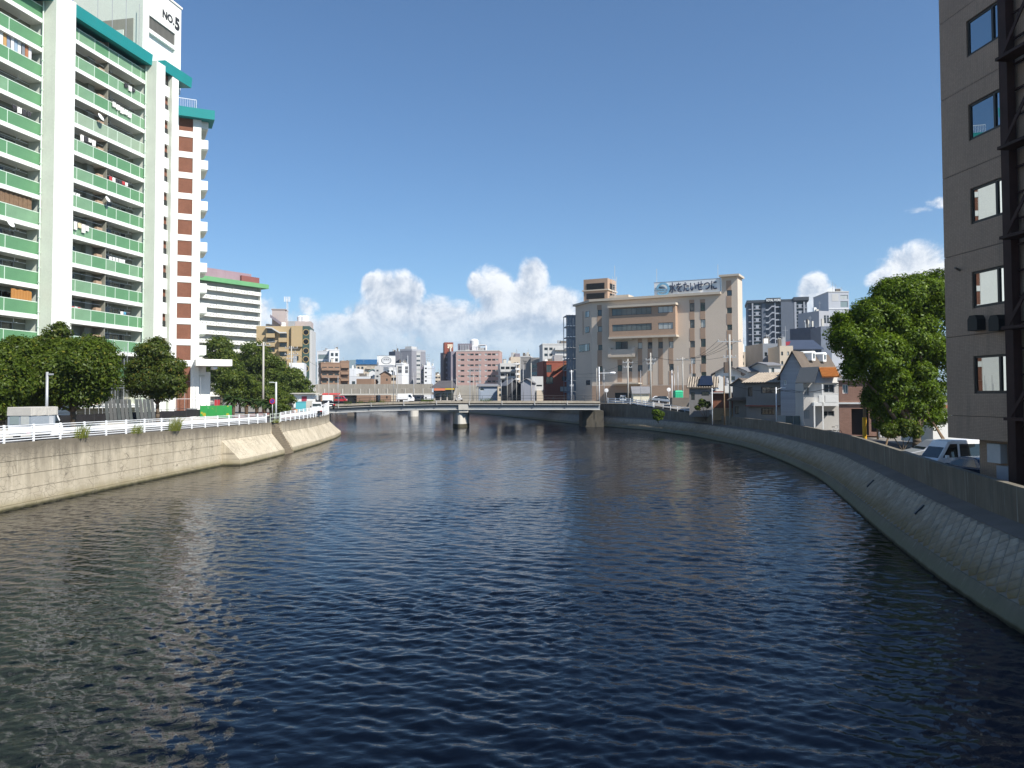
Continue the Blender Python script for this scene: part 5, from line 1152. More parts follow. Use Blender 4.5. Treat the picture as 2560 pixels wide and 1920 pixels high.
f = block('apartment_building', 'beige apartment block with bright blue roof', 890, 944, 911, 470, 6, 14, C_B, holes=rows_holes([(.06, .16), (.24, .34), (.5, .72), (.76, .96)], 7, .0, .97, .5)); fill(f, pane=MATS['glass_dark'], split=2); balconies(f, f.w * .48, f.w * .98, [f.h * k / 7 + .3 for k in range(1, 7)], 1.2, 1.0, C_B, seg=2)
MB().extr([(-.5, -.6, f.h), (f.w + .5, -.6, f.h), (f.w + .5, 6, f.h + 3.2), (-.5, 6, f.h + 3.2)], (0, 1.2, .05)).build('roof', paint('blue_roof', (.02, .085, .19), .6, .06), f.root)
# billboard with an oval emblem
f = block('office_building', 'pale office under the white billboard', 951, 989, 918, 400, 4, 12, C_W, holes=rows_holes([(.45, .6), (.68, .85)], 4, .4, .95, .3)); fill(f, pane=MATS['glass_dark'])
bf = Fac('billboard', 'white rooftop billboard with grey oval face emblem', 'billboard', *at(943, 960, 396).to_2d(), (1, .06), 4.4); w = bf.u(988); z0_, z1_ = bf.z(965, 913), bf.z(965, 890)
MB().box(0, 0, z0_, w, .5, z1_).build('board', WHITE, bf.root); MB().box(-.1, -.1, z1_, w + .1, .6, z1_ + .25).build('frame', C_G, bf.root); MB().box(0, .1, z0_ - .9, w, .4, z0_ - .01).build('base_beam', C_G, bf.root)
for i in range(5): MB().tube((w * (i + .5) / 5, .3, f.h - 1), (w * (i + .5) / 5, .3, z0_), .12, 6).build('strut', C_G, bf.root)
ex, ez, er, eh = bf.u(965.5), bf.z(966, 901.3), (bf.u(979) - bf.u(953)) / 2, (bf.z(966, 892) - bf.z(966, 910.5)) / 2
o_ = MB().lathe([(.9, -.02), (1, -.02), (1, .02), (.9, .02)], n=30).build('emblem_ring', INK, bf.root, (ex, -.03, ez)); o_.rotation_euler = (math.pi / 2, 0, 0); o_.scale = (er, eh, 1)
o_ = MB().lathe([(.01, -.01), (.9, -.01), (.9, .01), (.01, .01)], n=30).build('emblem_face', paint('emblem_grey', (.52, .53, .54), .7), bf.root, (ex, -.07, ez)); o_.rotation_euler = (math.pi / 2, 0, 0); o_.scale = (er, eh, 1)
for dx in (-.38, 0.02, .38): MB().extr([(ex + (dx - .15) * er, -.10, ez + .42 * eh), (ex + (dx + .15) * er, -.10, ez + .42 * eh), (ex + dx * er, -.10, ez + .12 * eh)], (0, .03, 0)).build('emblem_mark', INK, bf.root)
MB().extr([(ex - .6 * er, -.10, ez - .3 * eh), (ex + .6 * er, -.10, ez - .3 * eh), (ex + .35 * er, -.10, ez - .62 * eh), (ex - .35 * er, -.10, ez - .62 * eh)], (0, .03, 0)).build('emblem_mark', paint('emblem_pale', (.72, .72, .72), .7), bf.root)
# grey tower with banded side
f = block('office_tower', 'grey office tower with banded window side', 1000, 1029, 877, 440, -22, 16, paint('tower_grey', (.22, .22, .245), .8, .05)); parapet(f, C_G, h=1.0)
MB().box(f.w * .62, -.1, 0, f.w * .7, -.003, f.h * .9).build('white_pipe', C_W, f.root)
for k in range(4): window(f.root, f.w * .5, f.h * (.5 + .1 * k), f.w * .58, f.h * (.53 + .1 * k), -.18, .2)
MB().box(f.w * .2, 3, f.h, f.w * .75, 9, f.h + 2.6).build('penthouse', C_LG, f.root)
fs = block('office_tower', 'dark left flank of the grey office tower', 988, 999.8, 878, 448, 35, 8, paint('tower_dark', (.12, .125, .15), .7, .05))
f2 = block('office_tower', 'pale banded office slab joined to the grey tower', 1029.3, 1051, 881, 442, 9, 16, C_LG, holes=rows_holes([(.12, .97)], 10, 0, .97, .42)); fill(f2, pane=MATS['glass'], split=4, frame=MATS['frame_grey']); parapet(f2, C_LG)
f = block('sign_building', 'slim white building with two dark sign boards below the grey tower', 990, 1005, 911, 300, -8, 9, C_W); SG = paint('sign_grey', (.12, .125, .135), .6)
MB().box(f.w * .3, -.12, f.z(1000, 931), f.w * .96, -.01, f.z(1000, 916)).build('sign_board', SG, f.root); MB().box(f.u(997), -.15, f.z(1000, 924.3), f.u(1001.6), -.122, f.z(1000, 921)).build('sign_mark', C_LG, f.root); MB().box(f.u(1002.8), -.15, f.z(1000, 924.3), f.u(1004.8), -.122, f.z(1000, 921)).build('sign_mark', C_LG, f.root); MB().box(f.u(998.6), -.16, f.z(1000, 923.2), f.u(1000), -.152, f.z(1000, 922)).build('sign_mark', SG, f.root); parapet(f, C_W)
f = block('sign_building', 'white stair wing of the slim sign building', 1007.5, 1021, 912, 302, 6, 9, C_W); MB().box(f.w * .4, -.1, f.z(1014, 923), f.w * .92, -.01, f.z(1014, 916)).build('sign_board', SG, f.root); MB().box(f.w * .4, -.1, f.z(1014, 932), f.w * .92, -.01, f.z(1014, 925)).build('sign_board', SG, f.root); MB().box(-.9, 1, 0, -.02, 6, f.h - 1.5).build('stair', C_LG, f.root)
# small houses right behind the viaduct
def gable(name, label, xl, xr, yeave, yridge, Y, deg, dep, wall, roof, z0=4.4, cat='house', holes=(), over=.4, ridge_along=False, group=None, rt=.16, ribs=0):
    """house with its gable to the front (or, ridge_along, its long side)"""
    f = block(name, label, xl, xr, yeave, Y, deg, dep, wall, z0, holes, cat, group); hr = f.z((xl + xr) / 2, yridge); w = f.w; h = f.h
    if ridge_along:
        hr = f.z((xl + xr) / 2, yridge, dep / 2)
        for s_, (ya, yb) in enumerate(((-over, dep / 2), (dep + over, dep / 2))):
            za = h - (hr - h) * over / (dep / 2)
            mb = MB().hexa([(-over, ya, za), (w + over, ya, za), (w + over, yb, hr), (-over, yb, hr)], [(-over, ya, za + rt), (w + over, ya, za + rt), (w + over, yb, hr + rt), (-over, yb, hr + rt)]); ro = mb.build('roof', roof, f.root)
            for i in range(ribs if s_ == 0 else 0):
                u = lerp(-over, w + over, (i + .5) / ribs); rw_ = (w + 2 * over) / ribs * .28
                MB().hexa([(u - rw_, ya - .02, za + rt), (u + rw_, ya - .02, za + rt), (u + rw_, yb, hr + rt), (u - rw_, yb, hr + rt)], [(u - rw_ * .6, ya - .02, za + rt + .07), (u + rw_ * .6, ya - .02, za + rt + .07), (u + rw_ * .6, yb, hr + rt + .07), (u - rw_ * .6, yb, hr + rt + .07)]).build('tile_row', MATS['tile_row_pale'], ro)
        for u0 in (0, w - .02): MB().extr([(u0, 0, h), (u0, dep, h), (u0, dep / 2, hr)], (.02, 0, 0)).build('gable', wall, f.root)
    else:
        MB().extr([(0, 0, h), (w, 0, h), (w / 2, 0, hr)], (0, .2, 0)).build('gable', wall, f.root); MB().extr([(0, dep - .2, h), (w, dep - .2, h), (w / 2, dep - .2, hr)], (0, .2, 0)).build('gable', wall, f.root)
        for s_ in (-1, 1):
            xe = w / 2 + s_ * (w / 2 + over); ze = h - (hr - h) * over / (w / 2)
            MB().hexa([(xe, -over, ze), (w / 2, -over, hr), (w / 2, dep + over, hr), (xe, dep + over, ze)], [(xe, -over, ze + rt), (w / 2, -over, hr + rt), (w / 2, dep + over, hr + rt), (xe, dep + over, ze + rt)]).build('roof', roof, f.root)
    f.hr = hr; return f
ROOF_D = paint('roof_dark', (.085, .08, .085), .8, .15, .6); ROOF_G = paint('roof_grey', (.20, .20, .21), .75, .12, .6); paint('tile_row_pale', (.40, .34, .27), .85, .2, 1.5, .2); ROOF_T = paint('roof_tile_weathered', (.10, .082, .065), .85, .25, 1.2, .3); ROOF_BR = paint('roof_brown', (.115, .092, .072), .85, .15, .8)
f = gable('house', 'brown gabled house just behind the viaduct', 951, 975, 935, 928, 290, 6, 9, C_BR, ROOF_D, holes=rows_holes([(.6, .75)], 4, .05, .9, .4)); fill(f, pane=MATS['glass_dark'])
f = block('apartment_building', 'small beige flats between the brown gable and the sign building', 977, 991, 938, 300, 4, 9, C_B, holes=rows_holes([(.08, .44), (.56, .92)], 3, .25, .97, .5)); fill(f, pane=MATS['glass_dark'])
f = block('warehouse', 'low brown shed roof directly behind the viaduct', 891, 929, 947, 285, -3, 10, C_BR)
f = gable('house', 'white house with pale green roof behind the viaduct', 923, 943, 928, 923, 320, 3, 9, C_W, paint('roof_mint', (.35, .52, .46), .7), holes=rows_holes([(.2, .4), (.6, .8)], 4, .1, .9, .4)); fill(f, pane=MATS['glass_dark'])
f = block('house', 'narrow pale house at the foot of the billboard', 937, 950, 915, 310, 0, 8, C_LG, holes=rows_holes([(.3, .7)], 4, .3, .95, .3)); fill(f)
# white slim tower with antennas
f = block('office_building', 'slim white tower with roof antennas', 1060, 1074, 913, 420, 0, 10, C_W, holes=rows_holes([(.15, .5)], 8, .0, .97, .35)); fill(f, pane=MATS['glass_dark']); MB().box(f.w * .45, 1, f.h, f.w * .95, 6, f.z(1067, 905)).build('penthouse', C_W, f.root)
mb = MB()
for dx in (.2, .5, .8): mb.tube((f.w * dx, 3, f.h), (f.w * dx, 3, f.z(1066, 893 + 8 * dx)), .12, 5)
for k in range(5): mb.box(f.w * .05, 2.9, f.h + 1.5 + k * 1.0, f.w * .95, 3.0, f.h + 1.65 + k * 1.0)
mb.build('antenna', C_G, f.root)
f = block('office_building', 'dark narrow block left of the slim white tower', 1052, 1059.7, 916, 424, 6, 10, C_PUR, holes=rows_holes([(.2, .9)], 8, 0, .95, .4)); fill(f, pane=MATS['glass_dark'])
f = block('apartment_building', 'pale blue block right of the slim white tower', 1074.3, 1084, 915, 430, 0, 10, paint('city_blue', (.36, .42, .50), .8)); f = block('apartment_building', 'distant beige flats between the slim tower and the red-topped tower', 1086, 1109, 937, 520, 3, 10, C_B, holes=rows_holes([(.1, .35), (.42, .62), (.7, .9)], 6, .0, .97, .45)); fill(f, pane=MATS['glass_dark'])
# red-topped dark tower
f = block('apartment_building', 'dark tower with red sign block on its top', 1109, 1127, 884, 350, 10, 12, C_DK, holes=rows_holes([(.35, .9)], 9, .0, .96, .5)); fill(f, pane=MATS['glass_dark'], split=2); balconies(f, f.w * .32, f.w * .95, [f.h * k / 9 + .2 for k in range(1, 9)], 1.0, .9, C_PUR)
w_, z_ = f.u(1133), f.z(1122, 856); MB().box(f.u(1111), -.3, f.h, w_, 6, z_).build('sign_block', C_RED, f.root)
SC_ = paint('sign_cream', (.75, .66, .5), .6)
MB().box(f.u(1118.5), -.34, f.z(1124, 864.2), f.u(1131.5), -.302, f.z(1124, 861)).build('sign_strip', SC_, f.root); MB().box(f.u(1119.5), -.34, f.z(1124, 866.6), f.u(1131.5), -.302, f.z(1124, 865)).build('sign_strip', SC_, f.root)
for x in (1121, 1128): o_ = MB().lathe([(.02, -.02), (.42, -.02), (.42, .02), (.02, .02)], n=10).build('sign_dot', MATS['sign_cream'], f.root, (f.u(x), -.32, f.z(1124, 868.5))); o_.rotation_euler = (math.pi / 2, 0, 0)
f = block('apartment_building', 'mauve blank side wall joining the pink block', 1127.3, 1140, 878.5, 346, 24, 14, C_PUR)
cols_ = []
for c in (.045, .26, .44, .66, .83): cols_ += [(c, c + .055), (c + .065, c + .145)] if c in (.045, .26, .66) else [(c, c + .075), (c + .085, c + .14)]
f = block('apartment_building', 'pink tiled apartment block with rows of paired windows', 1140.3, 1249, 878, 345, -4, 14, C_P, holes=rows_holes(cols_, 9, .0, .99, .33)); parapet(f, C_LG, h=.4)
for i, h in enumerate(f.holes):
    wide = (h[2] - h[0]) > .07 * f.w; window(f.root, *h, 0, .2, .08, 1 if wide else 2, MATS['frame_white'] if not wide else None, MATS['glass_dark'] if wide else MATS['glass_pale'])
MB().box(f.u(1142), 3, f.h, f.u(1178), 9, f.z(1160, 859, 3)).build('penthouse', C_PUR, f.root); MB().box(f.u(1178) + .02, 2.5, f.h, f.u(1194), 8, f.z(1185, 865, 3)).build('penthouse', C_W, f.root); MB().lathe([(1.9, 0), (1.9, 2.6), (1.2, 3.3), (.1, 3.5)], (f.u(1182), 5, f.z(1185, 866, 3)), 16).build('water_tank', C_W, f.root)
MB().box(f.u(1194) + .02, 3, f.h, f.u(1213), 8, f.h + .3).box(f.u(1194), 3, f.z(1203, 861, 3) - .3, f.u(1213), 8, f.z(1203, 861, 3)).box(f.u(1212), 3, f.h, f.u(1213), 8, f.z(1203, 861, 3)).build('roof_frame', C_W, f.root)
for i in range(6): MB().box(f.u(1148 + i * 4), 2.6, f.h + .05, f.u(1150.5 + i * 4), 2.95, f.h + 3).build('roof_louvre', C_G, f.root)
for i in range(5): MB().box(f.u(1196 + i * 3.2), 3.5, f.h + .35, f.u(1198 + i * 3.2), 5, f.h + 1.7).build('air_unit', C_LG, f.root)
# right of the pink block
f = block('apartment_building', 'grey flats with open balconies right of the pink block', 1250, 1289, 908, 330, 5, 12, C_LG, holes=rows_holes([(.05, .3), (.36, .62), (.68, .95)], 5, .05, .95, .55)); fill(f, pane=MATS['glass_dark']); balconies(f, .1, f.w - .1, [f.h * (.05 + .18 * k) for k in range(5)], 1.2, 1.0, C_LG, seg=3); MB().box(f.w * .15, -2.2, f.h * .36, f.w * .6, -1.25, f.h * .43).build('red_awning', paint('awning_red', (.5, .07, .06), .7), f.root)
f = block('apartment_building', 'cream stair tower behind the curved grey office', 1277, 1301, 892, 350, 5, 10, C_B, holes=rows_holes([(.3, .8)], 7, .1, .9, .5)); fill(f); balconies(f, f.w * .25, f.w * .9, [f.h * (.12 + .115 * k) for k in range(7)], 1.0, .9, C_W); MB().box(f.w * .5, 2, f.h, f.w * 1.02, 7, f.z(1295, 883)).build('penthouse', C_PUR, f.root)
f = block('office_building', 'grey office left part with dark marks on its blank wall', 1301.5, 1327, 893, 320, -6, 14, paint('stone_grey', (.26, .25, .24), .85, .06), holes=rows_holes([(.35, .62), (.7, .95)], 5, .05, .55, .55)); fill(f, pane=MATS['glass']); MB().extr([(f.u(1306), -.03, f.z(1306, 901)), (f.u(1309), -.03, f.z(1309, 903.6)), (f.u(1317), -.03, f.z(1317, 904)), (f.u(1317), -.03, f.z(1317, 902.6)), (f.u(1310), -.03, f.z(1310, 902.2))], (0, .027, 0)).build('sign_mark', INK, f.root); [MB().box(f.u(x_), -.03, f.z(1312, 911.5), f.u(x_ + 1.4), -.003, f.z(1312, 906.5)).build('sign_mark', INK, f.root) for x_ in (1310.3, 1314)]; MB().box(f.u(1311.7), -.03, f.z(1312, 908), f.u(1314), -.003, f.z(1312, 906.5)).build('sign_mark', INK, f.root); parapet(f, C_LG)
# curved front with blue ribbon windows
P = at(1327, 960, 318); f = Fac('office_building', 'grey office with curved front and blue ribbon windows', 'building', P.x, P.y, (1, .05), 4.4); w = f.u(1357); h = f.z(1342, 894)
def arc(n=10): return [(w * i / n, -1.8 * math.sin(math.pi * (.15 + .5 * i / n)) + .8) for i in range(n + 1)]
zz = 0; fhh = h / 6
for k in range(6):
    for (a, b, mt, o_, nm) in ((0, .58, MATS['stone_grey'], 0, 'spandrel'), (.58, 1.0, MATS['glass_blue'], .15, 'ribbon_window')):
        if k == 5 and nm == 'ribbon_window': mt, nm, o_ = MATS['stone_grey'], 'parapet', 0
        pts = [(x, y + o_, fhh * (k + a)) for x, y in arc()] + [(w, 10, fhh * (k + a)), (0, 10, fhh * (k + a))]; MB().extr(pts, (0, 0, fhh * (b - a))).build(nm, mt, f.root)
f = block('apartment_building', 'pale grey apartment block behind the red house', 1357, 1440, 862, 300, 3, 14, C_LG, holes=rows_holes([(.05, .16), (.2, .3), (.4, .62), (.66, .9)], 9, .02, .98, .45)); fill(f, pane=MATS['glass']); balconies(f, f.w * .36, f.w * .97, [f.h * k / 9 + .3 for k in range(4, 9)], 1.3, 1.0, C_LG); parapet(f, C_LG)
for i in range(5): MB().box(f.w * (.42 + .08 * i), -2.6, f.h * .72, f.w * (.47 + .08 * i), -1.4, f.h * .76).build('air_unit', C_W, f.root)
# red house
f = block('red_house', 'red rendered house with sloping stair wall beside the beige waterworks', 1358, 1424, 905, 215, 6, 12, C_RED, holes=lambda f: [f.rect(1366, 912, 1379, 931), f.rect(1365, 942, 1383, 960), f.rect(1405, 912, 1419, 926), f.rect(1405, 941, 1419, 952), f.rect(1400, 966, 1418, 979)]); fill(f, pane=MATS['glass'], split=2); parapet(f, C_RED, h=.25)
MB().extr([(f.u(1383), -1.4, f.z(1383, 931)), (f.u(1417), -1.4, f.z(1417, 908)), (f.u(1417), -1.4, f.z(1417, 905)), (f.u(1383), -1.4, f.z(1383, 927))], (0, 1.39, 0)).build('stair_canopy', paint('red_canopy', (.25, .10, .05), .8), f.root); MB().extr([(f.u(1360), -2, f.z(1360, 962)), (f.u(1372), -2, f.z(1372, 962)), (f.u(1412), -2, f.z(1412, 990)), (f.u(1412), -2, 0), (f.u(1360), -2, 0)], (0, 1.95, 0)).build('stair_wall', C_RED, f.root)
# low houses on the street behind the bridge
f = gable('house', 'low blue grey house with grey roof behind the bridge railing', 1197, 1243, 966, 961, 205, 3, 9, paint('house_blue', (.30, .35, .42), .7, .06), ROOF_G, ridge_along=True, holes=lambda f: [f.rect(1200, 970, 1210, 977)]); fill(f, frame=MATS['frame_white'])
f = block('house', 'narrow cream shop beside the low blue grey house', 1244, 1268, 963, 212, 2, 8, C_B, holes=rows_holes([(.15, .45), (.55, .85)], 2, .3, .9, .5)); fill(f)
f = gable('shed', 'black boarded shed with steep gable behind the bridge', 1270, 1302, 962, 949, 195, 12, 9, paint('black_board', (.03, .03, .034), .7, .1), ROOF_G, cat='shed'); f = gable('shed', 'grey shed with triangular sunlit front behind the bridge', 1302.5, 1329, 955, 947, 193, -8, 9, paint('shed_grey', (.30, .31, .35), .7, .05), ROOF_G, cat='shed')
f = block('house', 'pale grey box house beside the red house', 1330, 1358, 941, 200, 3, 9, C_LG, holes=lambda f: [f.rect(1341, 962, 1355, 966), f.rect(1333, 977, 1341, 985)]); fill(f); MB().box(f.u(1341), -1.0, 0, f.u(1357), -.02, f.z(1349, 976)).build('cream_annex', C_B, f.root)
# station building with awning, at the end of the viaduct
f = block('station', 'dark roofed station kiosk with orange awning strip', 1084, 1138, 970, 232, 2, 8, paint('station_wall', (.45, .42, .38), .8), holes=rows_holes([(.08, .3), (.36, .6), (.66, .92)], 1, .1, .7, .8)); fill(f, pane=MATS['glass_dark']); MB().extr([(-1, -1.5, f.h), (f.w + .8, -1.5, f.h), (f.w - 1, 4, f.h + 2.1), (1.5, 4, f.h + 2.1)], (0, .3, .12)).build('roof', ROOF_D, f.root); MB().box(.2, -1.5, f.h - .75, f.w * .55, -1.3, f.h - .1).build('awning', paint('awning_orange', (.65, .22, .12), .6), f.root); MB().box(f.w * .55 + .02, -1.5, f.h - .5, f.w - .2, -1.3, f.h - .1).build('awning', paint('awning_yellow', (.70, .48, .06), .6), f.root)
bwall = block('concrete_wall', 'weathered concrete wall beside the station kiosk', 1139, 1196, 963, 240, 1, 1.0, CONC, cat='wall')

# ------------------------------------------------------------------ railway viaduct
VY = 256.0; via = thing('railway_viaduct', 'long weathered concrete railway viaduct wall with panel parapet', 'viaduct', (0, VY, 0)); VC = paint('viaduct_concrete', (.30, .275, .235), .92, .15, .35, .8, bump=.1, dirt=(.10, .085, .065))
X0, X1 = at(700, 960, VY).x, at(1080, 960, VY).x; zt = zat(900, 960, at(900, 960, VY).x, VY); zm = zat(900, 970.5, at(900, 960, VY).x, VY); zb_ = zat(900, 984, at(900, 960, VY).x, VY)
n = 17
for i in range(n):
    a = lerp(X0, X1, i / n); b = lerp(X0, X1, (i + 1) / n); MB().box(a + .02, 3.0, zm - .2, b - .02, 3.4, zt).build('upper_panel', VC, via); MB().box(a + .03, 0, zb_, b - .03, .35, zm - .25).build('panel', VC, via); MB().box(a - .12, -.14, zb_ - .2, a + .12, -.002, zm - .15).build('rib', CONC_L, via)
MB().box(X0, .36, zb_ - .4, X1, 9, zb_ + .4).build('deck', CONC_D, via); MB().box(X0, -.1, zb_ - .5, X1, .355, zb_ - .03).build('edge_beam', CONC_L, via)
for i in range(2): X = lerp(X0 + 4, X0 + 22, i); MB().box(X - 1, 3, -1.2, X + 1, 8, zb_ - .41).build('column', CONC_D, via)
MB().lathe([(2.6, 0), (2.6, 4.2), (2.6, 4.8)], (at(1033, 1030, 252).x, -3.5, -.5), 18, .62, 1.0).build('pier', CONC_L, via)

# ------------------------------------------------------------------ road bridge
BY = 159.0
def bz(X): return float(np.interp(X, [-60, -36, -28, -15, 14.5, 24], [4.6, 4.72, 5.05, 5.34, 5.25, 5.15]))
br = thing('road_bridge', 'low grey girder road bridge across the river', 'bridge', (0, BY, 0)); GIR = paint('girder_paint', (.23, .25, .27), .6, .08, .5, .3); KERB = paint('bridge_kerb', (.36, .32, .26), .92, .18, .7, .9, dirt=(.12, .09, .05))
xs_ = list(np.linspace(-41, 17.5, 10)); PIPE = paint('pipe_grey', (.50, .50, .48), .5, .08)
for a, b in zip(xs_[:-1], xs_[1:]):
    za, zb2 = bz(a), bz(b)
    def seg(y0, y1, l0, l1, nm, mt, g_=.0):
        MB().hexa([(a + g_, y0, za + l0), (b - g_, y0, zb2 + l0), (b - g_, y1, zb2 + l0), (a + g_, y1, za + l0)], [(a + g_, y0, za + l1), (b - g_, y0, zb2 + l1), (b - g_, y1, zb2 + l1), (a + g_, y1, za + l1)]).build(nm, mt, br)
    seg(0, .5, -.40, 0, 'kerb', KERB, .01); seg(.2, 11.5, -.62, -.12, 'deck', CONC_D); seg(.55, .85, -1.62, -.64, 'girder', GIR); seg(3.6, 3.9, -1.6, -.64, 'girder', GIR); seg(7.2, 7.5, -1.6, -.64, 'girder', GIR); seg(11.0, 11.5, -.40, 0, 'kerb', KERB, .01)
    MB().tube((a, .25, za - .72), (b, .25, zb2 - .72), .085, 7).build('pipe', PIPE, br); MB().tube((a, .42, za - 1.68), (b, .42, zb2 - 1.68), .09, 7).build('pipe', PIPE, br)
    MB().box(a - .07, -.06, za - .8, a + .07, .18, za + .02).build('bracket', PIPE, br)
    for k in range(3):
        X = lerp(a, b, k / 3); MB().box(X - .035, 10.9, bz(X), X + .035, 10.97, bz(X) + 1.1).build('railing_post', DARKM, br)
    for l_ in (.55, 1.08): MB().tube((a, 10.93, za + l_), (b, 10.93, zb2 + l_), .035, 5).build('railing_bar', DARKM, br)
pxc = at(1152, 1040, 163).x
MB().lathe([(1.0, -1.5), (1.0, 3.05)], (pxc, 5.2, 0), 28, 1.65, 4.6).build('pier', CONC_L, br, smooth=False); MB().lathe([(1.02, -.8), (1.02, .75)], (pxc, 5.2, 0), 28, 1.65, 4.6).build('pier_base', paint('wet_concrete', (.06, .055, .035), .8, .2), br)
MB().box(pxc - .2, .1, bz(pxc) - 1.75, pxc + 1.75, .5, bz(pxc) - .75).build('bearing_plate', CONC_L, br); MB().box(pxc - .1, .3, 3.06, pxc + 1.7, 2, 3.5).build('bearing_block', CONC_L, br)
MB().box(14.2, 3.0, -1, 18.5, 11, 3.3).build('abutment', paint('abutment_shade', (.075, .068, .055), .9, .2, .5, .5), br); MB().box(-46, .9, -1, -38.5, 11, 3.4).build('abutment', CONC, br)  # the deck's shade is put into the right abutment's dark colour
struct('road', MB().poly([(-41, BY + .55, bz(-41) - .1), (17.5, BY + .55, bz(17) - .1), (17.5, BY + 10.9, bz(17) - .1), (-41, BY + 10.9, bz(-41) - .1)]), ASPH, 'asphalt roadway on the bridge')
# light columns and railway poles behind the bridge
pl = [(773, 946, 150, .09), (797, 942, 175, .08), (822, 945, 190, .09), (845, 940, 185, .07), (937, 940, 240, .08), (984, 912, 170, .07), (994, 915, 168, .09), (1034, 932, 230, .07), (1078, 916, 225, .08), (1130, 942, 225, .08), (1141, 944, 222, .08), (1183, 935, 205, .09), (1192, 948, 205, .07), (1200, 915, 200, .06), (1253, 950, 190, .07), (1268, 935, 185, .08), (1280, 945, 182, .07), (1291, 905, 190, .1), (1308, 912, 182, .07), (1328, 907, 172, .1), (1340, 942, 178, .06)]
where = ['by the kiosk', 'beside the box truck', 'over the red van', 'at the fence end', 'in front of the green roofed house', 'left of the pair under the grey tower', 'right of the pair under the grey tower', 'left of the slim white tower', 'in front of the pale blue block', 'left of the pair at the red-topped tower', 'right of the pair at the red-topped tower', 'left on the pink block', 'beside the low blue grey house', 'rising above the low blue grey house', 'in front of the cream shop', 'before the grey balcony flats', 'before the black shed', 'tallest, before the black shed gable', 'before the grey office with dark wall marks', 'tall, at the curved office', 'before the pale box house']
for (x, yt, Y, r_), wh in zip(pl, where):
    X = at(x, 960, Y).x; z_ = bz(X) if Y < 171 else 4.4; h = zat(x, yt, X, Y) - z_; p = pole('pole', 'thin grey pole ' + wh, X, Y, z_, h, r_, POLEC if r_ > .075 else GREYM, 'pole', 'poles behind the bridge')
    if int(x) % 3 == 0: MB().tube((0, 0, h - .1), (-1.1, -.2, h + .15), .04, 5).build('arm', GREYM, p)
    elif int(x) % 3 == 1: MB().box(-.9, -.06, h - .7, .9, .06, h - .58).build('crossarm', GREYM, p)
# railway gantry in front of the pink block
X = at(1175, 960, 232).x; X2 = at(1200, 960, 232).x; r = thing('railway_gantry', 'steel railway gantry in front of the pink block', 'gantry', (X, 232, 4.4)); h = zat(1185, 920, X, 232) - 4.4
for dx in (0, X2 - X): MB().box(dx - .12, -.12, 0, dx + .12, .12, h).build('column', GREYM, r)
MB().box(0, -.1, h - .3, X2 - X, .1, h - .15).box(0, -.1, h - 1.0, X2 - X, .1, h - .85).build('beam', GREYM, r)
mb = MB()
for i in range(6): a = (X2 - X) * i / 6; b = (X2 - X) * (i + 1) / 6; mb.tube((a, 0, h - (.2 if i % 2 else .95)), (b, 0, h - (.95 if i % 2 else .2)), .04, 4)
mb.build('lattice', GREYM, r)
# vehicles and the scooter rider on the bridge
X = at(1015, 995, 167).x; r, f_, w_ = small_truck('box_truck', 'white van truck crossing the middle of the bridge', X, 167, bz(X) - .1, 0, MATS['car_white']); MB().box(-f_, -.76, .98, f_ - 1.3, .76, 1.78).build('cargo_box', WHITE, r, bevel=.02)
X = at(852, 995, 236).x; kei_van('red_van', 'red van passing under the viaduct wall', X, 236, 4.62, 0, MATS['car_red'], L=3.6)
X = at(826, 995, 205).x; r = thing('awning', 'red awning stretched beside the red van', 'awning', (X, 205, 4.5)); MB().hexa([(-2, -.8, 2.2), (2.4, -.8, 2.2), (2.4, .8, 2.5), (-2, .8, 2.5)], [(-2, -.8, 2.4), (2.4, -.8, 2.4), (2.4, .8, 2.7), (-2, .8, 2.7)]).build('cloth', MATS['awning_red'], r)
for x_ in (-1.9, 2.3): MB().tube((x_, -.7, 0), (x_, -.7, 2.3), .04, 5).build('post', GREYM, r)
def person(name, label, loc, rz, joints, edges, mats, head, group=None, hair=None):
    """skinned figure: joints {name: (x, y, z, radius)}"""
    r = thing(name, label, 'person', loc, rz, group); names = list(joints); me = bpy.data.meshes.new('body')
    me.from_pydata([joints[k][:3] for k in names], [(names.index(a), names.index(b)) for a, b in edges], []); o_ = link('body', me, r)
    sk = o_.modifiers.new('skin', 'SKIN'); 
    for i, k in enumerate(names):
        me.skin_vertices[0].data[i].radius = (joints[k][3], joints[k][3]); me.skin_vertices[0].data[i].use_root = (i == 0)
    o_.modifiers.new('sub', 'SUBSURF').levels = 1; o_.modifiers['sub'].render_levels = 2; me.materials.append(mats[0])
    hx, hy, hz_, hr_ = head; MB().lathe([(.01, -1), (.6, -.8), (.78, -.2), (.8, .3), (.55, .85), (.01, 1.02)], n=14).build('head', mats[1], r, (hx, hy, hz_), smooth=True).scale = (hr_ * .92, hr_, hr_ * 1.25)
    if hair: MB().lathe([(.9, -.1), (.98, .3), (.75, .85), (.01, 1.12)], n=14).build('helmet', hair, r, (hx, hy, hz_ + .02), smooth=True).scale = (hr_ * 1.08, hr_ * 1.08, hr_ * 1.2)
    return r
SKIN = paint('skin', (.45, .28, .2), .6, .05); SHIRT = paint('shirt_white', (.72, .72, .72), .8, .05)
X = at(1147, 995, 163).x; zz = bz(X) - .1
sr = thing('motor_scooter', 'small pale scooter on the bridge', 'scooter', (X, 163, zz), math.pi); BODYS = paint('scooter_body', (.55, .55, .56), .4)
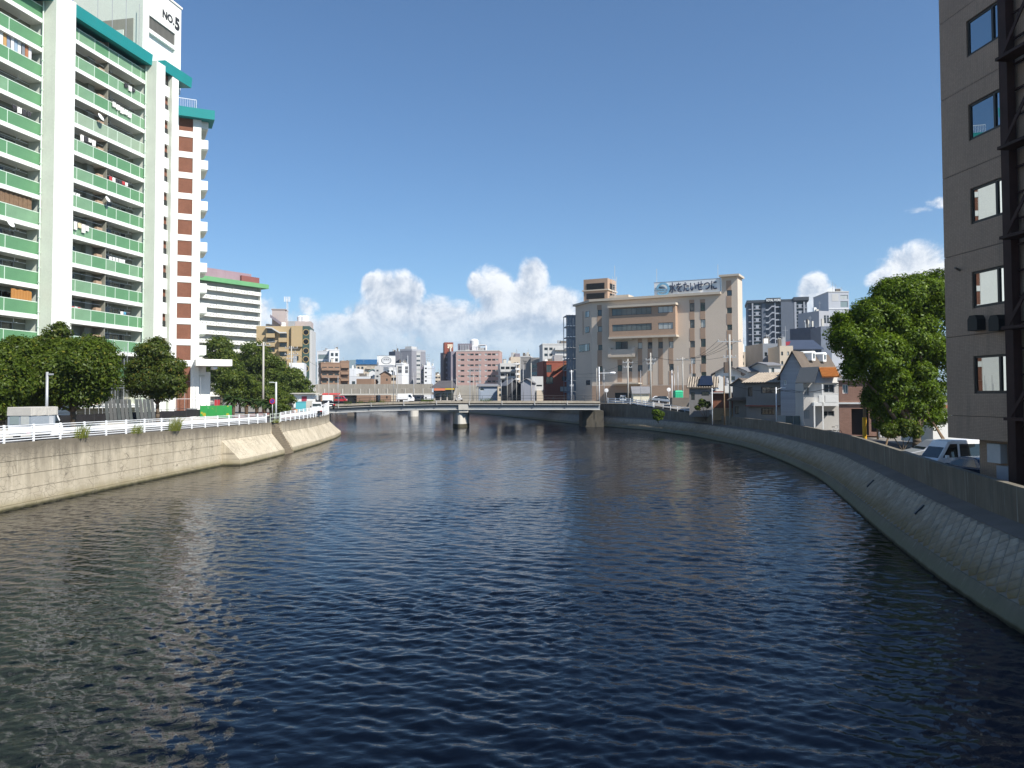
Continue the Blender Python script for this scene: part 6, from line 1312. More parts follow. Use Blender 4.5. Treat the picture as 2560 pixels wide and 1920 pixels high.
MB().hexa([(-.65, -.14, .35), (.1, -.14, .3), (.1, .14, .3), (-.65, .14, .35)], [(-.7, -.15, .72), (-.05, -.13, .75), (-.05, .13, .75), (-.7, .15, .72)]).build('seat_body', BODYS, sr, bevel=.04); MB().box(-.05, -.16, .25, .5, .16, .33).build('footboard', BODYS, sr); MB().hexa([(.42, -.17, .3), (.56, -.17, .3), (.56, .17, .3), (.42, .17, .3)], [(.34, -.14, .95), (.42, -.14, .98), (.42, .14, .98), (.34, .14, .95)]).build('front_shield', BODYS, sr); MB().tube((.36, -.32, 1.02), (.36, .32, 1.02), .022, 6).build('handlebar', DARKM, sr)
wheel(sr, .62, 0, .22, .22, .1); wheel(sr, -.58, 0, .22, .22, .1)
person('person', 'rider in white shirt and white helmet on the scooter', (X, 163, zz), math.pi, {'pelvis': (-.3, 0, .82, .17), 'waist': (-.26, 0, 1.05, .16), 'chest': (-.2, 0, 1.28, .18), 'neck': (-.17, 0, 1.45, .065), 'shl': (-.18, .2, 1.38, .075), 'ell': (.02, .26, 1.16, .055), 'hal': (.33, .27, 1.06, .045), 'shr': (-.18, -.2, 1.38, .075), 'elr': (.02, -.26, 1.16, .055), 'har': (.33, -.27, 1.06, .045), 'hil': (-.22, .12, .8, .11), 'knl': (.16, .16, .72, .085), 'anl': (.14, .14, .4, .05), 'hir': (-.22, -.12, .8, .11), 'knr': (.16, -.16, .72, .085), 'anr': (.14, -.14, .4, .05)},
       [('pelvis', 'waist'), ('waist', 'chest'), ('chest', 'neck'), ('chest', 'shl'), ('shl', 'ell'), ('ell', 'hal'), ('chest', 'shr'), ('shr', 'elr'), ('elr', 'har'), ('pelvis', 'hil'), ('hil', 'knl'), ('knl', 'anl'), ('pelvis', 'hir'), ('hir', 'knr'), ('knr', 'anr')], [SHIRT, SKIN], (-.14, 0, 1.6, .105), None, WHITE)
# weeds rooted in the bridge kerb
for i, (x, n_) in enumerate(((870, 60), (900, 40), (930, 40), (955, 50), (1062, 80), (1078, 70), (1210, 50), (1222, 50))):
    X = at(x, 1000, BY + .25).x; tuft('green weeds in the bridge kerb, number %s from the fence end' % ['first', 'second', 'third', 'fourth', 'fifth', 'sixth', 'seventh', 'eighth'][i], X, BY + .25, bz(X) - .05, n_, .7, 90 + i, LF_A, .8, (0, 0))

# ================================================================== right bank: the beige waterworks
BEI = paint('waterworks_beige', (.58, .49, .40), .85, .04, .2, .05); BEI_D = paint('waterworks_brown', (.38, .265, .19), .85, .05, .2, .05); BEI_L = paint('waterworks_trim', (.50, .44, .36), .8, .04)
def c2(x, y): return 1380 + x / 4.148, 660 + y / 4.148
P = at(1845, 960, 175); d2 = Vector((.889, -.458)); Lf = 34.2
WW = Fac('waterworks_building', 'large beige office block with bay windows and blue sign on the roof', 'building', P.x - d2.x * Lf, P.y - d2.y * Lf, (d2.x, d2.y), 4.6)
Rw = WW.root
def r2(x0, y0, x1, y1, off=0.0):
    a = c2(x0, y0); b = c2(x1, y1); return WW.rect(a[0], a[1], b[0], b[1], off)
hm = WW.z(1640, 745.5); uR = WW.u(1845, 800); uT = WW.u(1803, 720); hT = WW.z(1822, 692); uL_ = WW.u(1479, 800)
wins = [r2(473, 475, 517, 538), r2(476, 645, 520, 703), r2(478, 838, 522, 893)]
wins += [r2(890, 813, 936, 880), r2(992, 810, 1040, 878), r2(1102, 806, 1150, 875), r2(1212, 803, 1259, 872), r2(890, 1047, 938, 1113), r2(995, 1044, 1040, 1112), r2(1214, 1036, 1262, 1108), r2(480, 1060, 524, 1115), r2(680, 1048, 726, 1113), r2(795, 1046, 830, 1113)]
wins += [r2(1427, 405, 1477, 493), r2(1429, 578, 1479, 664), r2(1432, 797, 1482, 866), r2(1436, 968, 1486, 1036), r2(1450, 1135, 1490, 1190), r2(1538, 400, 1588, 487), r2(1540, 574, 1591, 661), r2(1543, 775, 1594, 860), r2(1545, 947, 1597, 1035), r2(1548, 1120, 1600, 1190)]
wins += [r2(1812, 272, 1865, 330), r2(1814, 452, 1866, 511), r2(1816, 628, 1868, 685), r2(1819, 834, 1870, 888), r2(1822, 1010, 1873, 1062)]
def clampw(w): return (w[0], max(w[1], .3), w[2], w[3])
wins = [clampw(w) for w in wins]
mb = MB(); wall_mesh(mb, uL_, uT, 0, hm, 20, [w for w in wins if w[2] < uT], .22); mb.build('wall', BEI, Rw); mb = MB(); wall_mesh(mb, uT + .001, uR, 0, hT, 5, [w for w in wins if w[0] > uT], .22); mb.build('stair_tower', BEI, Rw)
for w in wins: window(Rw, *w, 0, .22, .1, 1, MATS['frame_dark'], MATS['glass'])
# brown vertical bands
for (x0, x1, ya, yb) in ((470, 518, 425, 1250), (890, 936, 760, 1250), (992, 1040, 760, 1250), (1102, 1150, 760, 1250), (1210, 1258, 760, 1250), (1427, 1480, 370, 1250), (1538, 1592, 365, 1250), (1812, 1866, 170, 1250), (680, 726, 990, 1220), (795, 830, 990, 1220)):
    q = r2(x0, ya, x1, yb); cuts_ = sorted([w for w in wins if w[0] < (q[0] + q[2]) / 2 < w[2]], key=lambda w: w[1]); z_ = max(0, q[1])
    for w in cuts_ + [None]:
        z1 = (w[1] - .02) if w else q[3]
        if z1 - z_ > .15: MB().box(q[0], -.035, z_, q[2], -.003, z1).build('brown_band', BEI_D, Rw)
        z_ = w[3] + .02 if w else 0
MB().box(uL_ - .3, -.9, hm, uT, 20, hm + .55).build('roof_edge', BEI_L, Rw); MB().box(uT - .3, -.9, hT, uR + .5, 5, hT + .45).build('roof_edge', BEI_L, Rw); MB().box(uL_ - .2, -.5, hm - .02, uT - .01, -.02, hm - .004).build('soffit', BEI_D, Rw)
MB().box(uL_, -.04, 0, uT, -.006, WW.z(1600, 964)).build('plinth', BEI_D, Rw)
# projecting bay with two ribbon windows
BO = -1.9; q = r2(592, 440, 1280, 745, BO); bh = [r2(620, 455, 1032, 528, BO), r2(1098, 438, 1254, 505, BO), r2(623, 622, 1034, 692, BO), r2(1100, 607, 1255, 675, BO)]
mb = MB(); wall_mesh(mb, q[0], q[2], q[1], q[3], -BO - .01, bh, .2, BO); MB.poly(mb, [(q[0], BO, q[1]), (q[0], -.01, q[1]), (q[2], -.01, q[1]), (q[2], BO, q[1])]); mb.build('bay', BEI_D, Rw)
for i, h in enumerate(bh): window(Rw, *h, BO, .2, .09, 8 if i % 2 == 0 else 3, MATS['frame_dark'], MATS['glass_pale'])
MB().box(q[0] - .2, BO - .6, q[3], q[2] + .25, -.01, q[3] + .5).build('bay_roof', BEI_L, Rw); MB().box(q[0] - .2, BO - .35, q[1] - .45, q[2] + .25, -.01, q[1] - .003).build('bay_sill', BEI_L, Rw)
# balcony with dark door
q = r2(582, 880, 860, 965, -1.2); d = r2(662, 805, 785, 925); MB().box(q[0], -1.4, q[1], q[2], -.02, q[1] + .35).build('balcony_floor', BEI_L, Rw); MB().box(q[0] + .1, -1.35, q[1] + .36, q[2] - .1, -1.2, q[3] - .1).build('balcony_wall', BEI, Rw)
for u in (q[0], q[2] - .7): MB().box(u, -1.4, q[1] + .36, u + .7, -.02, q[3] + .35).build('balcony_pier', BEI, Rw)
MB().box(d[0], -.06, d[1], d[2], -.005, d[3]).build('balcony_door', MATS['frame_dark'], Rw); MB().box(d[0] + .1, -.08, d[1] + .1, (d[0] + d[2]) / 2 - .05, -.062, d[3] - .1).build('pane', MATS['glass_dark'], Rw); MB().box((d[0] + d[2]) / 2 + .05, -.08, d[1] + .1, d[2] - .1, -.062, d[3] - .1).build('pane', MATS['glass_dark'], Rw)
q = r2(622, 775, 836, 790, -1); MB().box(q[0], -1.0, q[1], q[2], -.02, q[3]).build('door_canopy', BEI_L, Rw)
q = r2(608, 1232, 905, 1245, -2); MB().box(q[0], -2.6, q[1], q[2], -.02, q[3]).build('garage_canopy', BEI_L, Rw); q = r2(655, 1335, 838, 1400); MB().box(q[0], -.09, 0, q[2], -.042, q[3]).build('garage_opening', MATS['plastic_black'], Rw)
# chamfered left end
ca = Vector((-.312, .95)); u_ch = Vector((WW.p.x + WW.d.x * uL_, WW.p.y + WW.d.y * uL_)); Lc = 9.9
CH = Fac('x', '', '', u_ch.x + ca.x * Lc, u_ch.y + ca.y * Lc, (-ca.x, -ca.y), 4.6); bpy.data.objects.remove(CH.root)
def chp(u, y, z): # chamfer local -> waterworks local
    X, Y = CH.p.x + CH.d.x * u + CH.n.x * y, CH.p.y + CH.d.y * u + CH.n.y * y; v_ = Vector((X, Y)) - WW.p; return (v_.dot(WW.d), v_.dot(WW.n), z)
mb = MB(); mb.extr([chp(0, 0, 0), chp(Lc, 0, 0), (uL_ + .02, 3, 0), (uL_ + .02, 14, 0), chp(0, 8, 0)], (0, 0, hm - .01)); mb.build('chamfer_wall', BEI, Rw)
mb = MB(); mb.extr([chp(-.4, -.6, hm), chp(Lc, -.6, hm), (uL_ - .31, 2, hm), (uL_ - .31, 14, hm), chp(-.4, 8, hm)], (0, 0, .5)); mb.build('roof_edge', BEI_L, Rw)
for (x0, y0, x1, y1, sp) in ((347, 490, 388, 555, 2), (347, 650, 388, 715, 2), (282, 832, 390, 910, 5), (355, 1205, 396, 1255, 1)):
    a = c2(x0, (y0 + y1) / 2); b = c2(x1, (y0 + y1) / 2); u0, u1 = CH.u(a[0], a[1]), CH.u(b[0], b[1]); m_ = c2((x0 + x1) / 2, y1); n_ = c2((x0 + x1) / 2, y0); z0_, z1_ = CH.z(*m_), CH.z(*n_)
    w0 = MB().hexa([chp(u0, -.06, z0_), chp(u1, -.06, z0_), chp(u1, -.003, z0_), chp(u0, -.003, z0_)], [chp(u0, -.06, z1_), chp(u1, -.06, z1_), chp(u1, -.003, z1_), chp(u0, -.003, z1_)]).build('window', MATS['frame_dark'], Rw)
    for i in range(sp):
        p, q_ = lerp(u0, u1, (i + .08) / sp), lerp(u0, u1, (i + .92) / sp); MB().hexa([chp(p, -.075, z0_ + .1), chp(q_, -.075, z0_ + .1), chp(q_, -.062, z0_ + .1), chp(p, -.062, z0_ + .1)], [chp(p, -.075, z1_ - .1), chp(q_, -.075, z1_ - .1), chp(q_, -.062, z1_ - .1), chp(p, -.062, z1_ - .1)]).build('pane', MATS['glass'], w0)
mb = MB()
for (x, ya, yb) in ((325, 490, 735),):
    a = c2(x, 600); u = CH.u(*a); mb.tube(chp(u, -.1, CH.z(*c2(x, yb))), chp(u, -.1, CH.z(*c2(x, ya))), .07, 5)
mb.build('wall_pipe', BEI_D, Rw)
# penthouse with dark louvres, sign, lightning rods
px0, px1 = WW.u(1459, 730, 6), WW.u(1519, 730, 6); zt1 = WW.z(1490, 697, 6)
MB().box(px0, 6, hm + .5, px1, 12, zt1).build('penthouse', BEI_D, Rw); MB().box(px0 - .3, 5.7, WW.z(1490, 727, 6), px1 + .3, 12.3, WW.z(1490, 724, 6)).build('penthouse_band', BEI_L, Rw); MB().box(px0 - .3, 5.7, hm + .7, px1 + .3, 12.3, hm + 1.0).build('penthouse_band', BEI_L, Rw)
for (y0, y1) in ((708, 724), (733, 747)):
    q = WW.rect(1466, y0, 1511, y1, 5.9); lo = MB().box(q[0], 5.93, q[1], q[2], 5.995, q[3]).build('louvre_panel', MATS['plastic_black'], Rw)
    for k in range(5): z_ = lerp(q[1], q[3], (k + .5) / 5); MB().box(q[0], 5.88, z_ - .05, q[2], 5.925, z_ + .03).build('louvre', MATS['frame_dark'], lo)
    MB().box(px1 + .003, 7.5, q[1], px1 + .05, 11, q[3]).build('louvre_panel', MATS['plastic_black'], Rw)
MB().box(px1 + .02, 7, hm + .5, px1 + 5, 11, hm + 2.2).build('roof_hut', BEI_L, Rw)
q = WW.rect(1639, 743, 1802, 700, .6); sz0 = hm + .6; sgn = WW.rect(1637, 700, 1802, 742, .5)
su0, su1 = WW.u(1637, 730, .5), WW.u(1802, 720, .5); szt = WW.z(1720, 702.5, .5)
MB().box(su0, .06, sz0, su1 - .1, .9, szt).build('sign_board', paint('sign_white', (.85, .85, .83), .7, .04), Rw); MB().box(su0 - .1, .03, szt, su1 - .1, 1.0, szt + .12).build('sign_cap', C_G, Rw)
NAVY = paint('sign_navy', (.035, .05, .10), .5); SKYB = paint('sign_sky', (.22, .45, .62), .5)
tz_ = WW.z(1740, 727, .1); text_mesh('lettering', '水をたいせつに', 2.45, NAVY, Rw, (WW.u(1733, 727, .1), -.16, tz_ + .1), depth=.1, sx=.64, bold=.03)
lc, lz = WW.u(1658, 723, .1), WW.z(1658, 724, .1); o_ = MB().lathe([(1.05, -.1), (1.55, -.1), (1.55, .1), (1.05, .1)], n=28); o_.f = o_.f[:-2]
# ring built as a band so that its centre stays open
mb = MB(); n_ = 30
for i in range(n_):
    a0, a1 = 2 * math.pi * i / n_ + .5, 2 * math.pi * (i + 1) / n_ + .5
    if math.cos(a0 + math.pi * .98) > .93: continue
    P4 = lambda r_, a_, y_: (lc + r_ * math.cos(a_), y_, lz + r_ * math.sin(a_)); mb.hexa([P4(1.1, a0, -.25), P4(1.6, a0, -.25), P4(1.6, a1, -.25), P4(1.1, a1, -.25)], [P4(1.1, a0, -.1), P4(1.6, a0, -.1), P4(1.6, a1, -.1), P4(1.1, a1, -.1)])
mb.build('emblem_ring', SKYB, Rw)
for k, (z_, a, b) in enumerate(((.35, -2.0, .4), (-.1, -2.2, .6), (-.55, -1.1, .5))):
    MB().extr([(lc + a, -.22, lz + z_), (lc + (a + b) / 2, -.22, lz + z_ + .28), (lc + b, -.22, lz + z_ + .05), (lc + b + .1, -.22, lz + z_ - .15), (lc + (a + b) / 2, -.22, lz + z_ + .02)], (0, .12, 0)).build('emblem_wave', SKYB if k else NAVY, Rw)
for (x, y, o_) in ((1537, 664, 4), (1642, 672, 3), (1795, 661, 6)):
    u = WW.u(x, 700, o_); MB().tube((u, o_, hm), (u, o_, WW.z(x, y, o_)), .05, 5).build('lightning_rod', C_LG, Rw)
mb = MB(); u = px1 + .6
for k in range(9): mb.tube((u, 8, hm + 1.5 + k * .6), (u + .8, 8.6, hm + 1.5 + k * .6), .04, 4)
mb.tube((u, 8, hm + 1), (u, 8, hm + 7), .05, 5).tube((u + .8, 8.6, hm + 1), (u + .8, 8.6, hm + 7), .05, 5); mb.build('roof_ladder', C_LG, Rw)
# open steel stair cage on the far left end
st_ = Fac('stair_tower', 'blue grey steel and glass stair cage at the end of the waterworks', 'stair tower', *at(1418, 960, 204).to_2d(), (1, .1), 4.6); w = st_.u(1440); h = st_.z(1428, 787); STG = paint('stair_steel', (.16, .20, .25), .5, .06)
for u in (0, w * .33, w * .66, w): 
    for y_ in (0, 5): MB().box(u - .08, y_ - .08, 0, u + .08, y_ + .08, h).build('column', STG, st_.root)
for k in range(8):
    z_ = h * (k + 1) / 8; MB().box(-.1, -.1, z_ - .25, w + .1, 5.1, z_ - .05).build('floor', STG, st_.root); MB().hexa([(.2, .8, z_ - h / 8), (.2, 2.2, z_ - h / 8), (w - .2, 2.2, z_ - .3), (w - .2, .8, z_ - .3)], [(.2, .8, z_ - h / 8 + .3), (.2, 2.2, z_ - h / 8 + .3), (w - .2, 2.2, z_), (w - .2, .8, z_)]).build('flight', GREYM, st_.root)
    for i in range(3): MB().box(w * i / 3 + .1, -.03, z_ - h / 8 + .02, w * (i + 1) / 3 - .1, -.01, z_ - .28).build('mesh_panel', paint('mesh_grey', (.20, .25, .31), .4, .08), st_.root)

# ------------------------------------------------------------------ towers behind the houses
TG = paint('tower_slate', (.115, .135, .17), .75, .05); TGL = paint('tower_slate_light', (.34, .36, .40), .75, .05)
def c4(x, y): return 1840 + x / 4.254, 660 + y / 4.254
P = at(*c4(130, 900), 330); T = Fac('apartment_tower', 'tall slate grey apartment tower with rooftop lettering', 'building', P.x, P.y, (.97, -.24), 4.6); Rt = T.root
def u4(x, y=700): return T.u(*c4(x, y))
def z4(x, y): return T.z(*c4(x, y))
hT_ = z4(300, 385); wT = u4(765)
MB().box(0, 1.6, 0, wT, 18, hT_).build('wall', TG, Rt); MB().box(-.4, -.4, z4(300, 410), wT + .4, 18.2, hT_ + .1).build('roof_band', paint('tower_band', (.055, .065, .08), .7), Rt); MB().box(u4(615), -.8, z4(690, 388), wT + .5, 8, z4(690, 352)).build('roof_block', MATS['tower_band'], Rt); MB().box(u4(325), -.7, z4(400, 404), u4(480), 5, z4(400, 362)).build('roof_block', MATS['tower_band'], Rt)
text_mesh('lettering', 'ROYAL WORK', 1.3, WHITE, Rt, (u4(402), -.75, z4(402, 397)), depth=.04, sx=.66, bold=.04)
for (a, b) in ((172, 186), (622, 645), (720, 735)): MB().box(u4(a), -.5, 0, u4(b), 1.59, z4(300, 415)).build('pier', TGL, Rt)
MB().box(u4(480), -.4, 0, u4(618), 1.59, z4(500, 402)).build('blank_wall', TG, Rt); MB().box(u4(275), .4, 0, u4(318), 1.59, z4(300, 415)).build('blank_wall', TG, Rt)
dzf = (z4(230, 460) - z4(230, 1002)) / 8
for k in range(14):
    z_ = z4(230, 475) - k * dzf
    if z_ < 1: break
    for (a, b) in ((190, 262), (646, 718), (136, 170), (738, 762)):
        MB().box(u4(a), -.3, z_ - .3, u4(b), 1.58, z_ - .05).build('balcony_slab', TGL, Rt)
        if b - a > 50: MB().box(u4(lerp(a, b, .3)), -.32, z_ - .04, u4(lerp(a, b, .75)), -.2, z_ + 1.3).build('balcony_panel', TGL, Rt); MB().box(u4(a), -.3, z_ + 1.0, u4(b), -.22, z_ + 1.2).build('rail', TGL, Rt); window(Rt, u4(a) + .3, z_ + .1, u4(b) - .3, z_ + 2.2, 1.35, .2, frame=MATS['frame_dark'], pane=MATS['glass_dark'])
    # stair flights as white zigzags
    a, b, c_, d_ = u4(318), u4(345), u4(385), u4(418); za, zb2 = z_ - dzf * .35, z_ + dzf * .2
    MB().extr([(a, -.1, za), (b, -.1, za), (c_, -.1, zb2), (d_, -.1, zb2), (d_, -.1, zb2 + .55), (c_, -.1, zb2 + .55), (b, -.1, za + .55), (a, -.1, za + .55)], (0, .3, 0)).build('stair_flight', TGL, Rt)
    MB().box(u4(420), .0, z_ + .2, u4(478), .2, z_ + .75).build('landing_rail', TGL, Rt); MB().box(u4(422), .8, z_ - 1.6, u4(476), 1.58, z_ + .1).build('landing_recess', MATS['tower_band'], Rt)
MB().box(u4(413), -.15, 0, u4(424), .35, z4(420, 410)).build('stair_column', TGL, Rt)
f = block('office_building', 'pale grey block with open roof frame partly behind the big tree', *(c4(998, 0)[0], c4(1215, 0)[0]), c4(0, 300)[1], 260, -4, 16, paint('block_pale', (.44, .46, .50), .8, .04, .2, .05), holes=lambda f: [f.rect(*c4(1110, 330), *c4(1190, 372)), f.rect(*c4(1110, 395), *c4(1190, 460)), f.rect(*c4(1058, 560), *c4(1110, 598)), f.rect(*c4(1058, 660), *c4(1110, 692))]); fill(f, pane=MATS['glass_pale'], split=2, frame=MATS['frame_grey']); parapet(f, C_LG, h=.3)
MB().box(f.u(c4(1035, 0)[0]), -.05, f.z(*c4(1070, 395)), f.u(c4(1105, 0)[0]), -.004, f.z(*c4(1070, 320))).build('wall_panel', C_LG, f.root); MB().box(0, -.12, f.z(*c4(1070, 480)), f.w, -.004, f.z(*c4(1070, 470))).build('string_course', C_W, f.root)
f = block('office_building', 'grey glazed annex left of the pale grey block', c4(895, 0)[0], c4(1008, 0)[0], c4(0, 500)[1], 255, 20, 10, C_G, holes=rows_holes([(.45, .65), (.7, .92)], 7, .1, .97, .7)); fill(f, pane=MATS['glass_dark'], split=2)
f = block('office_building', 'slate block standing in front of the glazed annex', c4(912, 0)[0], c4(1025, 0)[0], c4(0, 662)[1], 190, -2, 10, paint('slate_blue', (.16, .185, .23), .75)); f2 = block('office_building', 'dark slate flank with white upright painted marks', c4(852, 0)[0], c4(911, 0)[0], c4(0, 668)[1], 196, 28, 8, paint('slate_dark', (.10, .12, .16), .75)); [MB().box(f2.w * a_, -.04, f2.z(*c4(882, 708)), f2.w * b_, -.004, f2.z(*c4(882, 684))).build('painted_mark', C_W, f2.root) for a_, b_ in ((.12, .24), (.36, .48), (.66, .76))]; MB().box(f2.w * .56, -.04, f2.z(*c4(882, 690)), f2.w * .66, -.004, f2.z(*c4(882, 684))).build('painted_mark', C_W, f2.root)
f = block('office_building', 'beige rear wall between the slate tower and the slate block', c4(768, 0)[0], c4(858, 0)[0], c4(0, 690)[1], 250, 4, 10, C_LG)
f = gable('restaurant', 'low building with navy hipped roof and red roof corner', c4(600, 0)[0], c4(915, 0)[0], c4(0, 905)[1], c4(0, 815)[1], 170, -4, 14, paint('navy_wall', (.05, .07, .11), .6), paint('navy_roof', (.045, .06, .095), .6, .1), ridge_along=True, holes=rows_holes([(.06, .22), (.34, .5), (.62, .8)], 1, .88, .99, .7)); fill(f, pane=MATS['glass_blue'])
MB().extr([(f.u(c4(462, 0)[0]), -1, f.z(*c4(462, 890))), (f.u(c4(520, 0)[0]), -1, f.z(*c4(520, 832))), (f.u(c4(572, 0)[0]), -1, f.z(*c4(572, 825))), (f.u(c4(560, 0)[0]), -1, f.z(*c4(560, 862)))], (0, 4, 0)).build('red_roof', paint('red_roof', (.28, .03, .05), .6), f.root)
f = block('house', 'cluttered grey flats with pipes in front of the slate tower', c4(290, 0)[0], c4(475, 0)[0], c4(0, 845)[1], 180, 6, 10, paint('flats_grey', (.20, .22, .25), .8, .1, .4, .3), holes=rows_holes([(.1, .25), (.4, .55), (.75, .95)], 5, .1, .9, .4)); fill(f)
mb = MB()
for i in range(9): x = f.w * (.08 + .1 * i); mb.tube((x, -.25, f.h * .15), (x, -.25, f.h * (.55 + .05 * (i % 4))), .05, 5)
mb.build('wall_pipes', C_LG, f.root)
MB().box(f.w * .62, -.6, f.z(*c4(430, 980)), f.w * .9, -.01, f.z(*c4(430, 940))).build('white_window_box', WHITE, f.root); window(f.root, f.w * .68, f.z(*c4(430, 972)), f.w * .84, f.z(*c4(430, 948)), -.8, .2)
f = block('house', 'beige house corner under the red roof', c4(470, 0)[0], c4(612, 0)[0], c4(0, 870)[1], 165, -3, 9, C_B, holes=rows_holes([(.1, .25), (.55, .7)], 4, .3, .95, .4)); fill(f)

# ------------------------------------------------------------------ houses along the parapet road
def c3(x, y): return 1680 + x / 5.027, 820 + y / 5.027
def x3(x): return 1680 + x / 5.027
def y3(y): return 820 + y / 5.027
HW = paint('plaster_white', (.70, .70, .68), .85, .06, .5, .2); HG = paint('plaster_grey', (.22, .215, .21), .9, .08, .5, .3); HBL = paint('siding_blue_grey', (.36, .38, .42), .8, .04, .4, .08, grid=(30, .25, .008, .8, 0)); HBR = paint('brown_tile', (.34, .20, .15), .85, .08, .5, grid=(.3, .1, .008, .75, 1)); HWH = paint('siding_white', (.52, .50, .47), .8, .05, .5, .15)
f = gable('house', 'white two-storey house with dark tiled gable roof facing the river', x3(545), x3(868), y3(560), y3(475), 128, -14, 9, HW, ROOF_D, 3.2, holes=lambda f: [f.rect(*c3(680, 605), *c3(795, 660))], over=.7); fill(f, pane=MATS['glass'], split=2, frame=MATS['frame_grey'])
w0 = f.w; MB().box(-.02, 0.01, 0, -.005, 8.9, f.h).build('side_shade_sheet', HG, f.root)  # grey sheet: shade of the white house's left side put into colour
for y_ in (1.0, 3.5): MB().box(-.1, y_, f.z(*c3(500, 640)), -.022, y_ + 1.2, f.z(*c3(500, 590))).build('side_window', MATS['frame_dark'], f.root)
f = gable('house', 'low house with striped tile roof beside the white two-storey house', x3(215), x3(545), y3(745), y3(628), 124, -16, 7, HG, ROOF_T, 3.0, ridge_along=True, ribs=13, holes=lambda f: [f.rect(*c3(370, 800), *c3(465, 850)), f.rect(*c3(240, 810), *c3(285, 905))]); fill(f, pane=MATS['glass_dark'], split=2)
MB().hexa([(f.w * .35, -.35, f.h + .25), (f.w * .92, -.35, f.h + .25), (f.w * .85, 2.6, f.h + 1.75), (f.w * .42, 2.6, f.h + 1.75)], [(f.w * .35, -.38, f.h + .33), (f.w * .92, -.38, f.h + .33), (f.w * .85, 2.57, f.h + 1.83), (f.w * .42, 2.57, f.h + 1.83)]).build('solar_panel', paint('solar', (.012, .016, .03), .15, .05, spec=.8), f.root)
f = block('shed', 'rusty red shed with pale flat roof below the white house', x3(510), x3(790), y3(820), 117, -14, 5, paint('rust_wood', (.19, .075, .045), .85, .2, 1.0, .3), 2.7, cat='shed'); MB().box(-.3, -.5, f.h, f.w + .3, 5, f.h + .12).build('roof', C_LG, f.root); MB().box(0, -.04, 0, f.w * .9, -.005, f.h * .45).build('lower_boards', paint('wood_tan', (.30, .21, .12), .85, .2, 1.0), f.root); MB().box(f.w * .05, -.45, f.h + .13, f.w * .5, -.3, f.h + .3).build('red_trim', C_RED, f.root)
f = gable('house', 'old grey house with weathered striped tile roof', x3(930), x3(1360), y3(685), y3(578), 108, -48, 8, HG, ROOF_T, 2.5, ridge_along=True, ribs=15, holes=lambda f: [f.rect(*c3(1120, 740), *c3(1355, 820)), f.rect(*c3(950, 745), *c3(1010, 860)), f.rect(*c3(1120, 1010), *c3(1290, 1090))], over=.5); fill(f, pane=MATS['glass_dark'], split=4)
MB().box(f.w * .05, -.7, f.z(*c3(1200, 985)), f.w, -.01, f.z(*c3(1200, 972))).build('awning', C_RED, f.root)
f = gable('house', 'dark eaved annex on the left of the old grey house', x3(760), x3(935), y3(705), y3(640), 112, -30, 6, HG, ROOF_BR, 2.5, holes=lambda f: [f.rect(*c3(790, 985), *c3(840, 1080))]); fill(f, pane=MATS['glass_blue'], split=2); MB().hexa([(-.4, -1.4, f.z(*c3(850, 915))), (f.w + 1.2, -1.4, f.z(*c3(850, 915))), (f.w + 1.2, 0, f.z(*c3(850, 885))), (-.4, 0, f.z(*c3(850, 885)))], [(-.4, -1.4, f.z(*c3(850, 915)) + .14), (f.w + 1.2, -1.4, f.z(*c3(850, 915)) + .14), (f.w + 1.2, 0, f.z(*c3(850, 885)) + .14), (-.4, 0, f.z(*c3(850, 885)) + .14)]).build('lean_to_roof', ROOF_BR, f.root)
# tall blue grey house: steep gable to the left, long brown roof with dormers
f = gable('house', 'tall blue grey house with steep gable, long brown roof and white dormers', x3(1362), x3(1690), y3(590), y3(300), 103, -40, 13, HBL, ROOF_BR, 2.5, holes=lambda f: [f.rect(*c3(1400, 655), *c3(1440, 715))], over=.35); fill(f, pane=MATS['glass_pale'], frame=MATS['frame_white']); MB().box(f.w * .62, -.06, 0, f.w * .66, -.004, f.h * .99).build('downpipe', C_G, f.root)
fr_ = f
w_ = f.w; sl_ = (f.hr - f.h) / (w_ / 2)
for y_ in (3.4, 7.6):
    u0_ = w_ * .66; z_ = f.hr - (u0_ - w_ / 2) * sl_ - .3; z_ += .25; dm = MB().box(u0_ - 1.2, y_ + .2, z_, u0_ + .6, y_ + 1.5, z_ + .95).build('dormer', WHITE, f.root)
    pr = [(u0_ - 1.2, y_ + .85 - .75 * math.cos(a_), z_ + .95 + .3 * math.sin(a_)) for a_ in np.linspace(0, math.pi, 9)]; MB().extr(pr, (1.85, 0, 0)).build('dormer_roof', WHITE, dm)
    MB().box(u0_ + .603, y_ + .5, z_ + .25, u0_ + .65, y_ + 1.2, z_ + .95).build('dormer_window', MATS['frame_grey'], dm); MB().box(u0_ + .652, y_ + .57, z_ + .32, u0_ + .665, y_ + 1.13, z_ + .88).build('pane', MATS['glass_dark'], dm)
# white house with balcony, dark roof slope and orange tiles
f = block('house', 'white house with river balcony, dark roof slope and orange tiled roof', x3(1650), x3(2095), y3(690), 89, -14, 9, HWH, 2.45, holes=lambda f: [f.rect(*c3(1650 + 8, 745), *c3(1720, 845)), f.rect(*c3(1905, 705), *c3(2040, 815)), f.rect(*c3(1660, 1030), *c3(1728, 1140)), f.rect(*c3(1880, 1040), *c3(2040, 1110))], cat='house'); fill(f, pane=MATS['glass'], split=2, frame=MATS['frame_grey']); Rh = f.root
zr_ = f.z(x3(1850), y3(505)); pA = (f.u(x3(1540)), -1.0, f.z(x3(1540), y3(697), -1.0)); pB = (f.u(x3(1778)), -1.0, f.z(x3(1778), y3(690), -1.0)); pC = (f.u(x3(1850), 920, 1.5), 1.5, f.z(x3(1850), y3(500), 1.5)); pD = (f.u(x3(1612), 920, 1.5), 1.5, f.z(x3(1612), y3(512), 1.5))
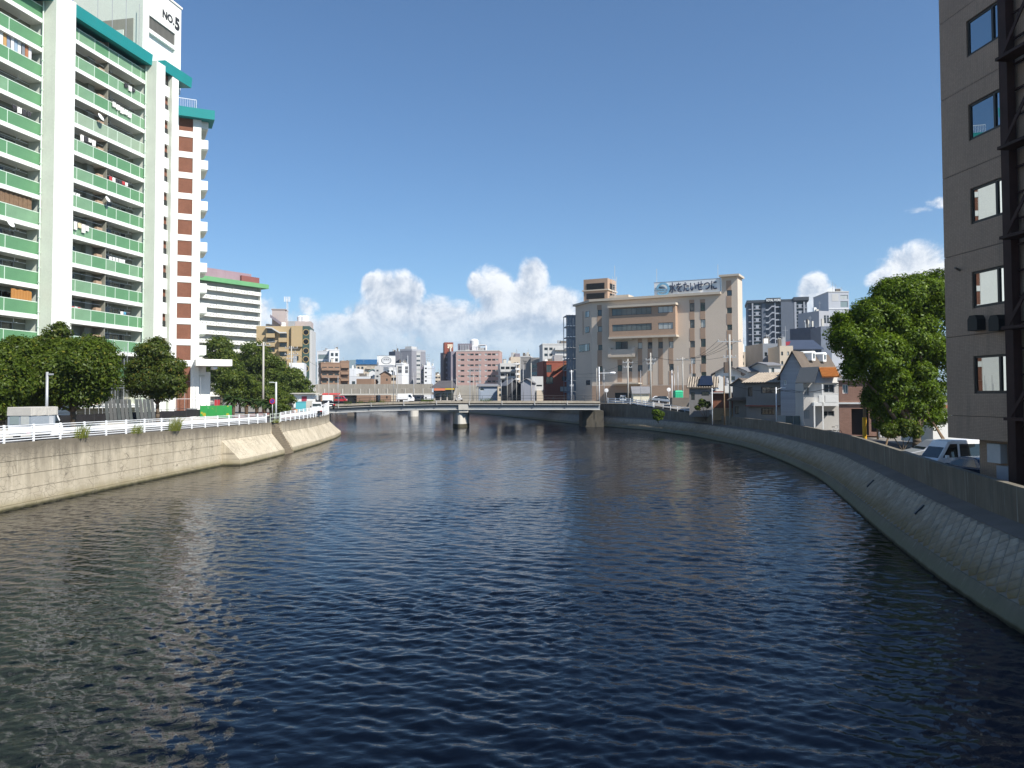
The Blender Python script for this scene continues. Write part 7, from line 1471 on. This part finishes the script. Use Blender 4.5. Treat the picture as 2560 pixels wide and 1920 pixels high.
MB().extr([pA, pB, pC, pD], (0, .03, .14)).build('dark_roof', paint('roof_black', (.035, .042, .05), .6, .1), Rh); MB().hexa([(f.u(x3(1790)), -.3, f.h), (f.w, -.3, f.h), (f.w, 6, f.h), (f.u(x3(1790)), 6, f.h)], [(f.u(x3(1850)), 1.4, zr_), (f.w, 1.4, zr_), (f.w, 5, zr_), (f.u(x3(1850)), 5, zr_)]).build('upper_wall', HWH, Rh)
OT = paint('orange_tile', (.22, .075, .02), .75, .15, 2.0, .1); OT2 = paint('orange_tile_row', (.55, .23, .06), .75, .15, 2.0, .1); oa, ob = f.u(x3(1868)), f.u(x3(2090)); z0_, z1_ = f.z(x3(1980), y3(622), -1), f.z(x3(1980), y3(508), 1.5)
ro = MB().hexa([(oa, -1.0, z0_), (ob, -1.0, z0_), (ob, 1.5, z1_), (oa, 1.5, z1_)], [(oa, -1.0, z0_ + .1), (ob, -1.0, z0_ + .1), (ob, 1.5, z1_ + .1), (oa, 1.5, z1_ + .1)]).build('tiled_roof', OT, Rh)
for i in range(16):
    u = lerp(oa, ob, (i + .5) / 16); w_ = (ob - oa) / 16 * .3; MB().hexa([(u - w_, -1.03, z0_ + .1), (u + w_, -1.03, z0_ + .1), (u + w_, 1.5, z1_ + .1), (u - w_, 1.5, z1_ + .1)], [(u - w_ * .5, -1.03, z0_ + .19), (u + w_ * .5, -1.03, z0_ + .19), (u + w_ * .5, 1.5, z1_ + .19), (u - w_ * .5, 1.5, z1_ + .19)]).build('tile_row', OT2, ro)
q = f.rect(*c3(1780, 935), *c3(2092, 980), -1.4); MB().box(q[0], -1.6, q[1], q[2], -.02, q[3]).build('balcony_floor', WHITE, Rh)
za_, zb_ = q[3], f.z(x3(1900), y3(825), -1.5); MB().box(q[0], -1.58, zb_ - .06, q[2], -1.5, zb_).build('balcony_rail', WHITE, Rh)
for i in range(26): u = lerp(q[0] + .05, q[2] - .05, i / 25); MB().box(u - .025, -1.56, za_, u + .025, -1.52, zb_ - .06).build('baluster', WHITE, Rh)
for (a, b) in ((1848, 1895), (1930, 2085)): MB().box(f.u(x3(a), 1000, -1.6), -1.62, za_ + .02, f.u(x3(b), 1000, -1.6), -1.59, zb_ - .15).build('balcony_cloth', WHITE, Rh)
for x in (1788, 1895): MB().box(f.u(x3(x), 1000, -1.6) - .07, -1.6, 0, f.u(x3(x), 1000, -1.6) + .07, -1.46, f.z(x3(x), y3(705) if x > 1800 else y3(980), -1.5)).build('balcony_post', WHITE, Rh)
# brown house
f = block('house', 'brown tiled house with open dark garage beside the tree', x3(2096), x3(2096) + 150, y3(655), 76, -22, 9, HBR, 2.45, holes=lambda f: [(f.rect(2106, 961, 2120, 984)), (f.rect(2129, 1022, 2172, 1088)), f.rect(2178, 1026, 2196, 1080)], rec=.6); f.holes = [(a, max(.02, b), c_, d_) for a, b, c_, d_ in f.holes]
window(f.root, *f.holes[0], 0, .2, .08, 2, MATS['frame_white'], MATS['glass_blue']); MB().box(f.holes[1][0], .5, f.holes[1][1], f.holes[1][2], .59, f.holes[1][3]).build('garage_interior', MATS['plastic_black'], f.root); MB().box(f.holes[2][0], .5, f.holes[2][1], f.holes[2][2], .58, f.holes[2][3]).build('door', MATS['frame_dark'], f.root)
MB().box(-.02, -.12, f.z(2130, 1010), f.w, -.004, f.z(2130, 1006)).build('white_band', WHITE, f.root); MB().box(-.1, -.2, f.h, f.w + .1, 9, f.h + .25).build('roof_edge', C_LG, f.root)
for x in (2180, 2188): MB().box(f.u(x) - .09, -.15, f.z(2185, 1005), f.u(x) + .09, -.02, f.h).build('red_downpipe', C_RED, f.root)
f = block('house', 'white house glimpsed between the tree and the tiled office', 2330, 2420, 1020, 62, -4, 6, HW, 2.45, holes=lambda f: [f.rect(2345, 1048, 2366, 1062)]); fill(f, frame=MATS['frame_dark'], split=2); MB().box(-.3, -.4, f.h, f.w, 6, f.h + .2).build('roof', paint('roof_terracotta', (.35, .14, .08), .8), f.root)
f = gable('house', 'grey roofed house behind the tall blue grey house', x3(1220), x3(1370), y3(470), y3(440), 140, 3, 9, HWH, ROOF_G, 3.2, ridge_along=True, holes=lambda f: [f.rect(*c3(1250, 500), *c3(1285, 570))]); fill(f); f = gable('house', 'wide dark roofed house behind the weathered tile roof', x3(965), x3(1225), y3(548), y3(500), 145, 4, 9, HWH, ROOF_G, 3.2, ridge_along=True); f = block('house', 'cream flats seen between the waterworks and the slate tower', x3(870), x3(965), y3(300), 210, 0, 9, C_B, holes=rows_holes([(.2, .4), (.6, .8)], 5, .3, .97, .4)); fill(f)

# ================================================================== tiled office block at the right edge
TILE = paint('grey_tile', (.43, .30, .215), .6, .13, .3, .55, grid=(.115, .062, .009, .62, 0), spec=.4)
P = at(2369, 1040, 36.6); OB = Fac('tiled_office', 'tall grey brown tiled office block at the right picture edge', 'building', P.x, P.y, (.105, -1.0), 2.0); Ro = OB.root
LX = 11.5; zbot = OB.z(2369, 1094); ztop = 30.0
jz = [OB.z(2360, y) for y in (1038, 845, 646, 448, 250, 55)]; jz += [jz[-1] + 3.6]
wcols = []
for (xl, xr, y0, y1) in ((2434, 2560, 890, 984), (2430, 2560, 680, 772), (2426, 2560, 472, 562), (2421, 2560, 262, 354), (2416, 2560, 54, 145)):
    u0 = OB.u(xl, (y0 + y1) / 2); zt_, zb_ = OB.z(xl, y0), OB.z(xl, y1); wcols.append((u0, zb_, u0 + 2.55, zt_))
for k in range(1, 3): wcols.append((wcols[-1][0], wcols[-1][1] + 3.6, wcols[-1][2], wcols[-1][3] + 3.6))
zs_ = [zbot] + jz + [ztop]; zs_ = sorted(zs_)
for a, b in zip(zs_[:-1], zs_[1:]):
    hs_ = [w for w in wcols if w[1] > a and w[3] < b]; mb = MB(); wall_mesh(mb, 0, LX, a + .012, b - .012, 8.5, hs_, .18); mb.build('tile_storey', TILE, Ro)
MB().box(.02, .21, zbot, LX - .02, 8.4, ztop - .05).build('core', CONC_D, Ro)
REFL = glass('office_glass', (.42, .46, .48), .015); REFL.node_tree.nodes['Principled BSDF'].inputs['Specular IOR Level'].default_value = 1.0; REFL.node_tree.nodes['Principled BSDF'].inputs['Metallic'].default_value = 1.0; REFL.node_tree.nodes['Principled BSDF'].inputs['Roughness'].default_value = 0.01
for (u0, z0_, u1, z1_) in wcols:
    fm = MB().box(u0, .06, z0_, u0 + .1, .16, z1_).box(u1 - .1, .06, z0_, u1, .16, z1_).box(u0 + .1, .06, z0_, u1 - .1, .16, z0_ + .12).box(u0 + .1, .06, z1_ - .1, u1 - .1, .16, z1_).box(u0 + 1.5, .05, z0_ + .12, u0 + 1.62, .16, z1_ - .1).build('window', MATS['frame_dark'], Ro)
    MB().box(u0 + .1, .1, z0_ + .12, u0 + 1.5, .13, z1_ - .1).build('pane', REFL, fm); MB().box(u0 + 1.62, .105, z0_ + .12, u1 - .1, .135, z1_ - .1).build('pane', REFL, fm)
# round vent hoods below the second window
for x in (2432, 2486):
    u, z_ = OB.uv(x + 20, 806); MB().extr([(u - .3, -.003, z_ - .35), (u + .3, -.003, z_ - .35), (u + .3, -.003, z_ + .12), (u + .18, -.003, z_ + .3), (u - .18, -.003, z_ + .3), (u - .3, -.003, z_ + .12)], (0, -.4, 0)).build('vent_hood', MATS['plastic_black'], Ro)
u, z_ = OB.uv(2400, 676); MB().tube((u, 0, z_), (u + .1, -.3, z_ + .1), .05, 6).build('drain_spout', CONC_D, Ro)
# ground floor set back under the overhang
MB().box(1.4, .5, 0, LX, 8, zbot - .003).build('ground_floor', paint('grey_tile_low', (.40, .28, .20), .6, .06, .4, .3, grid=(.115, .062, .009, .62, 0)), Ro); MB().box(0.1, 5, 0, .7, 5.6, zbot - .003).build('column', CONC, Ro); MB().box(0.1, 7.6, 0, .7, 8.2, zbot - .003).build('column', CONC, Ro)
u, z_ = OB.uv(2460, 1135); MB().box(u - .05, .18, z_ - .35, u + .75, .49, z_ + .45).build('meter_box', C_LG, Ro); MB().path([(u + 1.2, .4, z_ + .8), (u + 1.2, .35, z_ - .3), (u + .9, .35, z_ - .7), (u + .5, .35, z_ - .5)], .06, 7).build('cable_duct', MATS['plastic_black'], Ro); MB().box(u + .4, .25, z_ - 1.1, u + 1.3, .49, z_ - .45).build('junction_box', C_G, Ro)
# rusty fire escape on the near end
fe = thing('fire_escape', 'rust red steel fire escape on the near end of the tiled office', 'fire escape', OB.root.location, OB.root.rotation_euler.z); ua = OB.u(2512, 600, -.15)
RS = RUST
for (u, y_, r_) in ((ua, -.15, .05), (ua + .58, -.3, .18), (ua + 1.55, -.2, .05), (ua + 2.6, -.2, .08)):
    MB().box(u - r_, y_ - r_, 0, u + r_, y_ + r_, ztop + .6).build('column', RS, fe)
for k in range(30):
    z_ = .9 + k * 1.04; MB().box(ua + .07, -.2, z_, ua + 2.5, -.12, z_ + .07).build('rail', RS, fe)
for k in range(8):
    z_ = 3.4 + k * 3.6; MB().box(ua + .72, -.95, z_ - .12, ua + 2.6, -.3, z_).build('landing', RS, fe)
    n_ = 12
    MB().hexa([(ua + .8, -.85, z_), (ua + .8, -.8, z_), (ua + 1.0, -.8, z_), (ua + 1.0, -.85, z_)], [(ua + 2.3, -.85, z_ + 1.8), (ua + 2.3, -.8, z_ + 1.8), (ua + 2.5, -.8, z_ + 1.8), (ua + 2.5, -.85, z_ + 1.8)]).build('stringer', RS, fe)

# ------------------------------------------------------------------ big tree, cars and poles on the parapet road
px_tree('camphor_tree', 'big bright green leafy tree beside the tiled office block', 2290, 60,
        [(2250, 760, 78, 66), (2310, 740, 70, 55), (2190, 800, 70, 55, -1), (2340, 790, 70, 60, 2), (2130, 860, 55, 55, -2), (2190, 890, 80, 60, -2), (2270, 850, 80, 70), (2340, 900, 55, 70, 1), (2140, 930, 45, 40, -2), (2220, 960, 60, 50, -1), (2290, 960, 55, 55), (2250, 1020, 66, 52, .5), (2300, 1030, 50, 50, .5), (2200, 1000, 50, 45), (2340, 1040, 30, 40, 1), (2330, 990, 40, 45, 1), (2110, 810, 30, 40, -1), (2240, 1060, 55, 32, .5), (2350, 700, 40, 30, 3)],
        190000, .115, LF_C, 77, 2.05, tr=.36, forks=9, sub=32, sub_r=.38, inner=.13)
for i, (x0, x1) in enumerate(((2225, 2205), (2320, 2365), (2335, 2358))):
    a = atz(x1, 1100, 2.45); a = at(x1, 1085, 60); b = at((x0 + 2280) / 2 + (0 if i else -10), 1010, 60); r = thing('tree_prop', ['slanting brace pole left of the big tree', 'slanting brace pole right of the big tree', 'second brace pole right of the big tree'][i], 'pole', (0, 0, 0), 0, 'brace poles of the big tree'); MB().tube((a.x, 59.5, 2.4), (b.x, 60, 5.6), .07, 7).build('pole', paint('wood_pole', (.22, .15, .09), .9, .2, 2), r)
# vehicles
YAW = math.atan2(-.62, -1.0)
kei_van('white_van', 'white van with dark windows parked behind the near parapet', 23.25, 42.2, 2.0, rad(188), MATS['car_white'], L=3.5, H=1.95, Wd=1.55)
sedan('parked_car', 'dark blue car in front of the white van', 22.0, 38.5, 1.95, rad(98), MATS['car_navy'], H=1.42, L=3.7, wagon=True)
sedan('parked_car', 'silver wagon parked beyond the white van', 26.3, 50.0, 2.0, rad(178), MATS['car_silver'], H=1.5, L=4.2, wagon=True)
sedan('parked_car', 'black car half hidden behind the white van', 26.6, 46.6, 2.0, rad(185), MATS['car_black'], H=1.62, wagon=True)
f_y = 186; X = at(1558, 1000, f_y).x; kei_van('silver_van', 'silver van in front of the waterworks garage', X, f_y, 4.6, rad(-100), MATS['car_silver'], L=3.5)
X = at(1650, 1003, 165).x; sedan('parked_car', 'black car parked by the green box near the ramp', X, 166, 4.6, rad(175), MATS['car_black'], H=1.6, L=4.3, wagon=True)
X = at(1640, 995, 178).x; sedan('parked_car', 'white car behind the black one near the ramp', X, 178, 4.6, rad(175), MATS['car_white'], H=1.6, L=4.3, wagon=True)
# white gabled pump shed
f = gable('shed', 'small cream shed with grey metal roof beside the ramp', 1583, 1623, 983, 968, 162, -4, 4.5, paint('shed_cream', (.62, .58, .46), .8, .05), ROOF_G, 4.5, cat='shed', ridge_along=True, over=.3); 
for i in range(4): MB().box(f.w * (.15 + .22 * i), -.05, 0, f.w * (.27 + .22 * i), -.004, f.h * .45).build('shed_panel', C_LG, f.root)
# green box and low dark wall
X = at(1695, 990, 150).x; r = thing('utility_cabinet', 'bright green ribbed portable box on the low dark wall', 'cabinet', (X, 150, 4.35), .1); GB = paint('box_green', (.03, .42, .22), .6, .05); MB().box(-.75, -.75, .6, .75, .75, 2.6).build('body', GB, r, bevel=.05); MB().hexa([(-.8, -.8, 2.61), (.8, -.8, 2.61), (.8, .8, 2.61), (-.8, .8, 2.61)], [(-.6, -.6, 2.9), (.6, -.6, 2.9), (.6, .6, 2.9), (-.6, .6, 2.9)]).build('roof', GB, r)
for i in range(4): MB().box(-.6 + i * .32, -.79, .8, -.45 + i * .32, -.752, 2.3).build('rib', GB, r)
f = block('low_wall', 'low dark concrete yard wall beside the green box', 1680, 1722, 994, 147, -6, 5, CONC_D, 3.9, cat='wall')
# ramp from the bridge with its fences
rmp = MB()
for i in range(12):
    a = 118 + i * 4.0; b = a + 4.0
    za, zb2 = float(np.interp(a, [118, 158, 166], [2.9, 4.9, 5.2])), float(np.interp(b, [118, 158, 166], [2.9, 4.9, 5.2])); rmp.poly([rp(a, 2.7, za), rp(a, 8.5, za), rp(b, 8.5, zb2), rp(b, 2.7, zb2)]); rmp.poly([rp(a, 8.5, za), rp(a, 8.5, 2), rp(b, 8.5, 2), rp(b, 8.5, zb2)])
struct('road', rmp, paint('ramp_concrete', (.24, .225, .20), .95, .12, .4), 'ramp road falling from the bridge to the house side')
fn = thing('ramp_fence', 'white panel fence along the river edge of the ramp', 'fence')
Yp = [166, 163, 160, 157, 154, 151, 148]
for i, Y in enumerate(Yp):
    z_ = zPT(Y) + .02; MB().box(-.06, -.06, -.05, .06, .06, 1.15).build('post', WHITE_R, fn, rp(Y, 2.48, z_))
    if i + 1 < len(Yp):
        Y2 = Yp[i + 1]
        for (l0, l1) in ((.92, 1.05), (.55, .72), (.18, .36)):
            p = [rp(Y, 2.46, zPT(Y) + l0), rp(Y2, 2.46, zPT(Y2) + l0), rp(Y2, 2.5, zPT(Y2) + l0), rp(Y, 2.5, zPT(Y) + l0)]; q = [(a, b, c_ + l1 - l0) for a, b, c_ in p]; MB().hexa(p, q).build('rail', WHITE_R, fn)
fn = thing('ramp_fence', 'thin white pipe fence lower down the ramp', 'fence'); Yp = list(np.arange(147.5, 117, -3.4))
for i, Y in enumerate(Yp):
    h_ = lerp(1.1, .45, i / len(Yp)); MB().tube((0, 0, -.05), (0, 0, h_), .045, 6).build('post', WHITE_R, fn, rp(Y, 2.48, zPT(Y)))
    if i + 1 < len(Yp):
        h2 = lerp(1.1, .45, (i + 1) / len(Yp))
        for k in (1.0, .5): MB().tube(rp(Y, 2.48, zPT(Y) + h_ * k), rp(Yp[i + 1], 2.48, zPT(Yp[i + 1]) + h2 * k), .035, 6).build('rail', WHITE_R, fn)
fn = thing('guard_rail', 'broad white guard rail on the land side of the ramp', 'guard rail'); Yp = list(np.arange(160, 116, -4.0))
for i, Y in enumerate(Yp):
    zr = float(np.interp(Y, [118, 158, 166], [2.9, 4.9, 5.2])); MB().box(-.07, -.07, -.1, .07, .07, .95).build('post', WHITE_R, fn, rp(Y, 8.2, zr))
    if i + 1 < len(Yp):
        Y2 = Yp[i + 1]; zr2 = float(np.interp(Y2, [118, 158, 166], [2.9, 4.9, 5.2])); p = [rp(Y, 8.0, zr + .5), rp(Y2, 8.0, zr2 + .5), rp(Y2, 8.12, zr2 + .5), rp(Y, 8.12, zr + .5)]; MB().hexa(p, [(a, b, c_ + .42) for a, b, c_ in p]).build('beam', WHITE_R, fn)
# bush rooted in the river wall
bush('wall_bush', 'bright green bush growing out of the shaded river wall', 1645, 138, [(1640, 1032, 12, 9), (1652, 1036, 10, 9), (1645, 1044, 14, 8)], 2600, .17, LF_C, 91, 1.6); 
# utility poles and lamps on the right bank
def upole(label, x, ybase, ytop, Y, z0, r_=.16, mat=None, arms=(), lamp=None, group='utility poles on the house side'):
    X = at(x, 960, Y).x; h = zat(x, ytop, X, Y) - z0; p = pole('utility_pole', label, X, Y, z0, h, r_, mat or POLEC, 'utility pole', group)
    for (dz, L) in arms:
        a_ = MB().box(-L, -.05, h - dz - .06, L, .05, h - dz + .06).build('crossarm', GREYM, p)
        for k in range(4): xx = lerp(-L * .9, L * .9, k / 3); MB().lathe([(.05, 0), (.08, .12), (.03, .25)], (xx, 0, h - dz + .06), 8).build('insulator', C_LG, a_)
    if lamp: MB().tube((0, 0, h - .3), (lamp, -.3, h - .05), .04, 6).build('arm', WHITE_R, p); MB().box(lamp - .35 * (1 if lamp < 0 else 0), -.42, h - .14, lamp + .35 * (0 if lamp < 0 else 1), -.18, h).build('lamp_head', WHITE_R, p)
    return p, X, h
p, XA, hA = upole('tall concrete utility pole in front of the white gabled house', 1825, 1040, 836, 112, 2.6, .19, None, [(1.0, 1.7), (3.2, .9)]); MB().lathe([(.3, 0), (.3, 1.1)], (-.55, 0, hA - 7.2), 12).build('transformer', C_G, p); MB().box(-.8, -.25, hA - 5.4, -.25, .25, hA - 3.9).build('switch_box', paint('box_brown', (.12, .09, .07), .7), p)
upole('thin wooden pole left of the tall concrete pole', 1810, 1040, 940, 106, 2.6, .11, MATS['wood_pole'])
upole('slim white street lamp beside the rusty shed', 1780, 1040, 970, 107, 2.6, .06, WHITE_R, lamp=.5); upole('slim white street lamp before the blue grey house', 1940, 1052, 968, 92, 2.5, .07, WHITE_R, lamp=.6)
upole('pole with yellow guard beside the brown house', 2160, 1092, 900, 66, 2.2, .13, MATS['wood_pole']); X = at(2161, 1050, 66).x; r = thing('pole_guard', 'yellow protective sleeve at the foot of the wooden pole', 'guard', (X, 66, 2.45)); MB().lathe([(.165, 0), (.165, 2.0)], n=12).build('sleeve', paint('guard_yellow', (.72, .40, .03), .6), r)
upole('second pole behind the yellow-guarded one', 2192, 1092, 930, 72, 2.45, .09, MATS['wood_pole']); upole('wide concrete pole between the shed and the ramp', 1627, 1000, 882, 158, 4.7, .18, None, [(1.4, 1.0), (2.2, .8)]); upole('concrete pole before the waterworks garage', 1570, 1000, 897, 168, 4.7, .18, None, [(.8, 1.1), (1.8, .9)])
upole('pole at the waterworks corner behind the green box', 1707, 1000, 893, 160, 4.6, .17, None, [(.5, 1.2)]); upole('bare thin pole beside the green box', 1695, 1000, 915, 158, 4.6, .08, GREYM); upole('grey pole left of the cream shed', 1492, 1000, 920, 168, 4.8, .1, POLEC); upole('white lamp post with long arm at the ramp head', 1498, 1000, 917, 165, 4.9, .12, WHITE_R); upole('thin mast at the ramp head', 1510, 1000, 922, 166, 4.9, .07, GREYM)
upole('tall thin mast in front of the twin waterworks windows', 1730, 1000, 895, 152, 4.4, .07, GREYM); upole('white pole beside the bare thin pole', 1680, 1000, 925, 162, 4.6, .09, WHITE_R); upole('short pole left of the white pole by the yard wall', 1686, 1000, 935, 160, 4.6, .06, GREYM); upole('sign pole in front of the cream shed', 1602, 1000, 925, 155, 4.5, .06, GREYM)
upole('street lamp with lattice head at the bridge end', 1429, 1000, 925, 159.6, bz(12), .08, WHITE_R, [(.4, .35), (3.2, .35)], group='lamps at the bridge end')
# long lamp arm over the ramp, round mirrors
X = at(1500, 950, 165).x; r = thing('lamp_arm', 'long white lamp arm reaching over the ramp', 'street lamp', (X, 164.8, zat(1500, 933, X, 165))); MB().tube((0, 0, 0), (2.0, 0, .05), .05, 6).build('arm', WHITE_R, r); MB().lathe([(.1, 0), (.2, .3), (.24, .9), (.1, 1.2)], n=10).build('lamp_head', WHITE_R, r, (2.0, 0, .05)).rotation_euler = (0, math.pi / 2, 0)
for (x, y, lb) in ((1516, 976, 'round traffic mirror at the ramp head'), (1672, 974, 'round traffic mirror beside the green box')):
    X = at(x, 990, 160).x; z0 = 4.7; h = zat(x, y, X, 160) - z0; r = pole('traffic_mirror', lb, X, 160, z0, h, .05, GREYM, 'mirror', 'traffic mirrors'); MB().lathe([(.02, -.05), (.38, -.05), (.4, 0), (.02, .04)], n=18).build('disc', paint('mirror_pale', (.72, .72, .72), .3), r, (0, -.1, h)).rotation_euler = (math.pi / 2, 0, 0)
# glass notice fence before the blue grey house
r = thing('panel_fence', 'low fence of pale framed panels before the blue grey house', 'fence', at(1944, 1050, 93).to_2d().to_3d() + Vector((0, 0, 2.45)), -.06)
for i in range(4): o_ = MB().box(i * .88, 0, 0, i * .88 + .04, .05, 1.5).box(i * .88 + .04, 0, 1.45, i * .88 + .88, .05, 1.5).box(i * .88 + .04, 0, .05, i * .88 + .88, .05, .1).build('frame', C_LG, r); MB().box(i * .88 + .05, .02, .1, i * .88 + .87, .04, 1.44).build('pane', MATS['glass_pale'], o_)
MB().box(3.6, 0, 0, 6.4, .1, 1.6).build('dark_panel', MATS['plastic_black'], r)
# parked bicycle, gas bottles and a hedge near the brown house
X = at(2087, 1068, 73).x; r = thing('bicycle', 'bicycle leaning beside the white balcony house', 'bicycle', (X, 73, 2.47), .4)
def ring(mb, c, R_, t_, n=18):
    for i in range(n): a0, a1 = 2 * math.pi * i / n, 2 * math.pi * (i + 1) / n; mb.tube((c[0] + R_ * math.cos(a0), c[1], c[2] + R_ * math.sin(a0)), (c[0] + R_ * math.cos(a1), c[1], c[2] + R_ * math.sin(a1)), t_, 5)
for x_ in (-.52, .52): mb = MB(); ring(mb, (x_, 0, .33), .31, .022); mb.build('wheel', MATS['tyre'], r)
MB().path([(-.52, 0, .33), (-.18, 0, .8), (.38, 0, .78), (.52, 0, .33)], .02, 6).path([(-.52, 0, .33), (0, 0, .3), (-.18, 0, .8)], .02, 6).path([(0, 0, .3), (.38, 0, .78)], .02, 6).build('bicycle_frame', GREYM, r); MB().box(-.3, -.07, .9, -.05, .07, .96).build('saddle', MATS['plastic_black'], r); MB().path([(.38, 0, .78), (.34, 0, 1.02), (.3, -.25, 1.05)], .018, 5).path([(.34, 0, 1.02), (.3, .25, 1.05)], .018, 5).build('handlebar', GREYM, r)
for i, x in enumerate((2199, 2207)):
    X = at(x, 1080, 72).x; r = thing('gas_bottle', ['pale gas bottle nearer the garage of the brown house', 'second gas bottle beside the brown house'][i], 'gas bottle', (X, 72, 2.47), 0, 'gas bottles'); MB().lathe([(.16, 0), (.18, .06), (.18, 1.0), (.12, 1.15), (.05, 1.2)], n=12).build('cylinder', C_LG, r, smooth=True); MB().tube((0, 0, 1.2), (0, 0, 1.32), .04, 8).build('valve', GREYM, r)
bush('hedge', 'low leafy hedge under the big tree', 2255, 56, [(2225, 1078, 26, 20), (2260, 1072, 26, 24), (2290, 1080, 20, 18)], 7000, .10, LF_A, 92, 2.45, 'hedge')
bush('garden_shrub', 'garden shrubs in front of the low striped roof house', 1765, 118, [(1755, 1008, 10, 12), (1768, 1012, 10, 10), (1745, 1020, 8, 8)], 3000, .12, LF_A, 93, 2.6)
# overhead wires
WIRE = paint('wire_black', (.02, .02, .02), .6)
def wire(label, pts, sag=.6, r_=.022):
    mb = MB()
    for a, b in zip(pts[:-1], pts[1:]):
        a = Vector(a); b = Vector(b); prev = a
        for i in range(1, 11):
            t_ = i / 10; c_ = a.lerp(b, t_); c_.z -= sag * 4 * t_ * (1 - t_); mb.tube(prev, c_, r_, 4, cap=False); prev = c_
    o_ = mb.build('overhead_wire', WIRE); return tag(o_, label, 'wire', 'overhead wires', 'thing')
def wp(x, y, Y): return at(x, y, Y)
tp = wp(1825, 848, 112)
for i, (dx, lb) in enumerate(((-1.5, 'overhead wire, lowest from the tall pole to the green box pole'), (-.5, 'overhead wire, second from the tall pole to the green box pole'), (.5, 'overhead wire, third from the tall pole to the green box pole'), (1.5, 'overhead wire, highest from the tall pole to the green box pole'))): wire(lb, [(tp.x + dx, 112, tp.z - .0 + .0 * i), wp(1707 + 3 * i, 899 - i, 160)], .8, .025)
wire('long overhead wire crossing the waterworks front', [wp(1440, 935, 175), wp(1570, 905, 168), wp(1627, 890, 158), wp(1825, 890, 112)], .8, .025); wire('lower overhead wire from the tall pole to the blue grey house', [wp(1825, 960, 112), wp(1980, 975, 93), wp(2096, 958, 78)], .5, .03); wire('cable from the wooden pole past the old grey house', [wp(1811, 955, 106), wp(1950, 975, 100), wp(2100, 962, 80)], .5, .03)
wire('faint wire from the bridge lamp to the ramp pole', [wp(1429, 943, 159.6), wp(1570, 930, 168)], .5, .02); wire('wire from the garage pole to the shed pole', [wp(1570, 903, 168), wp(1627, 893, 158)], .4, .025); wire('wire from the shed pole to the corner pole', [wp(1627, 890, 158), wp(1707, 899, 160)], .4, .025)
wire('railway contact wire in front of the pink block', [wp(1060, 945, 236), wp(1175, 938, 232), wp(1290, 940, 225)], .3, .03); wire('upper railway wire past the grey tower', [wp(850, 940, 240), wp(1000, 938, 238), wp(1080, 938, 236)], .3, .03)
# utility pole and wires behind the palms
pA_, X_, h_ = upole('concrete utility pole rising behind the palms', 658, 1000, 855, 118, 3.6, .17, None, [(.5, 1.0)], group='utility poles by the palms'); MB().tube((0, 0, h_ - .1), (1.9, 0, h_ + .1), .04, 5).build('arm', GREYM, pA_)
upole('utility pole in front of the tan apartment block', 728, 1000, 865, 150, 4.2, .14, None, [(.4, 1.2), (1.6, 1.3), (2.4, .9)], group='utility poles by the palms'); wire('wire between the two utility poles by the palms', [wp(658, 857, 118), wp(728, 868, 150)], .4, .025); wire('wire from the palm pole down to the trees', [wp(660, 870, 118), wp(735, 905, 150)], .4, .02)
wire('railway wire over the viaduct left end', [wp(735, 880, 150), wp(845, 935, 185)], .5, .02)
